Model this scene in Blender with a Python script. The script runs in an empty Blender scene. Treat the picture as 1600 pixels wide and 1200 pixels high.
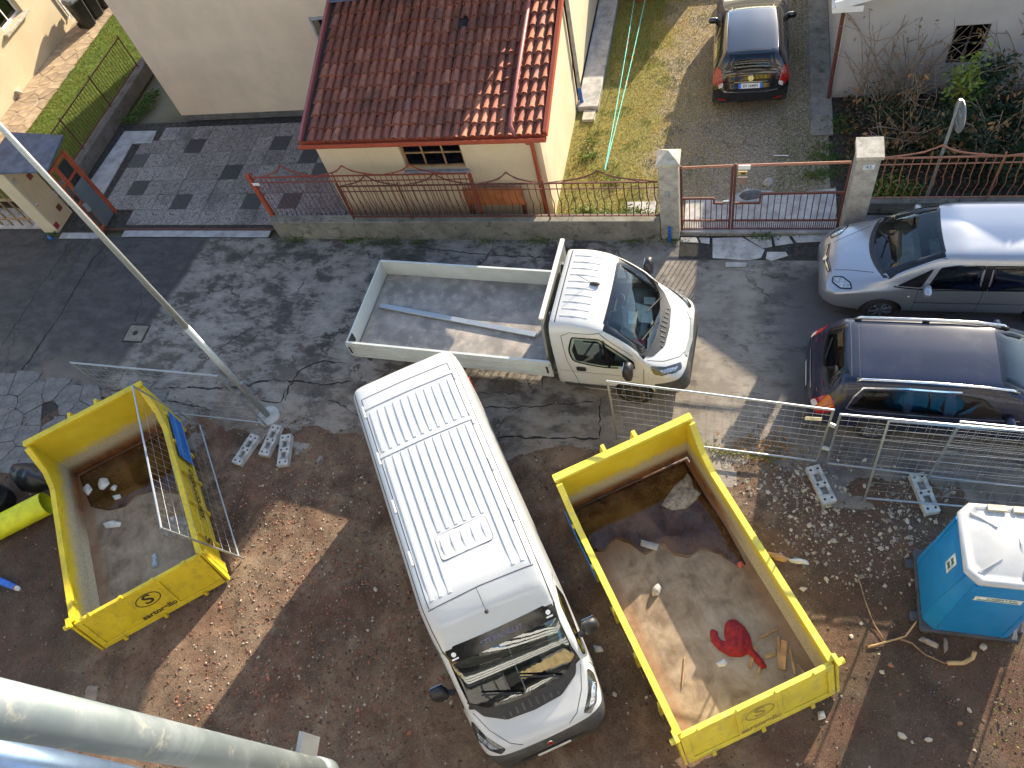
import bpy, bmesh, math, random
from mathutils import Vector, Matrix, noise as mnoise
from mathutils.bvhtree import BVHTree
from mathutils.geometry import delaunay_2d_cdt

rad = math.radians
SC = bpy.context.scene
COL = SC.collection

# ------------------------------------------------------------------ camera
CAM_H = 12.7
FPX = 1197.17                      # focal length in pixels of the 1600 px wide photograph
YAW, PITCH, ROLL = rad(-27.48344), rad(55.81534), rad(-20.14363)
fwd = Vector((math.sin(YAW)*math.cos(PITCH), math.cos(YAW)*math.cos(PITCH), -math.sin(PITCH)))
_r = fwd.cross(Vector((0, 0, 1))).normalized()
_u = _r.cross(fwd)
C_RIGHT = math.cos(ROLL)*_r + math.sin(ROLL)*_u
C_UP = -math.sin(ROLL)*_r + math.cos(ROLL)*_u
cam_d = bpy.data.cameras.new('camera')
cam_d.sensor_fit = 'HORIZONTAL'; cam_d.sensor_width = 36.0; cam_d.lens = FPX/1600*36
cam_d.clip_start = 0.05; cam_d.clip_end = 2000
cam = bpy.data.objects.new('camera', cam_d); COL.objects.link(cam)
m3 = Matrix((C_RIGHT, C_UP, -fwd)).transposed()
cam.matrix_world = Matrix.Translation((0, 0, CAM_H)) @ m3.to_4x4()
SC.camera = cam

# ------------------------------------------------------------------ sky, sun, exposure
SUN_EL, SUN_AZ = rad(21.5), rad(68.5)          # azimuth measured from +X towards +Y
w = bpy.data.worlds.new('World'); SC.world = w; w.use_nodes = True
nt = w.node_tree; nt.nodes.clear()
sky = nt.nodes.new('ShaderNodeTexSky'); sky.sky_type = 'NISHITA'; sky.sun_disc = False
sky.sun_elevation = SUN_EL; sky.sun_rotation = math.pi/2 - SUN_AZ
sky.air_density = 1.0; sky.dust_density = 0.6; sky.ozone_density = 1.2
bg = nt.nodes.new('ShaderNodeBackground'); bg.inputs['Strength'].default_value = 0.15
wo = nt.nodes.new('ShaderNodeOutputWorld')
nt.links.new(sky.outputs[0], bg.inputs[0]); nt.links.new(bg.outputs[0], wo.inputs[0])
sl = bpy.data.lights.new('sun', 'SUN'); sl.energy = 4.6; sl.angle = rad(0.53); sl.color = (1.0, 0.86, 0.66)
so = bpy.data.objects.new('sun', sl); COL.objects.link(so)
S_DIR = Vector((math.cos(SUN_AZ)*math.cos(SUN_EL), math.sin(SUN_AZ)*math.cos(SUN_EL), math.sin(SUN_EL)))
so.rotation_euler = S_DIR.to_track_quat('Z', 'Y').to_euler(); so.location = S_DIR*60
SC.view_settings.view_transform = 'Standard'; SC.view_settings.look = 'None'
SC.view_settings.exposure = 1.5; SC.view_settings.gamma = 1.0
SC.view_settings.use_curve_mapping = False

# ------------------------------------------------------------------ pixel -> place
def ray(x, y):
    return ((x-800)/FPX)*C_RIGHT + ((600-y)/FPX)*C_UP + fwd
def G(x, y, z=0.0):
    d = ray(x, y); t = (z-CAM_H)/d.z
    return Vector((0, 0, CAM_H)) + d*t
def AY(x, y, Y):
    d = ray(x, y); return Vector((0, 0, CAM_H)) + d*(Y/d.y)
def AX(x, y, X):
    d = ray(x, y); return Vector((0, 0, CAM_H)) + d*(X/d.x)

# ------------------------------------------------------------------ node helper
class NT:
    def __init__(s, name):
        s.m = bpy.data.materials.new(name); s.m.use_nodes = True
        s.t = s.m.node_tree; s.t.nodes.clear()
        s.out = s.t.nodes.new('ShaderNodeOutputMaterial')
        s.tc = s.t.nodes.new('ShaderNodeTexCoord')
        s.P = s.tc.outputs['Object']
    def n(s, typ, **kw):
        nd = s.t.nodes.new(typ)
        for k, v in kw.items(): setattr(nd, k, v)
        return nd
    def put(s, sock, v):
        if v is None: return
        if isinstance(v, bpy.types.NodeSocket): s.t.links.new(v, sock)
        elif isinstance(v, (tuple, list)) and len(v) == 3 and sock.type == 'RGBA': sock.default_value = (*v, 1)
        else: sock.default_value = v
    def map(s, scale=(1, 1, 1), loc=(0, 0, 0), rot=(0, 0, 0), vec=None):
        nd = s.n('ShaderNodeMapping'); s.put(nd.inputs[0], vec or s.P)
        nd.inputs[1].default_value = loc; nd.inputs[2].default_value = rot; nd.inputs[3].default_value = scale
        return nd.outputs[0]
    def noise(s, scale, detail=5, rough=.55, dist=0, vec=None, col=False):
        nd = s.n('ShaderNodeTexNoise'); s.put(nd.inputs['Vector'], vec or s.P)
        nd.inputs['Scale'].default_value = scale; nd.inputs['Detail'].default_value = detail
        nd.inputs['Roughness'].default_value = rough; nd.inputs['Distortion'].default_value = dist
        return nd.outputs['Color' if col else 'Fac']
    def vor(s, scale, feature='F1', out='Distance', vec=None, rand=1):
        nd = s.n('ShaderNodeTexVoronoi', feature=feature); s.put(nd.inputs['Vector'], vec or s.P)
        nd.inputs['Scale'].default_value = scale; nd.inputs['Randomness'].default_value = rand
        return nd.outputs[out]
    def ramp(s, fac, stops, interp='LINEAR'):
        nd = s.n('ShaderNodeValToRGB'); s.put(nd.inputs[0], fac); cr = nd.color_ramp; cr.interpolation = interp
        while len(cr.elements) < len(stops): cr.elements.new(.5)
        for e, (p, c) in zip(cr.elements, stops):
            e.position = p; e.color = (c, c, c, 1) if not isinstance(c, (tuple, list)) else (*c[:3], 1)
        return nd.outputs[0]
    def mix(s, f, a, b, blend='MIX'):
        nd = s.n('ShaderNodeMix', data_type='RGBA', blend_type=blend)
        s.put(nd.inputs[0], f); s.put(nd.inputs[6], a); s.put(nd.inputs[7], b); return nd.outputs[2]
    def math(s, op, a, b=None, clamp=False):
        nd = s.n('ShaderNodeMath', operation=op, use_clamp=clamp); s.put(nd.inputs[0], a)
        if b is not None: s.put(nd.inputs[1], b)
        return nd.outputs[0]
    def step(s, v, lo, hi):
        nd = s.n('ShaderNodeMapRange'); nd.interpolation_type = 'SMOOTHSTEP'; s.put(nd.inputs[0], v)
        nd.inputs[1].default_value = lo; nd.inputs[2].default_value = hi; return nd.outputs[0]
    def xyz(s, vec=None):
        nd = s.n('ShaderNodeSeparateXYZ'); s.put(nd.inputs[0], vec or s.P); return nd.outputs
    def bump(s, h, strength=.3, dist=.01):
        nd = s.n('ShaderNodeBump'); s.put(nd.inputs['Height'], h)
        nd.inputs['Strength'].default_value = strength; nd.inputs['Distance'].default_value = dist; return nd.outputs[0]
    def rnd(s):
        return s.n('ShaderNodeObjectInfo').outputs['Random']
    def bsdf(s, color, rough=.6, metal=0., normal=None, spec=.5, coat=0., alpha=None):
        p = s.n('ShaderNodeBsdfPrincipled')
        s.put(p.inputs['Base Color'], color); s.put(p.inputs['Roughness'], rough); s.put(p.inputs['Metallic'], metal)
        s.put(p.inputs['Specular IOR Level'], spec)
        if coat: p.inputs['Coat Weight'].default_value = coat; p.inputs['Coat Roughness'].default_value = .03
        if normal is not None: s.put(p.inputs['Normal'], normal)
        s.t.links.new(p.outputs[0], s.out.inputs[0]); return s.m

def simple(name, c, rough=.6, metal=0., var=.25, scale=6., bump=0., bscale=60., spec=.5, coat=0., dirt=None, dirt_amt=.5, dscale=2.5, randvar=0.):
    """one base colour with mottled variation, optional dirt and fine relief"""
    t = NT(name); a = tuple(max(0, x*(1-var)) for x in c); b = tuple(min(1, x*(1+var)) for x in c)
    col = t.mix(t.step(t.noise(scale, 6), .3, .7), a, b)
    if randvar:
        h = t.n('ShaderNodeHueSaturation'); t.put(h.inputs['Color'], col)
        t.put(h.inputs['Value'], t.math('ADD', t.math('MULTIPLY', t.rnd(), 2*randvar), 1-randvar)); col = h.outputs[0]
    if dirt: col = t.mix(t.math('MULTIPLY', t.step(t.noise(dscale, 8, .65), .48, .72), dirt_amt), col, dirt)
    nrm = t.bump(t.noise(bscale, 4), bump, .01) if bump else None
    r = t.math('ADD', t.math('MULTIPLY', t.noise(scale*2.3, 4), .16), rough-.08)
    return t.bsdf(col, r, metal, nrm, spec, coat)

# ------------------------------------------------------------------ mesh helpers
def link(o, parent=None):
    COL.objects.link(o)
    if parent is not None: o.parent = parent
    return o
def mesh_obj(name, V, F, mat, parent=None, smooth=False, mi=None):
    me = bpy.data.meshes.new(name)
    off = Vector((0, 0, 0))
    me.from_pydata([tuple(v) for v in V], [], F)
    for m in (mat if isinstance(mat, (list, tuple)) else [mat]): me.materials.append(m)
    if mi: me.polygons.foreach_set('material_index', mi)
    if smooth: me.polygons.foreach_set('use_smooth', [True]*len(me.polygons))
    me.update()
    return link(bpy.data.objects.new(name, me), parent)
def tag(o, label, cat, group=None):
    o['label'] = label; o['category'] = cat
    if group: o['group'] = group
    return o
def thing(name, label, cat, loc=(0, 0, 0), rz=0., group=None):
    o = bpy.data.objects.new(name, None); o.empty_display_size = .2; COL.objects.link(o)
    o.location = loc; o.rotation_euler = (0, 0, rz); return tag(o, label, cat, group)
def struct(o): o['kind'] = 'structure'; return o
def copy_tree(o, parent=None):
    c = o.copy(); COL.objects.link(c); c.parent = parent
    for ch in list(o.children): copy_tree(ch, c)
    return c

class MB:
    """collects simple solids; off is subtracted from every vertex (world -> local of the thing)"""
    def __init__(s, off=(0, 0, 0)): s.V = []; s.F = []; s.mi = []; s.cur = 0; s.off = Vector(off)
    def add(s, V, F):
        b = len(s.V); s.V += [Vector(v)-s.off for v in V]; s.F += [tuple(b+i for i in f) for f in F]; s.mi += [s.cur]*len(F); return s
    def box(s, x0, x1, y0, y1, z0, z1):
        V = [(x, y, z) for z in (z0, z1) for y in (y0, y1) for x in (x0, x1)]
        return s.add(V, [(0, 2, 3, 1), (4, 5, 7, 6), (0, 1, 5, 4), (2, 6, 7, 3), (0, 4, 6, 2), (1, 3, 7, 5)])
    def obox(s, c, ax, ay, az, sx, sy, sz):
        """box centred on c with half sizes along three axes"""
        c = Vector(c); ax, ay, az = Vector(ax).normalized()*sx, Vector(ay).normalized()*sy, Vector(az).normalized()*sz
        V = [c + i*ax + j*ay + k*az for k in (-1, 1) for j in (-1, 1) for i in (-1, 1)]
        return s.add(V, [(0, 2, 3, 1), (4, 5, 7, 6), (0, 1, 5, 4), (2, 6, 7, 3), (0, 4, 6, 2), (1, 3, 7, 5)])
    def bar(s, a, b, w, h=None, up=(0, 0, 1)):
        a, b = Vector(a), Vector(b); d = (b-a); L = d.length; d = d/L; u = Vector(up)
        if abs(d.dot(u)) > .98: u = Vector((0, 1, 0))
        sd = d.cross(u).normalized(); u2 = sd.cross(d)
        return s.obox((a+b)/2, d, sd, u2, L/2, w/2, (h or w)/2)
    def tube(s, pts, r, n=8, caps=True, r2=None):
        pts = [Vector(p) for p in pts]; N = len(pts); V = []; prev = None
        for i, p in enumerate(pts):
            d = (pts[min(i+1, N-1)]-pts[max(i-1, 0)]).normalized()
            if prev is None:
                a = Vector((0, 0, 1)) if abs(d.z) < .9 else Vector((1, 0, 0)); x = d.cross(a).normalized()
            else: x = (prev - d*prev.dot(d)).normalized()
            prev = x; y = d.cross(x); rr = r if r2 is None else r+(r2-r)*i/(N-1)
            V += [p + rr*(math.cos(2*math.pi*k/n)*x + math.sin(2*math.pi*k/n)*y) for k in range(n)]
        F = [(i*n+k, i*n+(k+1) % n, (i+1)*n+(k+1) % n, (i+1)*n+k) for i in range(N-1) for k in range(n)]
        if caps: F += [tuple(range(n-1, -1, -1)), tuple((N-1)*n+k for k in range(n))]
        return s.add(V, F)
    def lathe(s, prof, c=(0, 0, 0), ax=(0, 0, 1), n=16):
        """prof = [(radius, height)] revolved round axis ax through c"""
        c = Vector(c); az = Vector(ax).normalized(); a = Vector((1, 0, 0)) if abs(az.x) < .9 else Vector((0, 1, 0))
        x = az.cross(a).normalized(); y = az.cross(x); V = []; N = len(prof)
        for r, h in prof: V += [c + az*h + r*(math.cos(2*math.pi*k/n)*x+math.sin(2*math.pi*k/n)*y) for k in range(n)]
        F = [(i*n+k, i*n+(k+1) % n, (i+1)*n+(k+1) % n, (i+1)*n+k) for i in range(N-1) for k in range(n)]
        F += [tuple(range(n-1, -1, -1)), tuple((N-1)*n+k for k in range(n))]
        return s.add(V, F)
    def prism(s, pts, vec):
        """closed polygon of 3d points swept along vec"""
        pts = [Vector(p) for p in pts]; n = len(pts); vec = Vector(vec)
        F = [tuple(range(n)), tuple(range(2*n-1, n-1, -1))] + [(i, n+i, n+(i+1) % n, (i+1) % n) for i in range(n)]
        return s.add(pts+[p+vec for p in pts], F)
    def build(s, name, mat, parent=None, smooth=False):
        o = mesh_obj(name, s.V, s.F, mat, parent, smooth, s.mi if isinstance(mat, (list, tuple)) else None)
        bm = bmesh.new(); bm.from_mesh(o.data); bmesh.ops.recalc_face_normals(bm, faces=bm.faces); bm.to_mesh(o.data); bm.free()
        return o
def bevel(o, wd, seg=2, angle=40):
    m = o.modifiers.new('bevel', 'BEVEL'); m.width = wd; m.segments = seg; m.limit_method = 'ANGLE'; m.angle_limit = rad(angle)
    return o
def smooth_by_angle(o, ang=35):
    me = o.data; me.polygons.foreach_set('use_smooth', [True]*len(me.polygons))
    bm = bmesh.new(); bm.from_mesh(me)
    for e in bm.edges: e.smooth = len(e.link_faces) == 2 and e.calc_face_angle(0) < rad(ang)
    bm.to_mesh(me); bm.free(); return o
def text_obj(name, body, size, mat, parent, loc, rot, depth=.002, align='CENTER', sx=1., bold=0.):
    cu = bpy.data.curves.new(name, 'FONT'); cu.body = body; cu.size = size; cu.align_x = align; cu.align_y = 'CENTER'
    cu.extrude = depth; cu.offset = bold
    tmp = bpy.data.objects.new('tmp', cu); COL.objects.link(tmp)
    dg = bpy.context.evaluated_depsgraph_get(); me = bpy.data.meshes.new_from_object(tmp.evaluated_get(dg))
    bpy.data.objects.remove(tmp); bpy.data.curves.remove(cu); me.name = name; me.materials.clear(); me.materials.append(mat)
    o = link(bpy.data.objects.new(name, me), parent)
    if isinstance(rot, Matrix): o.matrix_local = Matrix.Translation(loc) @ rot.to_4x4() @ Matrix.Diagonal((sx, 1, 1, 1))
    else: o.location = loc; o.rotation_euler = rot; o.scale = (sx, 1, 1)
    return o
def round_poly(P, r, seg=4):
    """rounds the corners of a 2-d polygon"""
    out = []; n = len(P)
    for i in range(n):
        a, b, c = Vector(P[i-1][:2]), Vector(P[i][:2]), Vector(P[(i+1) % n][:2])
        rr = r[i] if isinstance(r, (list, tuple)) else r
        d1, d2 = (a-b), (c-b); k = min(rr, d1.length*.45, d2.length*.45)
        p, q = b+d1.normalized()*k, b+d2.normalized()*k
        if rr < 1e-4: out.append((b.x, b.y)); continue
        for j in range(seg+1):
            t = j/seg; v = p*(1-t)**2 + b*2*t*(1-t) + q*t*t; out.append((v.x, v.y))
    return out
def in_poly(x, y, P):
    c = False; n = len(P)
    for i in range(n):
        x1, y1 = P[i][0], P[i][1]; x2, y2 = P[i-1][0], P[i-1][1]
        if (y1 > y) != (y2 > y) and x < (x2-x1)*(y-y1)/(y2-y1)+x1: c = not c
    return c
def seg_dist(x, y, P):
    m = 1e9; n = len(P)
    for i in range(n):
        ax, ay = P[i][0], P[i][1]; bx, by = P[(i+1) % n][0], P[(i+1) % n][1]
        dx, dy = bx-ax, by-ay; L = dx*dx+dy*dy+1e-12; t = max(0, min(1, ((x-ax)*dx+(y-ay)*dy)/L))
        m = min(m, math.hypot(x-ax-t*dx, y-ay-t*dy))
    return m
def tri_poly(P, step, inner=None):
    """triangulated polygon with inner grid points; inner = list of extra closed loops kept as edges"""
    pts = [Vector(p[:2]) for p in P]; edges = [(i, (i+1) % len(P)) for i in range(len(P))]
    for lp in (inner or []):
        b = len(pts); pts += [Vector(p) for p in lp]; edges += [(b+i, b+(i+1) % len(lp)) for i in range(len(lp))]
    x0 = min(p[0] for p in P); x1 = max(p[0] for p in P); y0 = min(p[1] for p in P); y1 = max(p[1] for p in P)
    nx = int((x1-x0)/step)+1; ny = int((y1-y0)/step)+1
    for i in range(1, nx+1):
        for j in range(1, ny+1):
            x = x0+i*step+(.5*step if j % 2 else 0); y = y0+j*step
            if in_poly(x, y, P) and seg_dist(x, y, P) > step*.35: pts.append(Vector((x, y)))
    v, e, f, _, _, _ = delaunay_2d_cdt(pts, edges, [], 1, 1e-5)
    F = []
    for t in f:
        cx = sum(v[i].x for i in t)/3; cy = sum(v[i].y for i in t)/3
        if in_poly(cx, cy, P): F.append(tuple(t))
    return v, F
# ================================================================== materials
R = random.Random(7)
def m_asphalt():
    t = NT('asphalt'); x = t.xyz()
    big = t.noise(.75, 9, .62, .15); med = t.noise(2.6, 10, .74, .1, t.map((.7, 1.25, 1))); fine = t.noise(70, 4, .7); grit = t.noise(190, 3, .7)
    col = t.ramp(t.math('ADD', t.math('MULTIPLY', big, .42), t.math('MULTIPLY', med, .58)), [(.40, (.052, .046, .042)), (.468, (.088, .078, .07)), (.502, (.19, .172, .152)), (.60, (.30, .275, .24))])
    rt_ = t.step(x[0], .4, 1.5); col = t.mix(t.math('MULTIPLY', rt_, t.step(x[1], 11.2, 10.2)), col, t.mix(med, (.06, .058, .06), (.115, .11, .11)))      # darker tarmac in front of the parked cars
    col = t.mix(t.math('MULTIPLY', t.step(t.noise(1.3, 10, .74, .2, t.map((.6, 1.5, 1), (3, 1, 0))), .55, .585), .6), col, (.045, .040, .037))      # tar-dark repairs
    sd = t.math('ADD', t.math('ADD', x[0], t.math('MULTIPLY', x[1], -.19)), t.math('MULTIPLY', t.noise(.8, 4), .5))
    lane = t.step(sd, -14.75, -14.6)   # newer dark surfacing of the side lane
    col = t.mix(lane, t.mix(t.step(med, .35, .7), (.042, .041, .043), (.085, .082, .082)), col)
    gap = t.math('MULTIPLY', t.step(sd, -14.9, -14.72), t.step(sd, -14.5, -14.66)); col = t.mix(t.math('MULTIPLY', gap, .7), col, (.04, .038, .038))
    wv = t.n('ShaderNodeVectorMath', operation='ADD'); t.put(wv.inputs[0], t.P); t.put(wv.inputs[1], t.n('ShaderNodeVectorMath', operation='SCALE').outputs[0])
    sc = wv.inputs[1].links[0].from_node; t.put(sc.inputs[0], t.noise(2.6, 6, .65, col=True)); sc.inputs[3].default_value = .75
    e1 = t.vor(.45, 'DISTANCE_TO_EDGE', vec=wv.outputs[0]); e2 = t.vor(3.1, 'DISTANCE_TO_EDGE', vec=wv.outputs[0])
    crack = t.math('MULTIPLY', t.step(t.math('ADD', e1, t.math('MULTIPLY', fine, .016)), .021, .012), t.step(t.noise(.8, 3), .5, .56))
    crack2 = t.math('MULTIPLY', t.step(t.math('ADD', e2, t.math('MULTIPLY', fine, .04)), .065, .035), t.math('MULTIPLY', t.step(t.noise(.7, 4, vec=t.map(loc=(9, 4, 0))), .55, .60), t.step(x[1], 10.0, 10.5)))
    cr = t.math('MAXIMUM', crack, crack2)
    col = t.mix(t.math('MULTIPLY', cr, .8), col, (.03, .028, .026))
    col = t.mix(t.math('MULTIPLY', t.step(grit, .56, .72), .4), col, (.36, .335, .295))
    col = t.mix(t.math('MULTIPLY', t.step(grit, .45, .30), .55), col, (.045, .043, .042))
    dusty = t.math('MULTIPLY', t.step(x[1], 8.9, 6.2), t.step(t.noise(1.3, 7, .65), .33, .6))
    col = t.mix(t.math('MULTIPLY', dusty, .5), col, (.31, .25, .185))
    sun_patch = t.math('MULTIPLY', t.math('MULTIPLY', t.step(x[0], -2.6, -1.4), t.step(x[0], 1.3, .2)), t.step(t.noise(1.6, 9, .7), .36, .5)); col = t.mix(t.math('MULTIPLY', sun_patch, .55), col, t.mix(t.step(grit, .38, .66), (.15, .125, .10), (.42, .37, .30)))  # sunlit patch by the gate, painted in as lighter asphalt
    h = t.math('SUBTRACT', t.math('ADD', t.math('MULTIPLY', fine, .3), t.math('MULTIPLY', grit, .35)), t.math('MULTIPLY', cr, 1.2))
    return t.bsdf(col, t.math('ADD', t.math('MULTIPLY', fine, .2), .72), 0, t.bump(h, .8, .012), .3)
def m_dirt():
    t = NT('dirt'); x = t.xyz()
    big = t.noise(.42, 6, .6, .5); med = t.noise(2.1, 10, .72, .5); fine = t.noise(30, 7, .8); f2 = t.noise(95, 4, .75); spk = t.vor(42, 'F1'); spc = t.vor(42, 'F1', 'Color')
    col = t.ramp(t.math('ADD', t.math('ADD', t.math('MULTIPLY', big, .34), t.math('MULTIPLY', med, .46)), t.math('MULTIPLY', fine, .20)), [(.37, (.06, .038, .026)), (.455, (.12, .079, .053)), (.535, (.205, .143, .095)), (.64, (.34, .255, .17))])
    wet = t.math('MAXIMUM', t.step(t.math('ADD', x[0], t.math('MULTIPLY', big, 3.)), 1.9, 3.6), t.step(t.math('ADD', x[0], t.math('MULTIPLY', big, 3.)), -8.6, -10.2))
    wet = t.math('MAXIMUM', wet, t.math('MULTIPLY', t.step(t.noise(.9, 6, .65, .8, t.map(loc=(2, 8, 0))), .52, .62), t.step(x[1], 2.6, 4.6)))
    col = t.mix(t.math('MULTIPLY', wet, .62), col, t.mix(fine, (.035, .024, .018), (.085, .06, .045)))
    red = t.math('MULTIPLY', t.step(t.noise(.75, 6, .7, .8, t.map(loc=(5, 2, 3))), .45, .58), t.step(f2, .44, .6))
    col = t.mix(t.math('MULTIPLY', red, .5), col, (.23, .09, .055))
    col = t.mix(t.math('MULTIPLY', t.step(f2, .55, .7), .45), col, (.42, .34, .25))
    col = t.mix(t.math('MULTIPLY', t.step(fine, .47, .30), .6), col, (.04, .027, .02))
    chip = t.math('MULTIPLY', t.step(spk, .30, .2), t.step(t.noise(1.1, 6, .7), .42, .58))
    sep = t.n('ShaderNodeSeparateColor'); t.put(sep.inputs[0], spc)
    pick = t.ramp(sep.outputs[0], [(.0, (.25, .095, .055)), (.3, (.34, .27, .2)), (.5, (.44, .41, .36)), (.62, (.11, .075, .055))], 'CONSTANT')
    col = t.mix(t.math('MULTIPLY', chip, t.step(sep.outputs[1], .35, .6)), col, pick)
    h = t.math('ADD', t.math('ADD', t.math('MULTIPLY', fine, .8), t.math('MULTIPLY', chip, .6)), t.math('MULTIPLY', f2, .4))
    return t.bsdf(col, .93, 0, t.bump(h, 1., .03), .2)
def m_stucco(name, c, dirt=(.16, .14, .12), damt=.35, low=None):
    t = NT(name); x = t.xyz()
    col = t.mix(t.step(t.noise(1.1, 6, .6), .3, .7), tuple(v*.92 for v in c), tuple(min(1, v*1.06) for v in c))
    stk = t.noise(2.0, 7, .7, 0, t.map((3.5, 3.5, .5)))
    col = t.mix(t.math('MULTIPLY', t.step(stk, .52, .75), damt), col, dirt)
    if low is not None:
        d = t.math('MULTIPLY', t.step(t.math('ADD', x[2], t.math('MULTIPLY', t.noise(2.4, 6, .7), .9)), low+.45, low-.25), .8)
        col = t.mix(d, col, dirt)
    return t.bsdf(col, .9, 0, t.bump(t.noise(95, 5, .7), .25, .006), .25)
def m_concrete(name, c, moss=.4, scale=1.):
    t = NT(name)
    a = t.noise(2.2*scale, 9, .68); f = t.noise(60*scale, 4)
    col = t.ramp(a, [(.32, tuple(v*.6 for v in c)), (.5, c), (.68, tuple(min(1, v*1.3) for v in c))])
    col = t.mix(t.math('MULTIPLY', t.step(t.noise(5*scale, 7, .7, 1), .52, .68), moss), col, (.045, .042, .035))
    col = t.mix(t.math('MULTIPLY', t.step(f, .6, .8), .3), col, (.4, .38, .35))
    return t.bsdf(col, .9, 0, t.bump(t.math('ADD', a, t.math('MULTIPLY', f, .4)), .5, .015), .25)
def m_tile_pave(name, c, sp):
    t = NT(name); v = t.vor(75, 'F1', 'Color'); s = t.n('ShaderNodeSeparateColor'); t.put(s.inputs[0], v)
    col = t.mix(t.math('MULTIPLY', s.outputs[0], sp), c, (.5, .46, .43)); col = t.mix(t.step(s.outputs[1], .72, .8), col, (.05, .045, .045))
    hh = t.n('ShaderNodeHueSaturation'); t.put(hh.inputs['Color'], col); t.put(hh.inputs['Value'], t.math('ADD', t.math('MULTIPLY', t.rnd(), .34), .82)); col = hh.outputs[0]
    wp = t.n('ShaderNodeNewGeometry').outputs['Position']
    col = t.mix(t.math('MULTIPLY', t.step(t.noise(.9, 7, .65, .5, wp), .5, .66), .55), col, (.06, .056, .056))
    return t.bsdf(col, .85, 0, t.bump(t.vor(75), .5, .006), .3)
def m_rooftile():
    t = NT('terracotta'); r = t.rnd(); wp = t.n('ShaderNodeNewGeometry').outputs['Position']
    base = t.ramp(r, [(0, (.24, .082, .052)), (.3, (.31, .105, .063)), (.6, (.37, .13, .075)), (.85, (.46, .18, .105)), (1, (.32, .14, .105))])
    col = t.mix(t.step(t.noise(9, 6, .7), .42, .7), base, t.mix(.5, base, (.09, .055, .05)))
    col = t.mix(t.math('MULTIPLY', t.step(t.noise(1.2, 7, .7, .6, wp), .5, .66), .55), col, (.08, .05, .04))
    col = t.mix(t.math('MULTIPLY', t.step(t.noise(22, 6, .75, 0, wp), .6, .72), .45), col, (.19, .155, .125))
    return t.bsdf(col, .82, 0, t.bump(t.noise(60, 5, .7), .4, .006), .3)
def m_grassy():
    t = NT('garden_ground'); wp = t.P
    a = t.noise(1.1, 7, .62, .4); f = t.noise(55, 5, .75)
    x = t.xyz()
    gr = t.ramp(f, [(.3, (.05, .06, .015)), (.5, (.19, .18, .05)), (.7, (.36, .31, .12))])
    gv = t.ramp(t.math('ADD', t.math('MULTIPLY', f, .6), t.math('MULTIPLY', t.noise(24, 5, .8), .4)), [(.40, (.07, .052, .035)), (.49, (.23, .185, .125)), (.58, (.47, .4, .3))])
    col = t.mix(t.step(t.math('ADD', t.math('MULTIPLY', x[0], .42), t.math('MULTIPLY', a, 1.3)), .1, -.22), gv, gr)
    return t.bsdf(col, .95, 0, t.bump(f, .8, .02), .15)
def m_lawn():
    t = NT('lawn_ground'); f = t.noise(60, 5, .75); a = t.noise(2, 5)
    col = t.ramp(f, [(.3, (.03, .05, .01)), (.55, (.12, .17, .03)), (.75, (.22, .26, .06))])
    return t.bsdf(col, .95, 0, t.bump(f, .8, .02), .15)
def m_rusty(name, c, rust=(.13, .045, .02), amt=.5, rough=.55, metal=.0):
    t = NT(name); wp = t.n('ShaderNodeNewGeometry').outputs['Position']
    col = t.mix(t.math('MULTIPLY', t.step(t.noise(9, 8, .7, .4, wp), .47, .66), amt), c, rust)
    return t.bsdf(col, rough, metal, t.bump(t.noise(50, 4, vec=wp), .25, .004), .4)
def m_galv(name='galvanised_steel', c=(.52, .55, .57), rough=.42, metal=.75):
    t = NT(name); wp = t.n('ShaderNodeNewGeometry').outputs['Position']
    v = t.vor(60, 'F1', 'Color', vec=wp); s = t.n('ShaderNodeSeparateColor'); t.put(s.inputs[0], v)
    col = t.mix(t.math('MULTIPLY', s.outputs[0], .35), c, tuple(x*.6 for x in c)); a = t.noise(4, 6, .7, vec=wp)
    col = t.mix(t.math('MULTIPLY', t.step(a, .52, .7), .45), col, (.42, .4, .37))
    return t.bsdf(col, t.math('ADD', t.math('MULTIPLY', a, .3), rough-.15), metal, t.bump(a, .08, .005), .5)
def m_glass(name='glass', tint=(.55, .68, .66), rough=.0, refl=1.0):
    t = NT(name); lw = t.n('ShaderNodeFresnel'); lw.inputs[0].default_value = 1.55
    tr = t.n('ShaderNodeBsdfTransparent'); t.put(tr.inputs[0], tint); gl = t.n('ShaderNodeBsdfGlossy'); gl.inputs['Roughness'].default_value = rough
    t.put(gl.inputs[0], (.9, .95, 1.0)); mx = t.n('ShaderNodeMixShader'); t.put(mx.inputs[0], t.math('MULTIPLY', lw.outputs[0], refl, True))
    t.t.links.new(tr.outputs[0], mx.inputs[1]); t.t.links.new(gl.outputs[0], mx.inputs[2]); t.t.links.new(mx.outputs[0], t.out.inputs[0]); return t.m
def m_paint(name, c, rough=.28, metal=0., coat=.6, dust=(.35, .31, .26), damt=.2):
    t = NT(name); wp = t.P; a = t.noise(1.4, 7, .65); z = t.xyz()[2]
    d = t.math('MULTIPLY', t.math('ADD', t.math('MULTIPLY', t.step(z, .75, .2), .9), t.step(a, .45, .75)), damt, True)
    col = t.mix(d, c, dust)
    return t.bsdf(col, t.math('ADD', t.math('MULTIPLY', d, .6), rough), metal, None, .5, coat)

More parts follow.
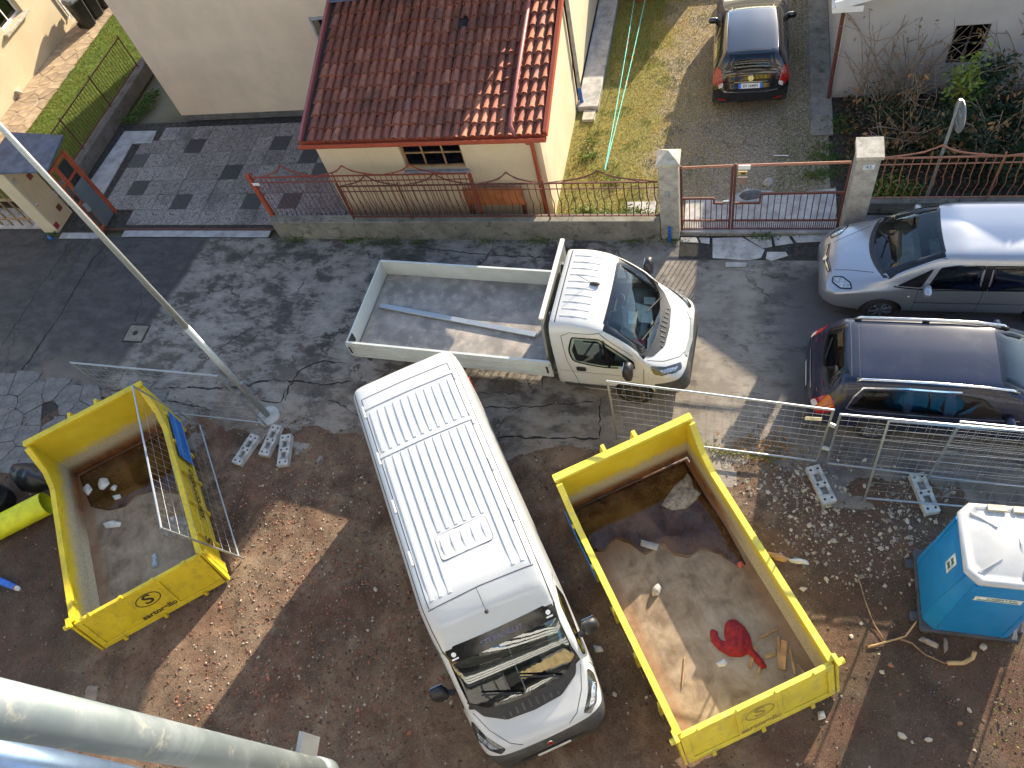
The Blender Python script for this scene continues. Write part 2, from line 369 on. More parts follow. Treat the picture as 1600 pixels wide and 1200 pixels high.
M = {}
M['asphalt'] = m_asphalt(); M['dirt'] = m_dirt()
M['far_ground'] = simple('far_ground', (.12, .11, .07), .95, 0, .4, .4, .4, 8)
M['house_stucco'] = m_stucco('house_stucco', (.64, .505, .37), damt=.06)
M['cream_stucco'] = m_stucco('cream_stucco', (.62, .505, .335), (.2, .17, .13), .22, 0.0)
M['left_stucco'] = m_stucco('left_stucco', (.50, .42, .285), damt=.1)
M['grey_stucco'] = m_stucco('grey_stucco', (.43, .405, .385), (.1, .095, .09), .15, .35)
M['plinth'] = m_concrete('plinth', (.14, .13, .12), .5)
M['wall_conc'] = m_concrete('wall_concrete', (.21, .195, .16), .75)
M['pillar_conc'] = m_concrete('pillar_concrete', (.36, .34, .3), .35, 1.6)
M['cap_conc'] = m_concrete('cap_concrete', (.46, .42, .34), .25, 2.)
M['slab_conc'] = m_concrete('slab_concrete', (.40, .385, .36), .4, 1.3)
M['light_conc'] = m_concrete('light_concrete', (.34, .34, .345), .1, 1.)
M['block_conc'] = m_concrete('block_concrete', (.4, .4, .38), .15, 3.)
M['pave'] = m_tile_pave('exposed_aggregate', (.145, .132, .125), .72); M['pave_dark'] = m_tile_pave('dark_aggregate', (.05, .053, .055), .12)
M['joint'] = simple('joint_dirt', (.035, .032, .028), .95, 0, .5, 8, .5)
M['terracotta'] = m_rooftile()
M['red_metal'] = m_rusty('red_painted_metal', (.36, .075, .035), amt=.25, rough=.45)
M['pink_pipe'] = m_rusty('faded_red_pipe', (.33, .1, .095), amt=.2, rough=.5)
M['iron'] = m_rusty('rusty_brown_iron', (.12, .042, .03), amt=.5, rough=.6)
M['red_iron'] = m_rusty('red_iron', (.25, .055, .035), amt=.45, rough=.6)
M['orange_iron'] = m_rusty('faded_rust_iron', (.38, .17, .1), (.2, .07, .03), .4, .6)
M['orange_wood'] = simple('orange_board', (.36, .12, .04), .6, 0, .35, 3, .2, 40)
M['galv'] = m_galv(c=(.40, .425, .44)); M['galv_dull'] = m_galv('dull_galvanised', (.4, .43, .42), .55, .6)
M['wire'] = m_galv('zinc_wire', (.3, .31, .32), .5, .4)
M['grass_g'] = m_grassy(); M['lawn_g'] = m_lawn()
M['window_glass'] = m_glass('window_glass', (.25, .28, .27)); M['dark_in'] = simple('dark_interior', (.02, .019, .018), .8)
M['wood_frame'] = simple('window_wood', (.33, .2, .1), .5, 0, .3, 8)
M['sill'] = m_concrete('sill_stone', (.3, .3, .31), .15, 3)
M['slate'] = simple('slate_blue_sheet', (.075, .085, .12), .5, 0, .35, 3.5, .15, 20, dirt=(.2, .2, .22), dirt_amt=.4)
M['grey_sheet'] = simple('grey_sheet', (.13, .15, .165), .45, .2, .1, 2)
M['black_plastic'] = simple('black_plastic', (.016, .016, .018), .5, 0, .3, 6); M['rubber'] = simple('rubber', (.022, .021, .02), .85, 0, .3, 10)
M['white_plastic'] = simple('white_plastic', (.68, .69, .68), .45, 0, .06, 3, dirt=(.4, .37, .32), dirt_amt=.35)
M['white_paint'] = simple('white_gloss', (.75, .75, .73), .5, 0, .05, 4)
M['soil'] = simple('garden_soil', (.035, .026, .018), .95, 0, .5, 8, .7, 30)

# ================================================================== ground, street, yards
gv = [(-300, -300, -.09), (300, -300, -.09), (300, 500, -.09), (-300, 500, -.09)]
struct(mesh_obj('ground', gv, [(0, 1, 2, 3)], M['far_ground']))
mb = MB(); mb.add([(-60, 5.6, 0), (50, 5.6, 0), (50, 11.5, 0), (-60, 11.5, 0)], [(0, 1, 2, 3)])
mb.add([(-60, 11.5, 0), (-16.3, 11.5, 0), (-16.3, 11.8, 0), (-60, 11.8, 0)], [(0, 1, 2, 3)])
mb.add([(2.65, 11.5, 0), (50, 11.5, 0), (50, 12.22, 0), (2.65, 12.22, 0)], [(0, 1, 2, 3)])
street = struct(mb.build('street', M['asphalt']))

def nz(x, y, s, o=0.): return mnoise.noise(Vector((x*s, y*s, o)))
def dirt_z(x, y):
    edge = 6.45 + .22*nz(x, 0, .8) + .13*nz(x, y, 2.6, 3)
    base = .035*nz(x, y, .7) + .022*nz(x, y, 2.3, 2) + .012*nz(x, y, 6, 5) + .006*nz(x, y, 15, 8)
    for (ax, ay, dx, dy) in RUTS:                       # wheel ruts pressed by the lorries
        d = abs((x-ax)*dy-(y-ay)*dx); base -= .035*math.exp(-(d/.14)**2)
    k = (edge-y)/.35
    return -.012 + max(-.04, min(1., k))*.022 + (base if k > 1 else base*max(0, k))
RUTS = []
for a, b in (((255, 1190), (250, 900)), ((120, 960), (0, 1080)), ((640, 760), (560, 900)), ((1330, 1140), (1500, 900))):
    p, q = G(*a), G(*b); d = (q-p).normalized(); RUTS.append((p.x, p.y, d.x, d.y))
nx, ny = 430, 180; x0, x1, y0, y1 = -19., 9.5, -3.2, 7.1
V = []; F = []
for j in range(ny+1):
    for i in range(nx+1):
        x = x0+(x1-x0)*i/nx; y = y0+(y1-y0)*j/ny; V.append((x, y, dirt_z(x, y)))
for j in range(ny):
    for i in range(nx): a = j*(nx+1)+i; F.append((a, a+1, a+nx+2, a+nx+1))
struct(mesh_obj('site_dirt', V, F, M['dirt'], smooth=True))

# cracked concrete apron in front of the gate: each broken slab a piece of its own
apron = struct(mesh_obj('driveway_apron', [(-.95, 10.95, .004), (3.3, 10.95, .004), (3.3, 11.78, .004), (-.95, 11.78, .004)], [(0, 1, 2, 3)], M['joint']))
AP = [[(1112, 372), (1160, 371), (1196, 391), (1190, 404), (1170, 408), (1112, 404)], [(1163, 371), (1205, 370), (1207, 386), (1192, 389)], [(1207, 370), (1232, 369), (1240, 381), (1211, 385)],
      [(1198, 394), (1228, 394), (1232, 400), (1205, 409), (1196, 405)], [(1133, 410), (1168, 411), (1166, 418), (1133, 418)], [(1063, 371), (1088, 371), (1092, 380), (1063, 379)], [(1092, 372), (1109, 372), (1109, 382), (1095, 380)], [(1236, 369), (1292, 367), (1290, 378), (1244, 380)]]
for pl in AP:
    w_ = [G(*p) for p in pl]; c = sum(w_, Vector())/len(w_)
    w_ = [c+(p-c)*.97 for p in w_]
    mb = MB(); mb.prism([(p.x, p.y, .002) for p in w_], (0, 0, .018)); bevel(mb.build('slab', M['slab_conc'], apron), .006, 1)

# courtyard of the grey house: base sheet plus separate paving slabs
yard = struct(mesh_obj('courtyard', [(-17.75, 11.72, .012), (-9, 11.72, .012), (-9, 16.0, .012), (-17.75, 16.0, .012)], [(0, 1, 2, 3)], M['joint']))
PT = .545; tiles = {}
dark = {(1, 2), (2, 4), (3, 1), (0, 4), (6, 5), (4, 2), (8, 3), (3, 3), (10, 5), (11, 3), (12, 2), (12, 4), (2, 5), (9, 1), (13, 2)}
def pave_mesh(nm, mat, jit):
    mb = MB(); h = PT/2-.006; mb.prism([(-h, -h, 0), (h, -h, 0), (h+jit, h, 0), (-h, h-jit, 0)], (0, 0, .03)); o = mb.build(nm, mat)
    bevel(o, .005, 1); me = o.data; bpy.data.objects.remove(o); return me
pm = [pave_mesh('paving_slab', M['pave'], .002), pave_mesh('paving_slab', M['pave'], -.002)]; pd = pave_mesh('paving_slab', M['pave_dark'], 0)
X0p, Y0p = -16.0, 11.92
dark = set()
for q in ((227, 253), (188, 275), (202, 298), (270, 322), (315, 230), (347, 275), (423, 228), (380, 322), (493, 248), (503, 272), (455, 318)):
    p = G(*q, .04); dark.add((int((p.x-X0p)//PT), int((p.y-Y0p)//PT)))
Q1, Q2, Q3 = G(163, 305), G(208, 226), G(246, 206)
for i in range(-4, 13):
    for j in range(0, 8):
        x, y = X0p+PT*(i+.5), Y0p+PT*(j+.5)
        if y > 15.9 or (x > -9.1 and y > 12.2): continue
        lim = -15.98+PT*.5 if y < 12.3 else (Q1.x+(Q2.x-Q1.x)*max(0, min(1, (y-Q1.y)/(Q2.y-Q1.y)))+PT*.42 if y < Q2.y-.1 else Q3.x+PT*.3)
        if x < lim: continue
        o = link(bpy.data.objects.new('paving_slab', pd if (i, j) in dark else R.choice(pm)), yard)
        o.location = (x, y, .015+R.uniform(-.003, .004)); o.rotation_euler = (R.uniform(-.006, .006), R.uniform(-.006, .006), R.choice((0, 1, 2, 3))*math.pi/2)
mb = MB(); ls = [G(*p) for p in ((140, 288), (163, 305), (208, 226), (238, 225), (246, 206), (196, 207))]
mb.prism([(p.x, p.y, .015) for p in ls], (0, 0, .03)); mb.build('concrete_strip', M['light_conc'], yard)
mb = MB(); mb.box(-16.05, -10.75, 11.76, 11.80, 0, .03); mb.build('drain_channel', M['iron'], yard)
mb = MB(); mb.box(-15.4, -11.0, 11.52, 11.74, 0, .022); bevel(mb.build('threshold', M['light_conc'], yard), .01, 1)
mb = MB(); mb.box(-17.4, -16.1, 11.45, 11.66, 0, .02); bevel(mb.build('threshold', M['light_conc'], yard), .01, 1)

# driveway and garden of the middle plot
drive = struct(mesh_obj('driveway', [(-3.8, 11.6, .016), (2.1, 11.6, .016), (2.1, 24, .016), (-3.8, 24, .016)], [(0, 1, 2, 3)], M['grass_g']))
mb = MB(); mb.prism([(-.9, 11.82, .018), (2.2, 11.82, .018), (2.2, 12.95, .018), (1.2, 12.8, .018), (.4, 12.98, .018), (-.1, 12.6, .018), (-.9, 12.72, .018)], (0, 0, .02)); mb.build('gate_slab', M['slab_conc'], drive)
mb = MB(); mb.box(-.93, 2.2, 11.66, 11.81, 0, .07); bevel(mb.build('kerb', M['light_conc'], drive), .012, 1)
mb = MB(); mb.box(-3.78, -3.25, 15.75, 20.3, .01, .16); bevel(mb.build('side_pavement', M['slab_conc'], drive), .015, 1)
mb = MB(); mb.box(-3.6, -3.3, 15.35, 15.7, .01, .1); mb.build('step', M['cap_conc'], drive)
mb = MB(); mb.box(1.72, 2.2, 14.6, 24, .01, .07); bevel(mb.build('side_pavement', M['wall_conc'], drive), .015, 1)
mb = MB(); mb.box(-2.2, -1.55, 12.0, 12.6, .01, .05); bevel(mb.build('inspection_cover', M['slab_conc'], drive), .01, 1)
struct(mesh_obj('garden_bed', [(2.2, 12.2, .012), (20, 12.2, .012), (20, 16.1, .012), (2.2, 16.1, .012)], [(0, 1, 2, 3)], M['soil']))
# left plot
struct(mesh_obj('lawn', [(-20.7, 12.6, .3), (-18.1, 12.6, .3), (-18.1, 30, .3), (-20.7, 30, .3)], [(0, 1, 2, 3)], M['lawn_g']))
path = struct(mesh_obj('garden_path', [(-23, 11.9, .3), (-20.68, 11.9, .3), (-20.68, 34, .3), (-23, 34, .3)], [(0, 1, 2, 3)], simple('path_mortar', (.4, .34, .26), .9)))
mstone = simple('path_stone', (.34, .25, .16), .85, 0, .25, 3, .3, 40, randvar=.18)
rs = random.Random(4); cells = []
for j in range(0, 38):
    for i in range(3): cells.append((-22.1+.48*i+rs.uniform(.06, .42), 12.2+.36*j+rs.uniform(.05, .31)))
for k, (cx, cy) in enumerate(cells):                      # crazy paving: each flag clipped against its neighbours
    poly = [(cx-.32, cy-.32), (cx+.32, cy-.32), (cx+.32, cy+.32), (cx-.32, cy+.32)]
    for (ox, oy) in cells:
        if (ox, oy) == (cx, cy) or abs(ox-cx) > .8 or abs(oy-cy) > .8: continue
        mx, my = (cx+ox)/2, (cy+oy)/2; dx, dy = ox-cx, oy-cy; L = math.hypot(dx, dy); dx /= L; dy /= L; mx -= dx*.010; my -= dy*.010
        out = []
        for a, b in zip(poly, poly[1:]+poly[:1]):
            da = (a[0]-mx)*dx+(a[1]-my)*dy; db = (b[0]-mx)*dx+(b[1]-my)*dy
            if da <= 0: out.append(a)
            if (da < 0) != (db < 0): t_ = da/(da-db); out.append((a[0]+(b[0]-a[0])*t_, a[1]+(b[1]-a[1])*t_))
        poly = out
        if len(poly) < 3: break
    poly = [(min(-20.7, max(-22.1, p[0])), p[1]) for p in poly]
    if len(poly) > 2:
        mb = MB((cx, cy, .3)); mb.prism([(p[0], p[1], .3) for p in poly], (0, 0, .018+rs.uniform(0, .006))); o = mb.build('flagstone', mstone, path); o.location = (cx, cy, 0.3-.3) if False else (cx, cy, .3)
# ================================================================== buildings
def grid_wall(mb, o, u, n, us, zs, holes, th):
    """wall with openings: o origin, u along the wall, n outward; holes = set of (i, j) cells"""
    o, u, n = Vector(o), Vector(u), Vector(n); Z = Vector((0, 0, 1))
    P = lambda a, z, d: o+u*a+Z*z-n*d
    nu, nz_ = len(us)-1, len(zs)-1
    for i in range(nu):
        for j in range(nz_):
            a, b, c, d = us[i], us[i+1], zs[j], zs[j+1]
            if (i, j) in holes:
                for q in ([P(a, c, 0), P(b, c, 0), P(b, c, th), P(a, c, th)], [P(a, d, 0), P(b, d, 0), P(b, d, th), P(a, d, th)], [P(a, c, 0), P(a, d, 0), P(a, d, th), P(a, c, th)], [P(b, c, 0), P(b, d, 0), P(b, d, th), P(b, c, th)]): mb.add(q, [(0, 1, 2, 3)])
                continue
            for dd in (0, th): mb.add([P(a, c, dd), P(b, c, dd), P(b, d, dd), P(a, d, dd)], [(0, 1, 2, 3)])
    for (a, b, c, d) in ((us[0], us[0], zs[0], zs[-1]), (us[-1], us[-1], zs[0], zs[-1])): mb.add([P(a, c, 0), P(a, d, 0), P(a, d, th), P(a, c, th)], [(0, 1, 2, 3)])
    mb.add([P(us[0], zs[-1], 0), P(us[-1], zs[-1], 0), P(us[-1], zs[-1], th), P(us[0], zs[-1], th)], [(0, 1, 2, 3)])
    return mb
def window(parent, off, o, u, n, w, h, cols, rows, depth, fm, fr=.05, name='window'):
    """timber window: frame with glazing bars, each pane a piece of its own, dark room behind"""
    o, u, n = Vector(o), Vector(u), Vector(n); Z = Vector((0, 0, 1)); b = o-n*depth
    mb = MB(off)
    for (a0, a1, c0, c1) in ((0, w, 0, fr), (0, w, h-fr, h), (0, fr, fr, h-fr), (w-fr, w, fr, h-fr)):
        mb.obox(b+u*(a0+a1)/2+Z*(c0+c1)/2, u, n, Z, (a1-a0)/2, .03, (c1-c0)/2)
    for i in range(1, cols): mb.obox(b+u*(w*i/cols)+Z*h/2, u, n, Z, .018, .024, h/2-fr)
    for j in range(1, rows): mb.obox(b+u*w/2+Z*(h*j/rows), u, n, Z, w/2-fr, .021, .016)
    f = mb.build(name, fm, parent)
    for i in range(cols):
        for j in range(rows):
            mb = MB(off); mb.obox(b+u*(w*(i+.5)/cols)+Z*(h*(j+.5)/rows), u, n, Z, w/cols/2-.01, .003, h/rows/2-.01); mb.build('pane', M['window_glass'], f)
    mb = MB(off); c = b-n*.9
    mb.add([c-u*.6+Z*-.6, c+u*(w+.6)-Z*.6, c+u*(w+.6)+Z*(h+.4), c-u*.6+Z*(h+.4)], [(0, 1, 2, 3)]); mb.build('room_wall', M['dark_in'], f)
    return f
UX, UY, UZ = Vector((1, 0, 0)), Vector((0, 1, 0)), Vector((0, 0, 1))

# ---- beige house
HX0, HX1, HY, HT = -15.49, -3.8, 16.03, 6.4
o_ = (HX0, HY, 0); bh = thing('stucco_house', 'plain beige stucco house front rising behind the tiled garage roof', 'house', o_)
mb = MB(o_); grid_wall(mb, (HX0, HY, .22), UX, -UY, [0, 5.43, 6.45, HX1-HX0], [0, .95, 2.61, HT-.22], {(1, 1)}, .35); mb.build('wall', M['house_stucco'], bh)
mb = MB(o_); grid_wall(mb, (HX1, HY+.001, .22), UY, UX, [0, 9.5], [0, HT-.22], set(), .3); mb.build('wall', M['cream_stucco'], bh)
mb = MB(o_); grid_wall(mb, (HX0, HY+9.5, .22), -UY, -UX, [0, 9.499], [0, HT-.22], set(), .3); mb.build('wall', M['house_stucco'], bh)
mb = MB(o_); mb.box(HX0+.02, HX1-.02, HY+.02, HY+9.4, 0, .22); mb.build('plinth', M['plinth'], bh)
mb = MB(o_); e = .42; A = [(HX0-e, HY-e, HT), (HX1+e, HY-e, HT), (HX1+e, HY+9.9, HT), (HX0-e, HY+9.9, HT)]
A2 = [(a, b, c+.16) for a, b, c in A]; rx0, rx1, ry = HX0+4.6, HX1-4.6, HY+4.75
mb.add(A+A2+[(rx0, ry, HT+1.9), (rx1, ry, HT+1.9)], [(3, 2, 1, 0), (0, 1, 5, 4), (1, 2, 6, 5), (2, 3, 7, 6), (3, 0, 4, 7), (4, 5, 9, 8), (6, 7, 8, 9), (5, 6, 9), (7, 4, 8)])
mb.build('roof', M['terracotta'], bh)
wf = window(bh, o_, (HX0+5.43, HY, 1.17), UX, -UY, 1.02, 1.66, 2, 1, .16, M['sill'], .06)
mb = MB(o_)
for (a0, a1, c0, c1) in ((-.06, 1.08, 1.66, 1.73), (-.06, 0, 0, 1.66)): mb.box(HX0+5.43+a0, HX0+5.43+a1, HY-.03, HY+.05, 1.17+c0, 1.17+c1)
mb.build('window_surround', M['sill'], bh)
dp = MB(o_); dp.tube([(-3.72, 16.05, 6.3), (-3.72, 16.05, .5)], .045, 8); dp.build('downpipe', simple('grey_pipe', (.36, .35, .33), .5), bh)
dp = MB(o_); dp.tube([(-3.72, 16.05, .5), (-3.7, 15.98, .2), (-3.62, 15.9, .03)], .05, 8); dp.build('pipe_shoe', simple('blue_pipe', (.02, .12, .42), .45), bh)
dp = MB(o_); dp.tube([(-3.76, 15.8, 3.6), (-3.76, 15.95, 1.5), (-3.77, 15.75, 1.0)], .008, 5); dp.build('cable', M['rubber'], bh)

# ---- garage with tiled roof
GX0, GX1, GY = -8.95, -3.801, 12.2
RZ = lambda y: 2.53+.30*(y-11.9)
o_ = (GX0, GY, 0); gar = thing('garage', 'cream garage with red tiled lean-to roof beside the beige house', 'garage', o_)
mb = MB(o_); grid_wall(mb, (GX0, GY, 0), UX, -UY, [0, -6.97-GX0, -5.56-GX0, GX1-GX0], [0, 1.5, 2.28, RZ(GY)-.03], {(1, 1)}, .3); mb.build('wall', M['cream_stucco'], gar)
for X, n in ((GX1, 1), (GX0, -1)):
    mb = MB(o_); P = [(X, GY+.001, 0), (X, HY, 0), (X, HY, RZ(HY)-.03), (X, GY+.001, RZ(GY)-.03)]; mb.prism(P, (-n*.3, 0, 0)); mb.build('wall', M['cream_stucco'], gar)
window(gar, o_, (-6.97, GY, 1.5), UX, -UY, 1.41, .78, 3, 2, .10, M['wood_frame'], .05)
mb = MB(o_); mb.box(-7.02, -5.5, GY-.1, GY-.002, 1.42, 1.5); bevel(mb.build('window_sill', M['sill'], gar), .01, 1)
rm = [simple('stored_things', (.45, .5, .3), .7, 0, .4, 9)]
mb = MB(o_); mb.box(-6.85, -6.35, GY+.35, GY+.6, 1.3, 1.72); mb.box(-6.3, -5.9, GY+.35, GY+.6, 1.3, 1.62); mb.build('stored_boxes', rm[0], gar)
roof = MB(o_); roof.prism([(-9.0, 11.93, RZ(11.93)-.06), (-3.63, 11.93, RZ(11.93)-.06), (-3.63, HY, RZ(HY)-.06), (-9.0, HY, RZ(HY)-.06)], (0, 0, .05)); roof = roof.build('roof', M['joint'], gar)
sl = math.atan(.30); NC = 27; PW = 5.25/NC
def tile_mesh(seed):
    rr = random.Random(seed); pr = [(-.10, .012), (-.085, 0), (-.05, 0), (-.036, .008)]
    for k in range(8):
        a = math.pi*(1-k/7); pr.append((.030+.068*math.cos(a), .012+.082*math.sin(a)))
    V = []; L = .40
    for (yy, dz, sc) in ((0, .030, 1.06), (.03, .033, 1.06), (.036, .024, 1.0), (L, 0., .92)):
        V += [((x-.03)*sc+.03, yy+rr.uniform(-.002, .002), z*sc+dz) for x, z in pr]
    n = len(pr); F = [(r*n+i, r*n+i+1, (r+1)*n+i+1, (r+1)*n+i) for r in range(3) for i in range(n-1)]
    b = len(V); V += [((x-.03)*.9+.03, .002, z*.82+.012) for x, z in pr]; F += [(i, i+1, b+i+1, b+i) for i in range(n-1)]
    me = bpy.data.meshes.new('roof_tile'); me.from_pydata(V, [], F); me.materials.append(M['terracotta']); me.polygons.foreach_set('use_smooth', [True]*len(F)); return me
tms = [tile_mesh(i) for i in range(4)]; NR = 11; rl = 3.42/math.cos(sl)/NR; rt = random.Random(12)
for c in range(NC):
    wob = rt.uniform(-.006, .006); ph = rt.uniform(-.03, .03); bend = rt.uniform(-.02, .02)
    for r_ in range(NR):
        if (c, r_) in ((16, 8),): continue
        y = 11.92+(r_*rl+(ph if r_ else 0))*math.cos(sl); x = -8.9+PW*(c+.5)+wob+bend*(r_/NR)
        o = link(bpy.data.objects.new('roof_tile', rt.choice(tms)), roof)
        o.location = Vector((x+rt.uniform(-.003, .003), y+rt.uniform(-.012, .012), RZ(y)+rt.uniform(0, .004)))-Vector(o_)
        o.rotation_euler = (sl-.02+rt.uniform(-.006, .006), rt.uniform(-.012, .012), rt.uniform(-.014, .014))
mb = MB(o_); mb.prism([(-9.02, 15.32, RZ(15.3)+.09), (-3.62, 15.32, RZ(15.3)+.09), (-3.62, HY-.003, RZ(HY)+.16), (-9.02, HY-.003, RZ(HY)+.16)], (0, 0, .012)); mb.build('flashing', M['slate'], gar)
def gutter(pts, mat, name, r=.07):
    mb = MB(o_); a, b = Vector(pts[0]), Vector(pts[1]); d = (b-a).normalized(); s = d.cross(UZ).normalized(); u2 = s.cross(d)
    sec = [(-r, r), (-r*.98, -r*.2), (-r*.6, -r*.8), (r*.6, -r*.8), (r*.98, -r*.2), (r, r), (r*.82, r), (r*.8, -r*.1), (r*.5, -r*.6), (-r*.5, -r*.6), (-r*.8, -r*.1), (-r*.82, r)]
    mb.prism([a+s*p+u2*q for p, q in sec], b-a); return mb.build(name, mat, gar)
gutter(((-9.06, 11.86, 2.53), (-3.56, 11.86, 2.53)), M['red_metal'], 'gutter')
mb = MB(o_); mb.bar((-3.585, 11.95, RZ(11.95)+.03), (-3.585, HY-.01, RZ(HY)+.03), .075, .17); mb.build('verge_board', M['red_metal'], gar)
mb = MB(o_); mb.bar((-9.045, 11.95, RZ(11.95)+.03), (-9.045, HY-.01, RZ(HY)+.03), .06, .14); mb.build('verge_board', M['pink_pipe'], gar)
mb = MB(o_); mb.tube([(-4.22, HY-.02, RZ(HY)+.16), (-4.3, 12.25, RZ(12.25)+.15), (-4.3, 12.06, RZ(12.06)+.13), (-4.22, 11.96, 2.62), (-4.2, 11.92, 2.56)], .042, 8); mb.build('roof_pipe', M['pink_pipe'], gar, True)
mb = MB(o_); mb.tube([(-3.98, 11.88, 2.46), (-3.98, 11.93, 2.38), (-3.96, 12.12, 2.24), (-3.96, 12.13, 2.1), (-3.96, 12.13, .05)], .045, 8); mb.build('downpipe', M['red_metal'], gar, True)
tag(MB().box(-5.72, -4.35, 11.95, 12.0, .62, 1.12).build('board', M['orange_wood']), 'weathered orange board leaning behind the railings under the garage wall', 'board')
bpy.data.objects['board'].rotation_euler = (0, 0, 0)
for ch in [bpy.data.objects['board']]:
    bevel(ch, .008, 1)
for x in (-5.7, -4.45): mb = MB(); mb.box(x, x+.08, 11.96, 12.06, .02, .618); mb.build('trestle_leg', M['iron'], bpy.data.objects['board'])

# ---- low garden wall and railings
o_ = (-10.62, 11.46, 0); gw = thing('garden_wall', 'low mossy concrete wall along the street under the iron railings', 'wall', o_)
mb = MB(o_); mb.box(-10.62, -1.36, 11.475, 11.67, 0, .55); mb.build('wall_base', M['wall_conc'], gw)
mb = MB(o_); mb.box(-10.64, -1.36, 11.45, 11.69, .551, .61); bevel(mb.build('coping', M['wall_conc'], gw), .012, 1)
def ogee(mb, xa, xb, Y, z, pk, r=.012):
    xm = (xa+xb)/2
    for (a, s) in ((xa, 1), (xb, -1)):
        pts = []
        for k in range(9):
            t_ = k/8; x = a+(xm-a)*t_; zz = z+pk*(.55*(1-(1-t_)**2.2) * .55 + .7*t_**4); pts.append((x, Y, zz))
        mb.tube(pts, r, 5)
        mb.tube([(a+(xm-a)*.28, Y, z), (a+(xm-a)*.42, Y, z+pk*.18), (a+(xm-a)*.75, Y, z+pk*.42), (xm, Y, z+pk*.93)], r*.9, 5)
def railing(root, o_, X0, X1, Y, z0, z1, posts, n, mat, peaks, wavy=True, foot=.12):
    mb = MB(o_); mb.bar((X0, Y, z1), (X1, Y, z1), .03, .025); mb.build('top_rail', mat, root)
    mb = MB(o_); mb.bar((X0, Y, z1-.16), (X1, Y, z1-.16), .02, .016); mb.build('rail', mat, root)
    mb = MB(o_); mb.bar((X0, Y, z0+.06), (X1, Y, z0+.06), .03, .02); mb.build('bottom_rail', mat, root)
    for p in posts:
        mb = MB(o_); mb.tube([(p, Y-.03, z0-.02), (p, Y-.03, z1+.12)], .018, 6); mb.build('post', mat, root)
    me = None
    for k in range(n):
        x = X0+(X1-X0)*(k+.5)/n
        if me is None:
            mb = MB(); pts = [(0, 0, z0+.06), (0, 0, z0+.2), (.035 if wavy else 0, 0, z0+.42), (0, 0, z0+.62), (0, 0, z1-.02)]; mb.tube(pts, .0105, 4, False); b = mb.build('baluster', mat, root); me = b.data
        else: b = link(bpy.data.objects.new('baluster', me), root)
        b.location = Vector((x, Y, 0))-Vector(o_)
    for (a, b_, pk) in peaks:
        mb = MB(o_); ogee(mb, a, b_, Y, z1, pk); mb.build('scroll', mat, root)
o_ = (-10.3, 11.57, .61); rl1 = thing('iron_railing', 'rusty wrought iron railing with curled crests on the low concrete wall', 'railing', o_)
railing(rl1, o_, -8.45, -1.37, 11.57, .61, 1.62, [-8.42, -6.95, -3.72], 46, M['iron'], [(-8.4, -6.9, .33), (-6.9, -5.2, .33), (-5.2, -3.72, .33), (-3.7, -1.4, .33)])
o_ = (-10.8, 11.8, .0); sg = thing('sliding_gate', 'red iron sliding gate rolled back behind the low street wall', 'gate', o_)
mb = MB(o_); mb.box(-10.78, -10.68, 11.75, 11.85, .06, 1.83); bevel(mb.build('end_post', M['red_metal'], sg), .01, 1)
mb = MB(o_); mb.box(-10.70, -10.52, 11.742, 11.75, 1.52, 1.60); mb.build('plate', M['white_paint'], sg)
mb = MB(o_); mb.bar((-10.67, 11.8, .12), (-5.35, 11.8, .12), .06, .1); mb.build('bottom_beam', M['red_iron'], sg)
mb = MB(o_); mb.box(-5.4, -5.33, 11.77, 11.83, .17, 1.7); mb.build('end_post', M['red_iron'], sg)
railing(sg, o_, -10.66, -5.41, 11.8, .2, 1.72, [-8.55], 40, M['red_iron'], [(-10.5, -9.0, .36), (-9.0, -7.5, .3), (-7.4, -5.9, .3)])

# ---- gate pillars and gate
def pillar(x0, x1, y0, y1, h, cap, label, name='gate_pillar'):
    o_ = ((x0+x1)/2, (y0+y1)/2, 0); t_ = thing(name, label, 'pillar', o_)
    mb = MB(o_); mb.box(x0, x1, y0, y1, 0, h); bevel(mb.build('shaft', M['pillar_conc'], t_), .012, 1)
    mb = MB(o_); e = .035; mb.box(x0-e, x1+e, y0-e, y1+e, h+.001, h+.07)
    b = len(mb.V); A = [(x0-e, y0-e, h+.07), (x1+e, y0-e, h+.07), (x1+e, y1+e, h+.07), (x0-e, y1+e, h+.07)]; mx, my = o_[0], o_[1]
    if cap == 'pyr': mb.add([(a, b2, c+.001) for a, b2, c in A]+[(mx, my, h+.24)], [(0, 1, 4), (1, 2, 4), (2, 3, 4), (3, 0, 4)])
    else: mb.add([(a, b2, c+.001) for a, b2, c in A]+[(x0-e, y1+e, h+.13), (x1+e, y1+e, h+.13)], [(0, 1, 5, 4), (1, 2, 5), (2, 3, 4, 5), (3, 0, 4)])
    mb.build('cap', M['cap_conc'], t_); return t_, o_
pl, po = pillar(-1.35, -.97, 11.5, 11.86, 2.08, 'pyr', 'weathered concrete gate pillar with pyramid cap and a doorbell box')
mb = MB(po); mb.box(-1.24, -1.14, 11.46, 11.499, 1.28, 1.42); bevel(mb.build('doorbell', M['galv_dull'], pl), .01, 1)
pr_, po2 = pillar(2.24, 2.64, 11.56, 11.96, 2.10, 'flat', 'concrete gate pillar with sloping cap and a small house number plate')
mb = MB(po2); mb.box(2.36, 2.55, 11.545, 11.559, 1.86, 1.97); pt = mb.build('number_plate', simple('enamel_plate', (.62, .68, .72), .4), pr_)
text_obj('number', '43', .1, simple('plate_ink', (.05, .09, .16), .5), pt, Vector((2.455, 11.543, 1.915))-Vector(po2), (math.pi/2, 0, 0), .001)
tag(MB().tube([(-1.16, 11.43, .02), (-1.16, 11.43, .46)], .035, 8).build('pipe_stub', bpy.data.materials['blue_pipe']), 'short bright blue plastic pipe standing at the foot of the doorbell pillar', 'pipe')
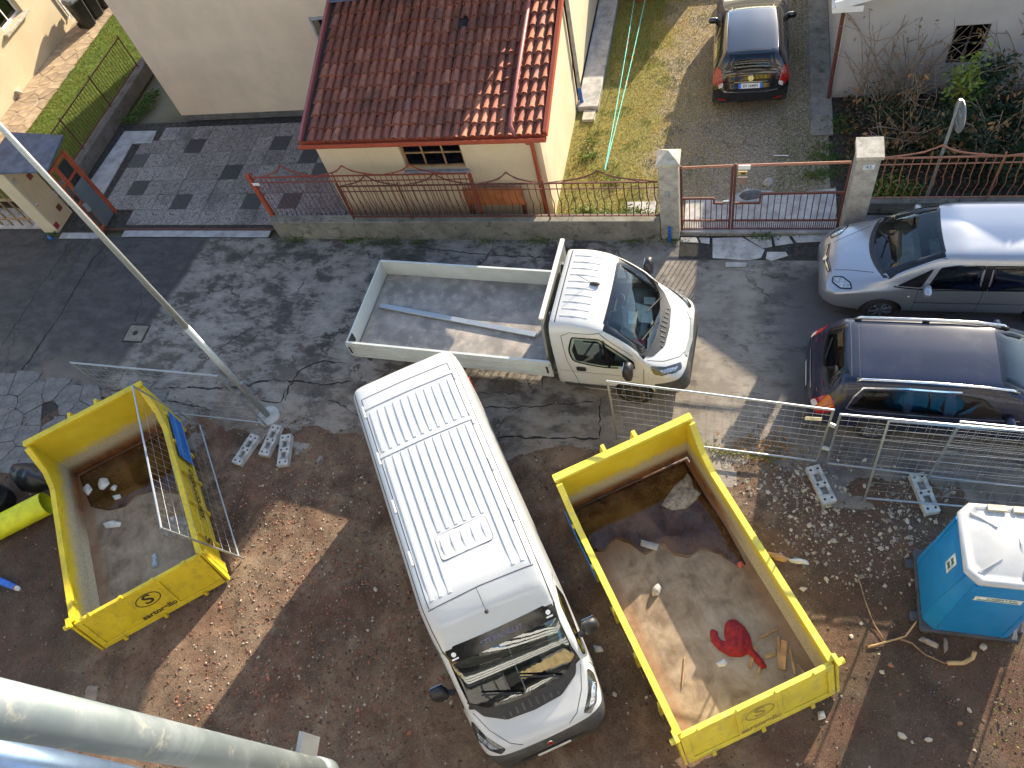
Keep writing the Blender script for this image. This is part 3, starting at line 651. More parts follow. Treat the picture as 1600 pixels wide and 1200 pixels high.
def gate_leaf(x0, x1, ztop, rails, step_, n, label):
    o_ = (x0, 11.75, 0); t_ = thing('iron_gate', label, 'gate', o_, group=None); Y = 11.75
    for x in (x0, x1):
        mb = MB(o_); mb.tube([(x, Y, .04), (x, Y, ztop+.05)], .03 if x == .09 else .024, 8); mb.build('stile', M['iron'], t_)
    mb = MB(o_); mb.tube([(x0, Y, ztop), (x1, Y, ztop+.03)], .026, 8); mb.build('top_rail', M['orange_iron'], t_)
    for z in (.07, .33):
        mb = MB(o_); mb.bar((x0, Y, z), (x1, Y, z), .03, .035); mb.build('rail', M['iron'], t_)
    mb = MB(o_)
    for a, b in zip(step_, step_[1:]): mb.bar((a[0], Y, a[1]), (b[0], Y, b[1]), .035, .045)
    mb.build('mid_rail', M['iron'], t_)
    me = None; me2 = None
    for k in range(n):
        x = x0+(x1-x0)*(k+.5)/n
        mb = MB(o_); zt = .82
        for a, b in zip(step_, step_[1:]):
            if min(a[0], b[0]) <= x <= max(a[0], b[0]): zt = a[1]
        mb.tube([(x, Y, .08), (x, Y, zt)], .009, 4, False); mb.build('baluster', M['iron'], t_)
        for q in (-.33, .33):
            mb = MB(o_); xx = x+q*(x1-x0)/n; mb.tube([(xx, Y, .08), (xx, Y, .33)], .008, 4, False); mb.build('short_bar', M['iron'], t_)
    return t_, o_
g1, go = gate_leaf(-.93, .05, 1.80, None, [(-.93, .97), (-.28, .97), (-.28, .83), (.05, .83)], 9, 'narrow brown iron gate leaf hung on the doorbell pillar')
mb = MB(go); mb.box(-.1, .03, 11.70, 11.72, .86, .93); mb.build('handle', M['galv'], g1)
g2, go2 = gate_leaf(.11, 2.18, 1.83, None, [(.11, .83), (.62, .83), (.62, 1.08), (2.18, 1.1)], 17, 'wide brown iron gate leaf with stepped middle rail and a small sign')
mb = MB(go2); mb.box(.16, .38, 11.69, 11.712, 1.78, 1.88); mb.build('sign_plate', M['white_paint'], g2)
mb = MB(go2); mb.box(.16, .33, 11.69, 11.712, 1.64, 1.73); p_ = mb.build('warning_plate', simple('yellow_plate', (.45, .34, .12), .5), g2)
mb = MB(go2); mb.box(.22, .30, 11.684, 11.689, 1.66, 1.70); mb.build('print', M['rubber'], p_)
mb = MB(go2); mb.box(.16, .34, 11.69, 11.712, 1.4, 1.58); mb.build('warning_plate', simple('brown_plate', (.22, .16, .13), .6), g2)

# ---- right-hand house, its fence and sign
o_ = (2.2, 15.9, 0); rh = thing('grey_house', 'low grey rendered house with a dark window behind the bare shrubs', 'house', o_)
RS = .26; rz = lambda x: 2.55+RS*(x-1.93)
mb = MB(o_); grid_wall(mb, (2.2, 15.9, 0), UX, -UY, [0, 2.18, 2.84, 9.1], [0, .76, 1.68, 2.5], {(1, 1)}, .3); mb.prism([(2.2, 15.9, 2.501), (11.3, 15.9, 2.501), (11.3, 15.9, 2.6), (6.75, 15.9, rz(6.75)-.12), (2.2, 15.9, 2.52)], (0, .3, 0)); mb.build('wall', M['grey_stucco'], rh)
mb = MB(o_); grid_wall(mb, (2.201, 24, 0), -UY, -UX, [0, 8.09], [0, 2.52], set(), .3); mb.build('wall', M['grey_stucco'], rh)
mb = MB(o_); grid_wall(mb, (11.3, 16.2, 0), UY, UX, [0, 7.8], [0, 2.5], set(), .3); mb.build('wall', M['grey_stucco'], rh)
mb = MB(o_)
for s in (0, 1):
    xe = 1.93 if s == 0 else 11.57; xm = 6.75
    mb.prism([(xe, 15.5, 2.55), (xm, 15.5, rz(6.75)), (xm, 15.5, rz(6.75)+.14), (xe, 15.5, 2.69)], (0, 8.8, 0))
mb.build('roof', M['terracotta'], rh)
mb = MB(o_); mb.bar((1.9, 15.47, 2.6), (6.75, 15.47, rz(6.75)+.05), .05, .18); mb.bar((11.6, 15.47, 2.6), (6.78, 15.47, rz(6.75)+.05), .05, .18); mb.build('barge_board', M['white_paint'], rh)
mb = MB(o_); mb.box(1.86, 2.45, 15.52, 15.88, 2.40, 2.53); mb.build('eave_return', M['white_paint'], rh)
mb = MB(o_); mb.tube([(1.98, 15.6, 2.5), (2.12, 15.84, 2.3), (2.12, 15.84, .05)], .045, 8); mb.build('downpipe', M['iron'], rh)
f = window(rh, o_, (4.38, 15.9, .76), UX, -UY, .66, .92, 2, 2, .08, simple('dark_timber', (.05, .04, .035), .7), .04)
def post_sign():
    o_ = (3.87, 12.44, 0); t_ = thing('road_sign', 'round traffic sign on a thin grey pole seen from behind beside the parked silver minivan', 'road sign', o_)
    mb = MB(o_); mb.tube([(3.87, 12.44, 0), (3.87, 12.44, 2.62)], .03, 10); mb.build('pole', M['galv_dull'], t_)
    c = Vector((3.93, 12.42, 2.28)); n = Vector((1, .12, 0)).normalized(); mb = MB(o_); mb.lathe([(.30, 0), (.30, .012), (.285, .02)], c, n, 28); mb.build('disc', M['galv'], t_)
    mb = MB(o_); mb.lathe([(.29, .021), (.285, .023)], c, n, 28); mb.build('sign_face', simple('sign_red', (.5, .02, .02), .4), t_)
    mb = MB(o_); s = n.cross(UZ); mb.bar(c-n*.02-s*.16+UZ*.1, c-n*.02+s*.16+UZ*.1, .03); mb.bar(c-n*.02-s*.16-UZ*.1, c-n*.02+s*.16-UZ*.1, .03); mb.build('bracket', M['galv_dull'], t_)
post_sign()
o_ = (2.7, 12.3, 0); rf = thing('iron_fence', 'rusty scrolled iron fence on a low kerb in front of the bare shrubs', 'fence', o_)
mb = MB(o_); mb.box(2.66, 12., 12.24, 12.42, 0, .3); bevel(mb.build('kerb', M['wall_conc'], rf), .015, 1)
railing(rf, o_, 2.68, 12, 12.33, .3, 1.4, [4.9, 7.2, 9.5], 60, M['orange_iron'], [(2.7, 4.9, .3), (4.9, 7.2, .3), (7.2, 9.5, .3)])

# ---- rear of the driveway
o_ = (-1, 20.4, 0); rw = thing('rear_wall', 'rough pale wall closing the far end of the driveway', 'wall', o_)
mb = MB(o_); mb.box(-3.7, -1.0, 20.65, 20.95, 0, 1.75); mb.build('masonry', m_stucco('pale_render', (.42, .37, .3), damt=.6), rw)
mb = MB(o_); mb.box(-1.9, -.3, 20.25, 20.64, 0, .2); bevel(mb.build('stone_step', M['slab_conc'], rw), .02, 1)
mb = MB(); 
for k in range(4): mb.box(-2.82, -2.2, 20.25+.09*k, 20.25+.09*(k+1)-.012, .02, .3+.12*k)
tag(mb.build('wooden_steps', simple('red_timber', (.3, .07, .04), .6, randvar=0)), 'small red timber steps against the rear wall', 'steps')
mb = MB(); mb.box(-.35, .1, 20.0, 20.3, .016, .4); tag(bevel(mb.build('planter', M['cap_conc']), .02, 1), 'pale square stone planter by the rear wall', 'planter')
mb = MB(); mb.lathe([(.18, 0), (.2, .5), (.21, .52), (.17, .52)], (-2.0, 20.45, .02), UZ, 14); tag(mb.build('barrel', simple('dark_green_barrel', (.035, .045, .02), .6)), 'dark green barrel beside the red timber steps', 'barrel')

# ---- left house, retaining wall, fence, bins, porch
LX = -22.11
o_ = (LX, 12, .3); lh = thing('cream_house', 'sunlit cream house wall with a deep-set window above the stone path', 'house', o_)
mb = MB(o_); grid_wall(mb, (LX, 8, .3), UY, UX, [0, 10.42, 11.55, 13.05], [0, 1.42, 2.7, 5.7], {(1, 1)}, .3); mb.build('wall', M['left_stucco'], lh)
mb = MB(o_); grid_wall(mb, (LX-.25, 21.052, .3), UY, UX, [0, 9], [0, 5.7], set(), .3); mb.build('wall', m_stucco('shaded_stucco', (.3, .28, .28), damt=.1), lh)  # far stretch of the wall: its shade is painted in as greyer stucco
mb = MB(o_); mb.box(LX-7, LX+.4, 7.6, 30.4, 6.001, 6.2); mb.build('eave', M['white_paint'], lh)
window(lh, o_, (LX, 18.42, 1.72), UY, UX, 1.13, 1.28, 2, 1, .2, M['white_paint'], .07)
mb = MB(o_); mb.box(LX+.002, LX+.14, 18.3, 19.67, 1.63, 1.715); bevel(mb.build('window_sill', M['cap_conc'], lh), .01, 1)
mb = MB(o_); mb.tube([(LX+.05, 21.0, 5.9), (LX+.05, 21.0, .62), (LX+.05, 20.9, .56)], .035, 8); mb.build('downpipe', M['white_paint'], lh)
q = AX(27, 142, LX); mb = MB(o_); mb.box(LX+.002, LX+.1, q.y-.1, q.y+.1, q.z-.06, q.z+.06); mb.lathe([(.04, 0), (.05, .08), (.02, .1)], (LX+.1, q.y-.06, q.z-.03), UX, 10); bevel(mb.build('wall_lamp', M['cap_conc'], lh), .008, 1)
o_ = (-17.95, 15, 0); rw2 = thing('retaining_wall', 'dark concrete retaining wall between the lawn and the paved courtyard', 'wall', o_)
mb = MB(o_); mb.box(-18.1, -17.76, 12.46, 21, 0, .42); bevel(mb.build('masonry', M['plinth'], rw2), .015, 1)
o_ = (-17.95, 12.9, .42); lf = thing('lawn_fence', 'thin brown iron bar fence on the retaining wall beside the lawn', 'fence', o_)
for z in (.5, 1.42):
    mb = MB(o_); mb.bar((-17.95, 12.7, z), (-17.95, 18.2, z), .025, .03); mb.build('rail', M['iron'], lf)
for y in (12.72, 14.5, 16.3, 18.18):
    mb = MB(o_); mb.bar((-17.95, y, .40), (-17.95, y, 1.5), .03); mb.build('post', M['iron'], lf)
me = None
for k in range(46):
    if me is None: mb = MB(); mb.tube([(0, 0, .08), (0, 0, 1.0)], .011, 4, False); b = mb.build('bar', M['iron'], lf); me = b.data
    else: b = link(bpy.data.objects.new('bar', me), lf)
    b.location = (0, 12.78-12.9+k*.1165, 0)
def bin_(x, y, rzz, label):
    t_ = thing('waste_bin', label, 'bin', (x, y, .318), rzz, 'black waste bins on the stone path')
    sec = lambda w, d, z: [(a*w, b*d, z) for a, b in ((-.5, -.36), (-.36, -.5), (.36, -.5), (.5, -.36), (.5, .36), (.36, .5), (-.36, .5), (-.5, .36))]
    V = sec(.40, .44, .03)+sec(.48, .54, .86)+sec(.53, .6, .88)+sec(.53, .6, .93); F = [(r*8+i, r*8+(i+1) % 8, (r+1)*8+(i+1) % 8, (r+1)*8+i) for r in range(3) for i in range(8)]+[tuple(range(7, -1, -1)), tuple(range(24, 32))]
    mesh_obj('body', V, F, M['black_plastic'], t_)
    V = sec(.54, .62, .931)+sec(.52, .6, .97)+sec(.4, .46, 1.01); F = [(r*8+i, r*8+(i+1) % 8, (r+1)*8+(i+1) % 8, (r+1)*8+i) for r in range(2) for i in range(8)]+[tuple(range(7, -1, -1)), tuple(range(16, 24))]
    mesh_obj('lid', V, F, simple('lid_grey', (.1, .11, .11), .45) if 'lid_grey' not in bpy.data.materials else bpy.data.materials['lid_grey'], t_)
    mb = MB(); mb.tube([(-.2, .33, .9), (.2, .33, .9)], .02, 8); mb.build('handle', M['black_plastic'], t_)
    for s in (-1, 1): mb = MB(); mb.lathe([(.1, -.03), (.1, .03)], (s*.2, .22, .1), UX, 12); mb.build('wheel', M['rubber'], t_)
for (px, py), lb in zip(((140, 40), (152, 24), (166, 8)), ('black waste bin at the open end of the row on the stone path', 'black waste bin in the middle of the row of three', 'black waste bin at the house end of the row of three')):
    q = G(px, py, .32); bin_(q.x, q.y, 1.2, lb)
# porch with pedestrian gate
o_ = (-17.2, 12.1, 0); pc = thing('entrance_porch', 'small entrance porch with blue slate canopy, cream pillar and red iron frame', 'porch', o_)
mb = MB(o_); mb.box(-18.0, -17.5, 11.66, 12.44, 0, 2.12); pi = bevel(mb.build('pillar', M['cream_stucco'], pc), .015, 1)
mb = MB(o_); mb.prism([(-18.05, 11.58, 2.16), (-16.0, 11.62, 2.16), (-16.05, 12.75, 2.3), (-17.9, 12.95, 2.3)], (0, 0, .06)); bevel(mb.build('canopy', M['slate'], pc), .01, 1)
dk = simple('deco_red', (.2, .05, .04), .6)
for k, (px, py) in enumerate(((46, 275), (22, 284), (92, 324), (88, 352), (57, 320))):
    q = AX(px, py, -17.5); mb = MB(o_)
    if k == 1: mb.box(-17.499, -17.49, q.y-.07, q.y+.07, q.z-.08, q.z+.08)
    elif k == 4: mb.lathe([(.04, 0), (.05, .02), (.02, .05)], (-17.5, q.y, q.z), UX, 12)
    else: mb.box(-17.499, -17.485, q.y-.075, q.y+.075, q.z-.08, q.z+.08)
    mb.build('ornament', [dk, M['cap_conc'], dk, simple('deco_crimson', (.3, .03, .06), .6), M['galv']][k], pi)
fr = MB(o_)
for y in (11.62, 12.4): fr.box(-16.1, -16.0, y-.045, y+.045, 0, 2.15)
for z in (.1, 1.0, 1.6, 2.1): fr.box(-16.08, -16.02, 11.666, 12.354, z-.03, z+.03)
fr.box(-16.09, -16.01, 11.86, 11.93, .13, 2.07); fr.build('gate_frame', M['red_metal'], pc)
mb = MB(o_); mb.box(-15.99, -15.96, 11.8, 12.28, .1, 1.42); bevel(mb.build('sheet_panel', M['grey_sheet'], pc), .006, 1)
mb = MB(o_); mb.box(-16.0, -15.92, 11.7, 11.79, .75, .98); mb.build('lock_box', M['galv_dull'], pc)
mb = MB(o_); mb.box(-16.06, -16.04, 11.95, 12.3, 1.0, 2.0); mb.build('screen', M['dark_in'], pc)
tag(MB().tube([(-17.75, 11.5, .03), (-17.6, 11.42, .03)], .045, 8).build('pipe_stub', bpy.data.materials['blue_pipe']), 'blue pipe end poking out at the foot of the cream porch pillar', 'pipe')
# ornate side gate left of the porch
o_ = (-19, 11.9, 0); og = thing('ornate_gate', 'tan ornamental metal gate left of the porch pillar', 'gate', o_)
mb = MB(o_)
for z in (.3, 1.0, 1.7): mb.bar((-21, 11.9, z), (-18.05, 11.9, z), .05, .06)
mb.build('rail', simple('tan_metal', (.3, .2, .11), .6), og)
for k in range(9): mb = MB(o_); x = -20.9+.34*k; mb.bar((x, 11.9, .05), (x, 11.9, 1.8), .04); mb.build('bar', bpy.data.materials['tan_metal'], og)
struct(mesh_obj('porch_floor', [(-23, 11.8, .008), (-16.05, 11.8, .008), (-16.05, 12.6, .008), (-23, 12.6, .008)], [(0, 1, 2, 3)], M['slab_conc']))

# ---- scaffolded block behind the camera (seen only in reflections, and it bounces the sun back)
o_ = (-3, -2.6, 0); sb = thing('apartment_block', 'grey apartment block under repair facing the street', 'building', o_)
us = [0]
for k in range(8): us += [1.6+4.2*k, 3.2+4.2*k]
us.append(36); zs = [0]
for k in range(5): zs += [1+3*k, 2.5+3*k]
zs.append(16); holes = {(i, j) for i in range(1, len(us)-1, 2) for j in range(1, len(zs)-1, 2)}
mb = MB(o_); grid_wall(mb, (15, -2.6, 0), -UX, UY, us, zs, holes, .3); mb.build('wall', m_stucco('block_stucco', (.2, .2, .2), damt=.1), sb)
for i, j in sorted(holes):
    mb = MB(o_); mb.box(15-us[i+1], 15-us[i], -2.86, -2.82, zs[j], zs[j+1]); mb.build('window', M['dark_in'], sb)
o_ = (-3, -1.6, 0); sf = thing('scaffolding', 'steel scaffolding with plank decks in front of the apartment block', 'scaffolding', o_)
pln = simple('deck_plank', (.55, .56, .53), .6, 0, .15, 3); tarp = simple('blue_netting', (.05, .17, .36), .8); ply = simple('plywood_sheet', (.5, .38, .18), .7)
for x in [14-2.5*k for k in range(13)]:
    for y in (-1.1, -2.2): mb = MB(o_); mb.tube([(x, y, 0), (x, y, 15.5)], .024, 6); mb.build('standard', M['galv'], sf)
for z in (2, 4, 6, 8, 10):
    for y in (-1.1, -2.2): mb = MB(o_); mb.tube([(-16, y, z+1), (14, y, z+1)], .024, 6); mb.build('ledger', M['galv'], sf)
    for k in range(3): mb = MB(o_); y = -1.25-.32*k; mb.box(-16, 14, y-.28, y, z, z+.04); mb.build('deck_plank', pln, sf)
    for k in range(3): mb = MB(o_); mb.box(-16, 14, -1.075, -1.055, z+.06+.26*k, z+.22+.26*k); mb.build('toe_board', M['white_paint'], sf)
for (x0_, z0_) in ((-3.5, 4.1), (4, 2.1), (1.5, 6.1), (-11, 2.1)): mb = MB(o_); mb.box(x0_, x0_+2.4, -1.07, -1.06, z0_, z0_+1.8); mb.build('netting', tarp, sf)
for (x0_, z0_) in ((-6, 2.1), (-1, 0.1), (6.5, 4.1)): mb = MB(o_); mb.box(x0_, x0_+2.4, -1.07, -1.05, z0_, z0_+1.2); mb.build('boarding', ply, sf)
# ================================================================== vehicles
def pchip(xs, ys, x):
    n = len(xs)
    for i in range(n-1):
        if x <= xs[i+1] or i == n-2: break
    h = xs[i+1]-xs[i]; t = (x-xs[i])/h
    def slope(k):
        if k == 0 or k == n-1:
            a, b = (0, 1) if k == 0 else (n-2, n-1); return (ys[b]-ys[a])/(xs[b]-xs[a])*.6
        d0 = (ys[k]-ys[k-1])/(xs[k]-xs[k-1]); d1 = (ys[k+1]-ys[k])/(xs[k+1]-xs[k])
        return 0 if d0*d1 <= 0 else 2*d0*d1/(d0+d1)
    m0, m1 = slope(i)*h, slope(i+1)*h; t2, t3 = t*t, t*t*t
    return ys[i]*(2*t3-3*t2+1)+m0*(t3-2*t2+t)+ys[i+1]*(-2*t3+3*t2)+m1*(t3-t2)
def body_mesh(ST, dx=.035, nround=5):
    """lofted closed shell. ST = [(x, zb, w, zB, [(y,z) x3 up the side], ztop)]"""
    xs = [s[0] for s in ST]
    ch = []
    for s in ST:
        x, zb, w, zB, up, zt = s
        ch.append([(0, zb), (w*.86, zb), (w*.985, zb+.10), (w*1.0, (zb+zB)*.5+.02), (w*.985, zB)]+list(up)+[(up[-1][0]*.5, zt-(zt-up[-1][1])*.28), (0, zt)])
    K = len(ch[0]); n = max(20, int((xs[-1]-xs[0])/dx)); X = sorted(set([xs[0]+(xs[-1]-xs[0])*i/n for i in range(n+1)]))
    rings = []
    for x in X:
        p = [(pchip(xs, [c[k][0] for c in ch], x), pchip(xs, [c[k][1] for c in ch], x)) for k in range(K)]
        # smooth the half section: Catmull-Rom resample
        fine = []
        for k in range(K-1):
            p0 = p[k-1] if k else (-p[1][0], p[1][1]); p1, p2 = p[k], p[k+1]; p3 = p[k+2] if k+2 < K else (-p[k][0], p[k][1])
            for q in range(nround):
                t = q/nround; L1 = math.dist(p1, p2)+1e-6
                d1 = [(p2[a]-p0[a])/(math.dist(p0, p2)+1e-6)*L1*.75 for a in (0, 1)]; d2 = [(p3[a]-p1[a])/(math.dist(p1, p3)+1e-6)*L1*.75 for a in (0, 1)]
                t2, t3 = t*t, t*t*t
                fine.append(tuple(p1[a]*(2*t3-3*t2+1)+d1[a]*(t3-2*t2+t)+p2[a]*(-2*t3+3*t2)+d2[a]*(t3-t2) for a in (0, 1)))
        fine.append(p[-1]); fine = [(max(0, a), b) for a, b in fine]; fine[0] = (0, fine[0][1])
        rings.append([(x, a, b) for a, b in fine]+[(x, -a, b) for a, b in fine[-2:0:-1]])
    N = len(rings[0]); V = [v for r in rings for v in r]; F = []
    for i in range(len(rings)-1):
        for k in range(N): F.append((i*N+k, (i+1)*N+k, (i+1)*N+(k+1) % N, i*N+(k+1) % N))
    for (b, fl) in ((0, False), (len(rings)-1, True)):
        r = rings[b]; H = len(r)//2; idx = [b*N+k for k in range(N)]
        for k in range(H):       # cap as a strip of quads between the two halves
            a, c = idx[k], idx[k+1]; d, e = idx[(N-k-1) % N], idx[(N-k) % N]
            q = [a, c, d, e]; q = [v for j, v in enumerate(q) if v not in q[:j]]
            if len(q) > 2: F.append(tuple(q if fl else q[::-1]))
    return V, F
def bmesh_of(V, F):
    bm = bmesh.new(); vs = [bm.verts.new(v) for v in V]
    for f in F:
        try: bm.faces.new([vs[i] for i in f])
        except ValueError: pass
    bmesh.ops.remove_doubles(bm, verts=bm.verts, dist=1e-5); bmesh.ops.recalc_face_normals(bm, faces=bm.faces); return bm
def side_prism(poly, ya, yb):
    mb = MB(); mb.prism([(x, ya, z) for x, z in poly], (0, yb-ya, 0)); return mb
def top_prism(poly, za, zb):
    mb = MB(); mb.prism([(x, y, za) for x, y in poly], (0, 0, zb-za)); return mb
class Car:
    def __init__(s, root, ST, paint, dx=.035):
        s.root = root; V, F = body_mesh(ST, dx); s.bm = bmesh_of(V, F); s.bvh = BVHTree.FromBMesh(s.bm); s.mats = [paint, M['car_in']]; s.cut = []
    def assign(s, planes, mat, extra=None):
        """faces on the positive side of all planes get their own material (crisp edges by bisecting)"""
        s.mats.append(mat); k = len(s.mats)-1; eps = 1e-5
        for co, no in planes:
            bmesh.ops.bisect_plane(s.bm, geom=list(s.bm.verts)+list(s.bm.edges)+list(s.bm.faces), plane_co=co, plane_no=no)
        for f in s.bm.faces:
            c = f.calc_center_median()
            if all((c-Vector(co)).dot(Vector(no)) > -eps for co, no in planes) and (extra is None or extra(c)): f.material_index = k
        return k
    def hit(s, mode, a, b, off=0.):
        d = {'Z': ((a, b, 4), (0, 0, -1)), 'Y+': ((a, 3, b), (0, -1, 0)), 'Y-': ((a, -3, b), (0, 1, 0)), 'X+': ((9, a, b), (-1, 0, 0)), 'X-': ((-3, a, b), (1, 0, 0))}[mode]
        p, n, i, ds = s.bvh.ray_cast(Vector(d[0]), Vector(d[1]))
        if p is None:
            g = {'Z': (a, b, 1.), 'Y+': (a, .9, b), 'Y-': (a, -.9, b), 'X+': (6, a, b), 'X-': (0, a, b)}[mode]
            p, n, i, ds = s.bvh.find_nearest(Vector(g))
        if n.dot(Vector(d[1])) > 0: n = -n
        return p+n*off, n
    def panel(s, name, mode, poly, mat, off=.004, step=.07, frit=0., frit_mat=None, inner=None, parent=None, thick=0.):
        loops = None
        if frit or inner:
            if inner is None:
                c = (sum(p[0] for p in poly)/len(poly), sum(p[1] for p in poly)/len(poly)); inner = []
                n = len(poly); ar = sum(poly[i-1][0]*poly[i][1]-poly[i][0]*poly[i-1][1] for i in range(n)); sg = 1 if ar > 0 else -1
                for i in range(n):
                    a, b, d = Vector(poly[i-1]), Vector(poly[i]), Vector(poly[(i+1) % n]); e = (d-a)
                    if e.length < 1e-6: continue
                    e.normalize(); q = b+Vector((-e.y, e.x))*sg*frit
                    if in_poly(q.x, q.y, poly) and seg_dist(q.x, q.y, poly) > frit*.8: inner.append((q.x, q.y))
            loops = [inner]
        v, F = tri_poly(poly, step, loops); V = [s.hit(mode, p.x, p.y, off)[0] for p in v]; mi = None; mats = mat
        if loops:
            mi = [0 if in_poly(sum(v[i].x for i in f)/3, sum(v[i].y for i in f)/3, inner) else 1 for f in F]; mats = [mat, frit_mat or M['frit']]
        o = mesh_obj(name, V, F, mats, parent or s.root, True, mi); return o
    def strip(s, name, mode, pts, wd, mat, off=.003, parent=None, closed=False):
        P = [Vector(p) for p in pts]
        if closed: P.append(P[0])
        Q = []
        for a, b in zip(P, P[1:]):
            n = max(1, int((b-a).length/.05)); Q += [a+(b-a)*i/n for i in range(n)]
        Q.append(P[-1]); V = []; F = []
        for i, q in enumerate(Q):
            d = (Q[min(i+1, len(Q)-1)]-Q[max(0, i-1)]).normalized(); nrm = Vector((-d.y, d.x))*wd/2
            V += [s.hit(mode, *(q+nrm), off)[0], s.hit(mode, *(q-nrm), off)[0]]
        F = [(2*i, 2*i+1, 2*i+3, 2*i+2) for i in range(len(Q)-1)]
        return mesh_obj(name, V, F, mat, parent or s.root, True)
    def finish(s, names, thr=35):
        """apply the cutters, then split by material into parts"""
        me = bpy.data.meshes.new('b'); s.bm.to_mesh(me); s.bm.free()
        for m in s.mats: me.materials.append(m)
        o = bpy.data.objects.new('b', me); COL.objects.link(o); tmp = []
        for mb in s.cut:
            c = mb.build('cutter', [M['car_in']]); tmp.append(c)
            md = o.modifiers.new('c', 'BOOLEAN'); md.operation = 'DIFFERENCE'; md.object = c
            md.solver = 'MANIFOLD' if s.cut else 'EXACT'
            try: md.material_mode = 'TRANSFER'
            except Exception: pass
        dg = bpy.context.evaluated_depsgraph_get(); r = bpy.data.meshes.new_from_object(o.evaluated_get(dg))
        mnames = [m.name if m else '' for m in r.materials]
        for x in tmp+[o]: bpy.data.objects.remove(x)
        bm0 = bmesh.new(); bm0.from_mesh(r); out = []
        groups = {}
        for f in bm0.faces:
            nm = mnames[f.material_index] if f.material_index < len(mnames) else ''
            groups.setdefault(nm, []).append(f.index)
        for i, m in enumerate(s.mats):
            ids = set(groups.get(m.name, []))
            if not ids: continue
            b2 = bm0.copy(); b2.faces.ensure_lookup_table()
            bmesh.ops.delete(b2, geom=[f for f in b2.faces if f.index not in ids], context='FACES')
            for e in b2.edges: e.smooth = len(e.link_faces) == 2 and e.calc_face_angle(0) < rad(thr)
            for f in b2.faces: f.smooth = True; f.material_index = 0
            mm = bpy.data.meshes.new(names[i]); b2.to_mesh(mm); b2.free(); mm.materials.append(m)
            out.append(link(bpy.data.objects.new(names[i], mm), s.root))
        bm0.free(); return out
def wheel(root, x, y, r, wd, rim_mat, spokes=7, steel=False, rot=0.):
    sgn = 1 if y > 0 else -1; w_ = bpy.data.objects.new('wheel', None); link(w_, root); w_.location = (x, y, r); w_.rotation_euler = (0, 0, rot)
    h = wd/2; mb = MB(); mb.lathe([(r*.62, -h), (r*.9, -h*1.02), (r*.985, -h*.75), (r, -h*.3), (r, h*.3), (r*.985, h*.75), (r*.9, h*1.02), (r*.62, h)], (0, 0, 0), (0, 1, 0), 28); mb.build('tyre', M['rubber'], w_, True)
    mb = MB(); f = h*sgn
    rp = r*.64; mb.lathe([(rp, f*1.0), (rp*.94, f*1.03), (rp*.9, f*.7)] if sgn > 0 else [(rp*.9, f*.7), (rp*.94, f*1.03), (rp, f*1.0)], (0, 0, 0), (0, 1, 0), 28)
    if steel:
        mb.lathe([(rp*.9, f*.72), (rp*.6, f*.86), (rp*.3, f*.8), (rp*.26, f*.98), (rp*.05, f)] if sgn > 0 else [(rp*.05, f), (rp*.26, f*.98), (rp*.3, f*.8), (rp*.6, f*.86), (rp*.9, f*.72)], (0, 0, 0), (0, 1, 0), 20)
    else:
        for k in range(spokes):
            a = 2*math.pi*k/spokes; d = Vector((math.cos(a), 0, math.sin(a))); t = Vector((-math.sin(a), 0, math.cos(a)))
            mb.obox(d*rp*.52+Vector((0, f*.9, 0)), d, t, UY, rp*.44, rp*.11, .015)
        mb.lathe([(rp*.2, f*.7), (rp*.2, f*.98)] if sgn > 0 else [(rp*.2, f*.98), (rp*.2, f*.7)], (0, 0, 0), (0, 1, 0), 14)
    mb.build('rim', rim_mat, w_)
    mb = MB(); mb.lathe([(rp*.88, f*.3), (rp*.88, f*.35)] if sgn > 0 else [(rp*.88, f*.35), (rp*.88, f*.3)], (0, 0, 0), (0, 1, 0), 20); mb.build('brake', M['rubber'], w_)
    return w_
def ellip(name, c, ax, mat, root, n=14, m=8, flat=None):
    V = []; F = []
    for i in range(m+1):
        t = math.pi*i/m
        for k in range(n):
            a = 2*math.pi*k/n; sx = lambda v: math.copysign(abs(v)**.7, v)
            V.append((c[0]+ax[0]*sx(math.sin(t))*sx(math.cos(a)), c[1]+ax[1]*sx(math.sin(t))*sx(math.sin(a)), c[2]+ax[2]*sx(math.cos(t))))
    F = [(i*n+k, i*n+(k+1) % n, (i+1)*n+(k+1) % n, (i+1)*n+k) for i in range(m) for k in range(n)]
    return mesh_obj(name, V, F, mat, root, True)
def arch(x, z, r, y0, y1, n=20):
    P = [(x+r*math.cos(2*math.pi*k/n), z+r*math.sin(2*math.pi*k/n)) for k in range(n)]; return side_prism(P, y0, y1)
def cavity(poly, wb, wt, zb, zt):
    """cabin hollow: side outline with width tapering upwards"""
    n = len(poly); W = lambda z: wb+(wt-wb)*max(0, min(1, (z-zb)/(zt-zb)))
    mb = MB(); V = [(x, -W(z), z) for x, z in poly]+[(x, W(z), z) for x, z in poly]
    mb.add(V, [tuple(range(n)), tuple(range(2*n-1, n-1, -1))]+[(i, n+i, n+(i+1) % n, (i+1) % n) for i in range(n)]); return mb
def seat(root, x, y, z, mat, w=.5):
    mb = MB(); mb.box(x-.22, x+.28, y-w/2, y+w/2, z, z+.16); mb.prism([(x-.22, y-w/2, z+.1), (x-.08, y-w/2, z+.1), (x-.26, y-w/2, z+.7), (x-.38, y-w/2, z+.68)], (0, w, 0)); mb.box(x-.4, x-.3, y-.14, y+.14, z+.71, z+.9)
    return bevel(mb.build('seat', mat, root), .04, 2)
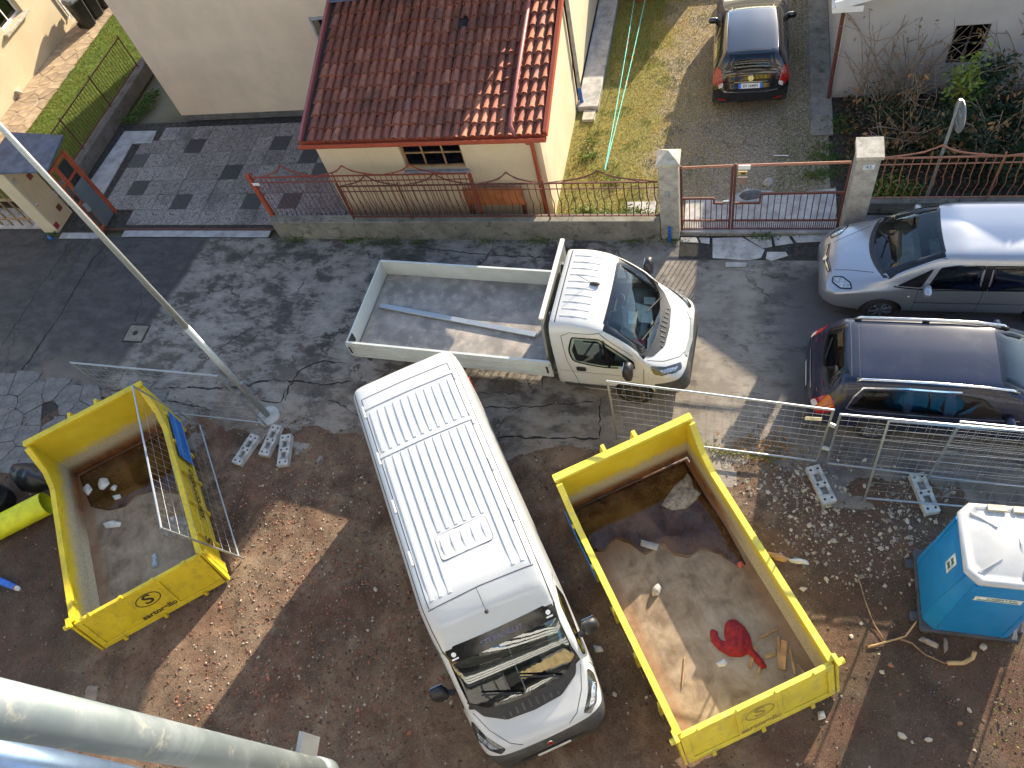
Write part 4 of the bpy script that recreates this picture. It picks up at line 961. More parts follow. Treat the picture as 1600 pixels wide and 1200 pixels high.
def steer(root, c, r, mat):
    c = Vector(c); n = Vector((-.55, 0, .83)).normalized(); a = Vector((0, 1, 0)); b = n.cross(a); P = [c+r*(math.cos(2*math.pi*k/20)*a+math.sin(2*math.pi*k/20)*b) for k in range(21)]
    mb = MB(); mb.tube(P, .016, 6, False); mb.bar(c-a*r, c+a*r, .03, .02); return mb.build('steering_wheel', mat, root)
M['car_in'] = simple('car_interior', (.02, .021, .022), .85); M['frit'] = simple('frit_black', (.008, .008, .009), .12, 0, .1, 3)
M['car_glass'] = m_glass('car_glass', (.82, .92, .89)); M['dark_glass'] = m_glass('dark_car_glass', (.16, .18, .19)); M['privacy'] = m_glass('privacy_glass', (.05, .055, .06))
M['van_white'] = m_paint('van_white', (.47, .485, .49), .3, 0, .5, (.42, .38, .32), .12); M['truck_white'] = m_paint('truck_white', (.46, .465, .455), .32, 0, .5, (.42, .38, .3), .16)
M['silver'] = m_paint('silver_paint', (.33, .35, .385), .3, .6, .8, damt=.1); M['navy'] = m_paint('navy_paint', (.008, .012, .032), .25, .0, .25, damt=.04); M['black_car'] = m_paint('black_paint', (.006, .007, .012), .1, .0, 1., damt=.03)
M['bumper'] = simple('bumper_plastic', (.045, .047, .05), .55, 0, .25, 6, .15, 120, dirt=(.16, .14, .12), dirt_amt=.4); M['seam'] = simple('panel_gap', (.03, .03, .032), .7)
M['lamp'] = simple('headlamp', (.32, .35, .38), .08, .35, .5, 25, coat=1.); M['lamp_dark'] = simple('headlamp_dark', (.04, .042, .045), .1, .2, .3, 20, coat=1.)
M['red_lamp'] = simple('red_lens', (.30, .006, .006), .12, 0, .3, 30, coat=1.); M['clear_lamp'] = simple('clear_lens', (.55, .5, .46), .12, 0, .2, 30, coat=1.)
M['chrome'] = simple('chrome', (.62, .65, .68), .14, .95, .05); M['alu'] = m_galv('aluminium', (.55, .58, .6), .35, .8); M['alloy'] = simple('alloy', (.5, .51, .53), .25, .85, .1)
M['steel_rim'] = simple('steel_rim', (.33, .29, .2), .5, .4, .2, 8); M['seat_cloth'] = simple('seat_cloth', (.05, .055, .06), .9, 0, .3, 30); M['seat_light'] = simple('pale_seat', (.24, .26, .23), .85, 0, .2, 12); M['dash'] = simple('dashboard', (.055, .07, .075), .7, 0, .2, 6)
M['paper'] = simple('paper', (.8, .85, .83), .8, 0, .06, 8); M['paper_blue'] = simple('blue_card', (.3, .5, .55), .8)
for k in ('van_white',): pass

# -- shared light-commercial cab nose; x measured from the front bumper
def lcv_nose(o):
    return [(o-1.02, .3, 1.01, 1.20, [(.93, 1.48), (.885, 1.66), (.77, 1.72)], 1.78), (o-.70, .3, .99, 1.05, [(.935, 1.19), (.885, 1.27), (.76, 1.30)], 1.36),
            (o-.42, .3, .965, .96, [(.90, 1.05), (.80, 1.10), (.64, 1.13)], 1.16), (o-.18, .3, .90, .86, [(.81, .93), (.69, .98), (.5, 1.01)], 1.03),
            (o-.05, .31, .80, .76, [(.71, .82), (.6, .86), (.4, .885)], .90), (o, .33, .71, .62, [(.62, .68), (.5, .72), (.34, .74)], .75)]
def arcpoly(xa, ya, ka, xb, yb, kb, n=9):
    """screen outline seen from above: edge a (top) and edge b (base), each an arc x = x0 + k*(y/w)^2"""
    A = [(xa+ka*(2*i/n-1)**2, ya*(2*i/n-1)) for i in range(n+1)]; B = [(xb+kb*(1-2*i/n)**2, yb*(1-2*i/n)) for i in range(n+1)]
    return A+B
WS = lambda o, tw=.83: arcpoly(o-1.435, tw, -.035, o-.60, .865, -.17)
def lcv_front(c, o, root, big_grille=True):
    """glass, lamps, bumper and trims shared by the van and the tipper"""
    c.panel('cowl', 'Z', round_poly([(o-.86, -.86), (o-.70, -.62), (o-.62, 0), (o-.70, .62), (o-.86, .86), (o-.63, .72), (o-.47, .42), (o-.44, 0), (o-.47, -.42), (o-.63, -.72)], .03, 2), M['black_plastic'], .006, .05)
    for k in range(-4, 5): c.strip('cowl_slat', 'Z', [(o-.60+.06*abs(k)/4, k*.105-.03), (o-.49, k*.105-.03)], .03, M['bumper'], .016)
    for s in (-1, 1):
        c.panel('headlight', 'Z', round_poly([(o-.66, s*.905), (o-.40, s*.80), (o-.16, s*.60), (o-.13, s*.70), (o-.24, s*.84), (o-.44, s*.945), (o-.6, s*.96)], .03, 2), M['lamp_dark'], .006, .04)
        c.panel('lamp_lens', 'Z', round_poly([(o-.50, s*.90), (o-.32, s*.79), (o-.2, s*.70), (o-.24, s*.80), (o-.42, s*.91)], .02, 2), M['lamp'], .012, .04)
        c.strip('bonnet_seam', 'Z', [(o-.72, s*.84), (o-.45, s*.72), (o-.2, s*.52), (o-.12, s*.36)], .008, M['seam'])
    for s, b in ((-1, -.05), (1, .55)):
        mb = MB(); p0 = c.hit('Z', o-.68, b, .03)[0]; p1 = c.hit('Z', o-.86, b-.55, .035)[0]; mb.bar(p0, p1, .02, .025); mb.build('wiper', M['rubber'], root)
def mirror(root, x, y, z, hmat=None, w=.13, h=.2):
    s = 1 if y > 0 else -1
    m_ = ellip('mirror', (x, y+s*.16, z), (.085, w, h), hmat or M['black_plastic'], root)
    mb = MB(); mb.bar((x+.04, y-s*.04, z-.06), (x, y+s*.1, z-.04), .07, .09); mb.build('mirror_arm', M['black_plastic'], m_)
    mb = MB(); mb.box(x-.088, x-.08, y+s*.16-w*.7, y+s*.16+w*.7, z-h*.7, z+h*.7); mb.build('mirror_glass', M['chrome'], m_)
    return m_

# ---------------------------------------------------------------- white panel van
VL = 6.05; VH = rad(-58.27)
van = thing('panel_van', 'white high-roof panel van with ribbed roof parked on the dirt between the skips', 'van', (-5.209, 6.341, 0), VH)
up = [(.985, 1.9), (.93, 2.33), (.83, 2.475)]
ST = [(0, .34, .985, 1.25, [(.955, 1.86), (.90, 2.28), (.80, 2.42)], 2.45), (.07, .3, 1.02, 1.25, [(.98, 1.88), (.925, 2.32), (.825, 2.465)], 2.50), (.5, .3, 1.025, 1.25, up, 2.52), (2.5, .3, 1.025, 1.25, up, 2.525), (3.95, .3, 1.025, 1.25, up, 2.515),
      (4.3, .3, 1.025, 1.25, [(.975, 1.84), (.915, 2.21), (.80, 2.34)], 2.41), (4.62, .3, 1.02, 1.24, [(.95, 1.70), (.895, 1.97), (.80, 2.05)], 2.11)]+lcv_nose(VL)
vc = Car(van, ST, M['van_white'])
vc.assign([((VL, 0, .95), (.25, 0, -1)), ((VL-.72, 0, 0), (1, 0, 0))], M['bumper'])
wsp = WS(VL, .85)
vc.panel('windscreen', 'Z', wsp, m_glass('reflective_screen', (.5, .62, .6), 0., 3.5), .003, .08, inner=arcpoly(VL-1.25, .80, -.03, VL-.665, .815, -.15))
vc.cut += [cavity([(3.6, .75), (VL-1.05, .75), (VL-.9, 1.1), (VL-1.45, 1.98), (3.6, 2.1)], .93, .76, 1.2, 2.1), top_prism([((x-5.3)*.965+5.3, y*.965) for x, y in wsp], 1.16, 3)]
swin = round_poly([(4.32, 1.30), (4.32, 1.92), (4.62, 1.9), (5.22, 1.33), (5.22, 1.22)], .06, 3)
for s in (-1, 1):
    vc.panel('side_window', 'Y+' if s > 0 else 'Y-', swin, M['dark_glass'], .004, .08, frit=.03)
    vc.cut.append(side_prism([(4.38, 1.36), (4.38, 1.86), (4.6, 1.84), (5.08, 1.36)], s*.4, s*1.3))
    md = 'Y+' if s > 0 else 'Y-'
    vc.strip('door_seam', md, [(4.15, .5), (4.15, 1.9), (4.3, 2.02), (4.6, 1.99)], .012, M['seam']); vc.strip('door_seam', md, [(5.3, .5), (5.32, 1.15)], .012, M['seam'])
    vc.strip('side_moulding', md, [(.4, .62), (4.0, .62)], .16, M['bumper'], .012); vc.strip('roof_gutter', 'Z', [(.1, s*.865), (2.5, s*.872), (4.2, s*.865), (4.62, s*.85)], .014, M['seam'])
    for xw in (1.05, 5.08): vc.cut.append(arch(xw, .36, .42, s*.72, s*1.3)); wheel(van, xw, s*.9, .345, .22, M['steel_rim'], steel=True)
    mirror(van, VL-1.12, s*1.03, 1.42, None, .13, .2)
    mb = MB(); mb.box(-.02, .035, s*.96-.06, s*.96+.06, .95, 1.45); bevel(mb.build('tail_light', M['red_lamp'], van), .02, 2)
lcv_front(vc, VL, van)
vc.strip('grille', 'X+', [(-.5, .62), (.5, .62)], .1, M['black_plastic'], .01)
p, n = vc.hit('X+', 0, .84, .004); mb = MB(); mb.lathe([(.055, 0), (.055, .01), (.045, .014)], p, n, 18); e_ = mb.build('badge', M['chrome'], van)
mb = MB(); mb.lathe([(.042, .0145), (.04, .017)], p, n, 18); mb.build('badge_face', M['red_lamp'], e_)
mb = MB(); mb.box(VL-.04, VL+.012, -.26, .26, .42, .53); mb.build('number_plate', M['white_paint'], van)
rr_ = [(.62, 1.42, 11), (1.56, 4.02, 11)]
hp = []
ci, si = math.cos(VH), math.sin(VH)
for px in ((676, 836), (760, 801), (777, 843), (688, 882)):
    q = G(*px, 2.53)-Vector((-5.209, 6.341, 0)); hp.append((ci*q.x+si*q.y, -si*q.x+ci*q.y))
hx0, hx1 = min(p[0] for p in hp)+.04, max(p[0] for p in hp)-.04; hy0, hy1 = min(p[1] for p in hp)+.04, max(p[1] for p in hp)-.04
def rib(c, root, x0, x1, y, w=.062, h=.014, name='roof_rib', mat=None):
    n = max(2, int((x1-x0)/.25)); V = []; F = []
    for i in range(n+1):
        x = x0+(x1-x0)*i/n; k = .6 if i in (0, n) else 1
        for (dy, dz) in ((-w/2, .0), (-w/2+.010, h*k), (w/2-.010, h*k), (w/2, .0)): p, _ = c.hit('Z', x, y+dy); V.append((p.x, p.y, p.z+dz+.001))
    F = [(4*i+k, 4*i+4+k, 4*i+5+k, 4*i+1+k) for i in range(n) for k in range(3)]
    return mesh_obj(name, V, F, mat or M['van_white'], root)
for (a, b, n) in rr_:
    for k in range(n):
        y = -.69+1.38*k/(n-1)
        b2 = b if not (hy0-.03 < y < hy1+.03 and b > 3) else hx0-.05
        rib(vc, van, a, b2, y)
for xx in (.5, 1.49): rib2 = vc.strip('roof_swage', 'Z', [(xx, -.80), (xx, .80)], .07, M['van_white'], .012)
vc.strip('roof_seam', 'Z', [(4.12, -.8), (4.1, 0), (4.12, .8)], .012, M['seam'])
vc.strip('roof_seam', 'Z', [(.30, -.78), (.30, .78)], .012, M['seam'])
for s in (-1, 1): vc.strip('roof_seam', 'Z', [(.3, s*.775), (1.5, s*.775), (4.1, s*.775)], .012, M['seam'])
for s in (-1, 1):
    for xx in (.55, 1.5, 2.4, 3.3):
        p, _ = vc.hit('Z', xx, s*.80); mb = MB(); mb.box(p.x-.12, p.x+.12, p.y-.02, p.y+.02, p.z-.005, p.z+.015); bevel(mb.build('roof_mount', M['van_white'], van), .008, 1)
hat = vc.panel('roof_hatch', 'Z', round_poly([(hx0, hy0), (hx1, hy0), (hx1, hy1), (hx0, hy1)], .07, 4), M['van_white'], .014, .1)
vc.strip('roof_hatch_seam', 'Z', round_poly([(hx0, hy0), (hx1, hy0), (hx1, hy1), (hx0, hy1)], .07, 4), .014, M['seam'], .006, closed=True)
for k in range(5): rib(vc, van, hx0+.07, hx1-.07, hy0+(hy1-hy0)*(k+.5)/5, .05, .026, 'hatch_rib')
p, n = vc.hit('Z', 4.42, -.05); mb = MB(); mb.lathe([(.03, 0), (.02, .03), (.006, .04)], p, n, 10); mb.tube([p+n*.03, p+Vector((-.3, 0, .22))], .004, 5); mb.build('antenna', M['rubber'], van)
txm = simple('visor_lettering', (.10, .095, .15), .4); vm = van.matrix_basis
pc_, nn = vc.hit('Z', VL-1.345, 0, .006); px_, _ = vc.hit('Z', VL-1.30, 0, .006); pd_ = (px_-pc_).normalized()
ax_ = Vector((0, -1, 0)); ay_ = -pd_; az_ = ax_.cross(ay_)
ax_ = Vector((0, 1, 0)); ay_ = -pd_; az_ = ax_.cross(ay_)
text_obj('lettering', 'STEFANELLI', .105, txm, van, pc_, Matrix((ax_, ay_, az_)).transposed(), .001, sx=1.15, bold=.002)
for s in (-1, 1):
    pq, nq = vc.hit('Z', VL-1.345, s*.72, .006); mb = MB(); mb.lathe([(.035, 0), (.035, .002)], pq-pd_*.03, nq, 16); mb.obox(pq+pd_*.035+nq*.001, Vector((0, 1, 0)), pd_, nq, .05, .012, .001); mb.build('sticker', M['white_paint'], van)
vb = vc.finish(['body', 'interior', 'bumper'])
for y in (-.55, .0, .55): seat(van, 4.25, y, .78, M['seat_cloth'], .46)
mb = MB(); mb.prism([(VL-1.05, -.92, .8), (VL-.86, -.92, 1.1), (VL-1.0, -.92, 1.19), (VL-1.3, -.92, 1.12), (VL-1.35, -.92, .8)], (0, 1.84, 0)); bevel(mb.build('dashboard', M['dash'], van), .03, 2)
steer(van, (VL-1.48, .45, 1.18), .2, M['rubber'])
def in_van(x, y, z): return van.matrix_basis @ Vector((x, y, z))
van.matrix_basis = Matrix.Translation((-5.209, 6.341, 0)) @ Matrix.Rotation(VH, 4, 'Z')
mb = MB(); a, b, c_, d = in_van(VL-1.02, .8, 1.205), in_van(VL-1.16, .52, 1.2), in_van(VL-1.42, .60, 1.60), in_van(VL-1.36, .80, 1.60); mb.prism([a, b, c_, d], (0, 0, .006))
cd = tag(mb.build('card_notice', simple('grey_card', (.5, .49, .44), .8)), 'printed grey card propped inside the windscreen of the panel van', 'card')

# ---------------------------------------------------------------- dropside truck
th = rad(-3.40)
trk = thing('dropside_truck', 'white single-cab dropside truck with empty bed standing on the street', 'truck', (-.463, 8.303, 0), th)
trk.matrix_basis = Matrix.Translation((-.463, 8.303, 0)) @ Matrix.Rotation(th, 4, 'Z')
ST = [(-2.37, .42, .99, 1.25, [(.96, 1.74), (.91, 2.05), (.82, 2.16)], 2.19), (-2.33, .4, 1.01, 1.25, [(.975, 1.75), (.92, 2.08), (.825, 2.185)], 2.22), (-2.0, .35, 1.02, 1.25, [(.975, 1.76), (.92, 2.09), (.83, 2.2)], 2.24), (-1.72, .3, 1.02, 1.25, [(.97, 1.74), (.915, 2.06), (.82, 2.16)], 2.205), (-1.46, .3, 1.02, 1.24, [(.955, 1.70), (.90, 1.97), (.81, 2.06)], 2.12)]+lcv_nose(0)
tc = Car(trk, ST, M['truck_white'])
tc.assign([((0, 0, .90), (.25, 0, -1)), ((-.58, 0, 0), (1, 0, 0))], M['bumper'])
wsp = WS(0, .85)
tc.panel('windscreen', 'Z', wsp, M['car_glass'], .003, .08, frit=.035)
tc.cut += [cavity([(-2.2, .75), (-1.05, .75), (-.9, 1.1), (-1.45, 1.98), (-2.2, 2.06)], .93, .76, 1.2, 2.06), top_prism([((x+.75)*.965-.75, y*.965) for x, y in wsp], 1.12, 3)]
swin = round_poly([(-2.03, 1.28), (-2.08, 1.62), (-1.98, 1.98), (-1.5, 1.95), (-.92, 1.36), (-.9, 1.20), (-1.55, 1.18)], [.12, .12, .06, .1, .05, .04, .2], 3)
for s in (-1, 1):
    md = 'Y+' if s > 0 else 'Y-'
    tc.panel('side_window', md, swin, M['car_glass'], .004, .08, frit=.028)
    tc.cut.append(side_prism([(-1.96, 1.32), (-2.0, 1.62), (-1.92, 1.91), (-1.54, 1.89), (-1.02, 1.36), (-1.0, 1.27), (-1.5, 1.25)], s*.4, s*1.3))
    tc.strip('window_divider', md, [(-1.36, 1.22), (-1.44, 1.9)], .045, M['frit'], .008)
    tc.strip('door_seam', md, [(-2.16, 1.98), (-2.13, 1.3), (-2.02, .82), (-1.96, .45)], .01, M['seam']); tc.strip('door_seam', md, [(-2.16, 1.98), (-2.0, 2.07), (-1.5, 2.04), (-.95, 1.5)], .01, M['seam']); tc.strip('door_seam', md, [(-.78, .62), (-.76, 1.18)], .01, M['seam'])
    tc.strip('door_crease', md, [(-2.3, .98), (-.86, .98)], .008, M['seam'])
    tc.panel('door_handle', md, round_poly([(-1.98, 1.02), (-1.80, 1.02), (-1.80, 1.15), (-1.98, 1.15)], .04, 3), M['black_plastic'], .012, .04)
    tc.strip('side_moulding', md, [(-2.27, .53), (-1.3, .55)], .12, M['bumper'], .012)
    tc.cut.append(arch(-.98, .36, .42, s*.70, s*1.3)); wheel(trk, -.98, s*.9, .345, .22, M['steel_rim'], steel=True, rot=rad(-4))
    for dy in (-.0,): wheel(trk, -4.75, s*.86, .345, .22, M['steel_rim'], steel=True)
    mirror(trk, -.98, s*1.03, 1.42, None, .13, .2)
    p, _ = tc.hit(md, -.66, .93, .006); mb = MB(); mb.lathe([(.03, -.01), (.03, .005)], p, (0, s, 0), 10); mb.build('indicator', M['clear_lamp'], trk)
lcv_front(tc, 0, trk)
tc.strip('grille', 'X+', [(-.5, .6), (.5, .6)], .12, M['black_plastic'], .01); tc.strip('grille_bar', 'Z', [(-.10, -.42), (-.06, 0), (-.10, .42)], .05, M['galv_dull'], .012)
for k in range(10): rib(tc, trk, -2.2, -1.72, -.68+.151*k, .03, .012, 'roof_rib', M['truck_white'])
tc.strip('roof_seam', 'Z', [(-2.27, -.82), (-2.27, .82)], .02, M['seam'])
p, n = tc.hit('Z', -1.72, .05); ell = ellip('antenna', (p.x, p.y, p.z+.02), (.09, .035, .03), M['black_plastic'], trk); mb = MB(); mb.tube([(p.x-.05, p.y, p.z+.03), (p.x-.3, p.y, p.z+.25)], .005, 5); mb.build('aerial_rod', M['rubber'], ell)
tc.finish(['body', 'interior', 'bumper'])
for y in (-.55, .0, .55): seat(trk, -1.9, y, .78, M['seat_light'] if y > -.5 else M['seat_cloth'], .46)
mb = MB(); mb.prism([(-1.05, -.92, .8), (-.8, -.92, 1.1), (-.92, -.92, 1.19), (-1.32, -.92, 1.14), (-1.38, -.92, .8)], (0, 1.84, 0)); bevel(mb.build('dashboard', simple('grey_dash', (.16, .2, .2), .7), trk), .03, 2)
steer(trk, (-1.5, .45, 1.18), .2, M['rubber'])
BZ0, BZ1, BX0, BX1 = .80, 1.25, -6.60, -2.46
t_deck = simple('phenolic_deck', (.23, .21, .19), .55, 0, .25, 2.5, .15, 90, dirt=(.42, .36, .29), dirt_amt=.7, dscale=5.)
mb = MB(); mb.box(BX0+.035, BX1, -1.03, 1.03, BZ0, BZ0+.05); mb.build('bed_floor', t_deck, trk)
def board(x0, x1, y0, y1):
    mb = MB(); mb.box(x0, x1, y0, y1, BZ0-.02, BZ1); return mb
alu = simple('painted_alu', (.48, .51, .49), .42, .1, .06, 3, dirt=(.4, .38, .33), dirt_amt=.35)
for nm, bx in (('side_board', (BX0, BX1+.02, -1.065, -1.035)), ('side_board', (BX0, BX1+.02, 1.035, 1.065)), ('tail_board', (BX0-.03, BX0-.001, -1.06, 1.06))):
    o = board(*bx).build(nm, alu, trk); bevel(o, .006, 1)
    mb = MB()
    if nm == 'side_board':
        s = -1 if bx[2] < 0 else 1; yy = s*1.07
        for z in (BZ0+.06, BZ0+.26): mb.box(BX0+.1, BX1-.1, min(yy-.008, yy+.008), max(yy-.008, yy+.008), z, z+.09)
        mb.box(BX0, BX1, s*1.05-.022, s*1.05+.022, BZ1+.001, BZ1+.02)
    else:
        for z in (BZ0+.06, BZ0+.26): mb.box(BX0-.044, BX0-.031, -.95, .95, z, z+.09)
    mb.build('board_rib', alu, o)
for x in (BX0+.02, BX1-.06):
    for s in (-1, 1):
        mb = MB(); mb.box(x-.05, x+.05, s*1.072-.012, s*1.072+.012, BZ0+.05, BZ1-.03); lk = mb.build('latch_plate', alu, trk)
        mb = MB(); mb.box(x-.018, x+.018, s*1.088-.008, s*1.088+.008, BZ0+.14, BZ1-.1); mb.build('latch', M['rubber'], lk)
mb = MB(); mb.box(BX0+.001, BX0+.03, -1.02, -.80, BZ0+.22, BZ1-.02); bevel(mb.build('corner_plate', M['rubber'], trk), .01, 1)
mb = MB(); mb.prism([(-2.50, -1.0, BZ0), (-2.50, -.78, 2.18), (-2.50, 1.04, 2.18), (-2.50, 1.04, BZ0)], (-.045, 0, 0)); hb = bevel(mb.build('headboard', simple('grey_headboard', (.2, .21, .195), .5, .2, .1, 3), trk), .006, 1)
mb = MB(); mb.bar((-2.52, -.78, 2.20), (-2.52, 1.06, 2.20), .075, .04); mb.build('headboard_rail', simple('cream_alu', (.64, .62, .55), .45, .1, .05), hb)
for y in (.7, -.45): mb = MB(); mb.box(-2.495, -2.46, y-.03, y+.03, 1.7, 1.95); mb.build('rope_bracket', M['galv'], hb)
mb = MB()
for s in (-1, 1): mb.box(-6.3, -2.0, s*.42-.04, s*.42+.04, .52, .70)
for x in (-6.1, -5.2, -4.2, -3.2): mb.box(x-.04, x+.04, -.98, .98, .701, .779)
mb.build('chassis', M['rubber'], trk)
for s in (-1, 1):
    mb = MB(); mb.box(-5.2, -4.3, s*.85-.16, s*.85+.16, .715, .76); mb.build('mudguard', M['black_plastic'], trk)
mb = MB(); mb.box(-6.45, -6.38, -.95, .95, .48, .6); mb.build('rear_bar', M['bumper'], trk)
TW = lambda x, y, z: trk.matrix_basis @ Vector((x, y, z))
a, b = G(594, 477, .9), G(838, 523, .9); mb = MB(); d = (b-a).normalized(); s_ = Vector((-d.y, d.x, 0))
mb.obox((a+b)/2-Vector((0, 0, .012)), d, s_, UZ, (b-a).length/2, .055, .025)
tag(bevel(mb.build('metal_profile', M['galv']), .006, 1), 'long pale metal profile lying diagonally in the truck bed', 'metal profile')
DZ = 1.2
def sheet(px, z, mat, label, cat='paper', tilt=0., th_=.004):
    P = [G(x, y, z) for x, y in px]; P = [Vector((p.x, p.y, z+tilt*i)) for i, p in enumerate(P)]
    mb = MB(); mb.prism(P, (0, 0, th_)); o = mb.build('paper_sheet' if cat == 'paper' else cat.replace(' ', '_'), mat); return tag(o, label, cat)
sheet([(993, 473), (1018, 480), (1021, 506), (998, 503)], DZ+.012, M['paper'], 'crumpled white delivery papers on the truck dashboard')
sheet([(982, 486), (997, 489), (993, 507), (982, 506)], DZ+.02, M['paper_blue'], 'pale blue card lying on the clipboard inside the truck cab')
sheet([(1006, 464), (1024, 465), (1024, 476), (1006, 475)], DZ+.03, M['paper'], 'small white note on the dashboard next to the windscreen of the truck')
sheet([(990, 528), (1010, 531), (1006, 541), (988, 538)], DZ+.012, simple('red_leaflet', (.5, .03, .03), .5, 0, .5, 30), 'bright red leaflet on the truck dashboard', 'leaflet')
sheet([(985, 539), (1005, 543), (1000, 552), (983, 548)], DZ+.012, simple('colour_leaflet', (.45, .4, .12), .5, 0, .9, 25), 'multicoloured leaflet on the truck dashboard below the red one', 'leaflet')
mb = MB(); q = [G(x, y, DZ-.03) for x, y in ((972, 480), (992, 476), (996, 512), (975, 514))]; mb.prism(q, (0, 0, .035)); tag(bevel(mb.build('clipboard', simple('grey_clipboard', (.1, .13, .14), .5)), .008, 1), 'dark grey organiser tray on the truck dashboard under papers', 'tray')
mb = MB(); q = [G(x, y, DZ) for x, y in ((1002, 512), (1015, 514), (1012, 526), (996, 526))]; mb.prism(q, (0, 0, .02)); tag(bevel(mb.build('cap', simple('khaki_cap', (.2, .22, .17), .8)), .006, 1), 'khaki cloth folded on the truck dashboard beside the papers', 'cloth')
# ================================================================== passenger cars
def sidewins(c, polys, glass, frit=.02, cutk=.9, cut=True):
    for s in (-1, 1):
        md = 'Y+' if s > 0 else 'Y-'
        for P in polys:
            c.panel('side_window', md, round_poly(P, .035, 3), glass, .004, .08, frit=frit)
            if cut:
                cx = sum(p[0] for p in P)/len(P); cz = sum(p[1] for p in P)/len(P)
                c.cut.append(side_prism([(cx+(x-cx)*cutk, cz+(z-cz)*cutk) for x, z in P], s*.4, s*1.2))
# ---------------------------------------------------------------- silver minivan
sv = thing('silver_minivan', 'silver minivan parked facing the concrete gate pillar', 'car', (6.234, 10.361, 0), math.pi)
L = 4.47
ST = [(0, .40, .70, .70, [(.64, .80), (.58, .86), (.45, .9)], .92), (.1, .34, .84, .86, [(.77, 1.02), (.69, 1.22), (.58, 1.30)], 1.33), (.35, .28, .88, .93, [(.81, 1.18), (.71, 1.46), (.60, 1.545)], 1.58), (1.1, .25, .895, .95, [(.825, 1.2), (.72, 1.50), (.60, 1.59)], 1.63),
      (2.2, .25, .895, .95, [(.825, 1.2), (.715, 1.49), (.60, 1.58)], 1.625), (2.6, .25, .895, .94, [(.81, 1.18), (.69, 1.45), (.585, 1.535)], 1.575), (3.1, .25, .895, .92, [(.80, 1.10), (.72, 1.25), (.60, 1.31)], 1.35), (3.46, .25, .89, .88, [(.80, .98), (.745, 1.04), (.63, 1.08)], 1.12),
      (3.78, .25, .88, .82, [(.78, .90), (.68, .955), (.5, .99)], 1.02), (4.15, .26, .83, .72, [(.72, .78), (.6, .835), (.4, .87)], .895), (4.40, .28, .68, .60, [(.60, .655), (.48, .70), (.3, .72)], .735), (4.47, .31, .55, .50, [(.46, .53), (.38, .56), (.22, .58)], .585)]
c = Car(sv, ST, M['silver'])
w_ = arcpoly(2.60, .64, -.05, 3.60, .745, -.20)
c.panel('windscreen', 'Z', w_, M['car_glass'], .003, .08, frit=.03); c.cut += [cavity([(.5, .6), (3.0, .6), (3.2, .95), (2.62, 1.42), (2.2, 1.52), (.7, 1.52)], .78, .60, .9, 1.52), top_prism([((x-3.1)*.96+3.1, y*.96) for x, y in w_], .95, 3)]
SW = [[(3.25, 1.0), (2.72, 1.36), (2.86, 1.0)], [(2.78, .98), (2.62, 1.38), (2.35, 1.45), (1.95, 1.46), (1.92, .97)], [(1.82, .97), (1.84, 1.46), (1.3, 1.46), (.98, 1.42), (.95, .98)], [(.85, 1.0), (.88, 1.42), (.45, 1.36), (.38, 1.06)]]
sidewins(c, SW, M['dark_glass'])
for s in (-1, 1):
    md = 'Y+' if s > 0 else 'Y-'
    c.strip('door_pillar', md, [(1.88, .975), (1.89, 1.455)], .11, M['frit'], .007); c.strip('door_pillar', md, [(.91, .99), (.93, 1.41)], .1, M['frit'], .007)
    c.strip('belt_trim', md, [(3.3, .985), (2.6, .955), (.4, .98)], .02, M['frit'], .006); c.strip('side_moulding', md, [(2.9, .62), (.9, .62)], .03, M['chrome'], .008)
    for x in (2.9, 1.87, .95): c.strip('door_seam', md, [(x, .38), (x, .95)], .009, M['seam'])
    c.strip('sill', md, [(3.0, .31), (.95, .31)], .05, M['silver'], .015)
    for xw in (3.42, .75): c.cut.append(arch(xw, .33, .37, s*.62, s*1.2)); wheel(sv, xw, s*.77, .32, .2, M['alloy'], 7, rot=rad(6) if xw > 2 else 0)
    c.strip('wheel_lip', md, [(3.42+.385*math.cos(a*math.pi/12), .33+.385*math.sin(a*math.pi/12)) for a in range(0, 13)], .03, M['silver'], .012)
    c.panel('headlight', 'Z', round_poly([(4.28, s*.46), (4.30, s*.58), (4.16, s*.74), (3.96, s*.80), (3.98, s*.68), (4.12, s*.52)], .04, 3), M['lamp'], .006, .05, frit=.022)
    c.panel('door_handle', md, round_poly([(2.06, .78), (2.24, .78), (2.24, .84), (2.06, .84)], .025, 3), M['silver'], .02, .05)
    ellip('mirror', (2.78, s*.97, 1.02), (.07, .13, .085), M['silver'], sv)
    p, _ = c.hit(md, 3.02, .78, .004); mb = MB(); mb.lathe([(.025, 0), (.02, .01)], p, (0, s, 0), 10); mb.build('side_repeater', M['clear_lamp'], sv)
    c.strip('bonnet_crease', 'Z', [(3.62, s*.56), (3.95, s*.44), (4.25, s*.34)], .012, M['seam'], .001)
c.strip('bonnet_gap', 'Z', [(4.3, -.36), (4.345, 0), (4.3, .36)], .01, M['seam'])
c.panel('grille', 'Z', round_poly([(4.31, -.34), (4.37, 0), (4.31, .34), (4.36, .34), (4.42, 0), (4.36, -.34)], .02, 2), M['black_plastic'], .006, .04)
c.strip('grille_bar', 'Z', [(4.34, -.32), (4.395, 0), (4.34, .32)], .022, M['chrome'], .014)
p, n = c.hit('Z', 4.385, 0, .015); mb = MB(); mb.lathe([(.05, 0), (.05, .012), (.042, .014)], p, n, 16); mb.build('badge', M['chrome'], sv)
for y in (.25, -.4): mb = MB(); p0 = c.hit('Z', 3.5, y, .02)[0]; p1 = c.hit('Z', 3.36, y-.45 if y > 0 else y+.35, .025)[0]; mb.bar(p0, p1, .018, .02); mb.build('wiper', M['rubber'], sv)
c.panel('cowl', 'Z', arcpoly(3.60, .72, -.2, 3.68, .70, -.2), M['black_plastic'], .005, .06)
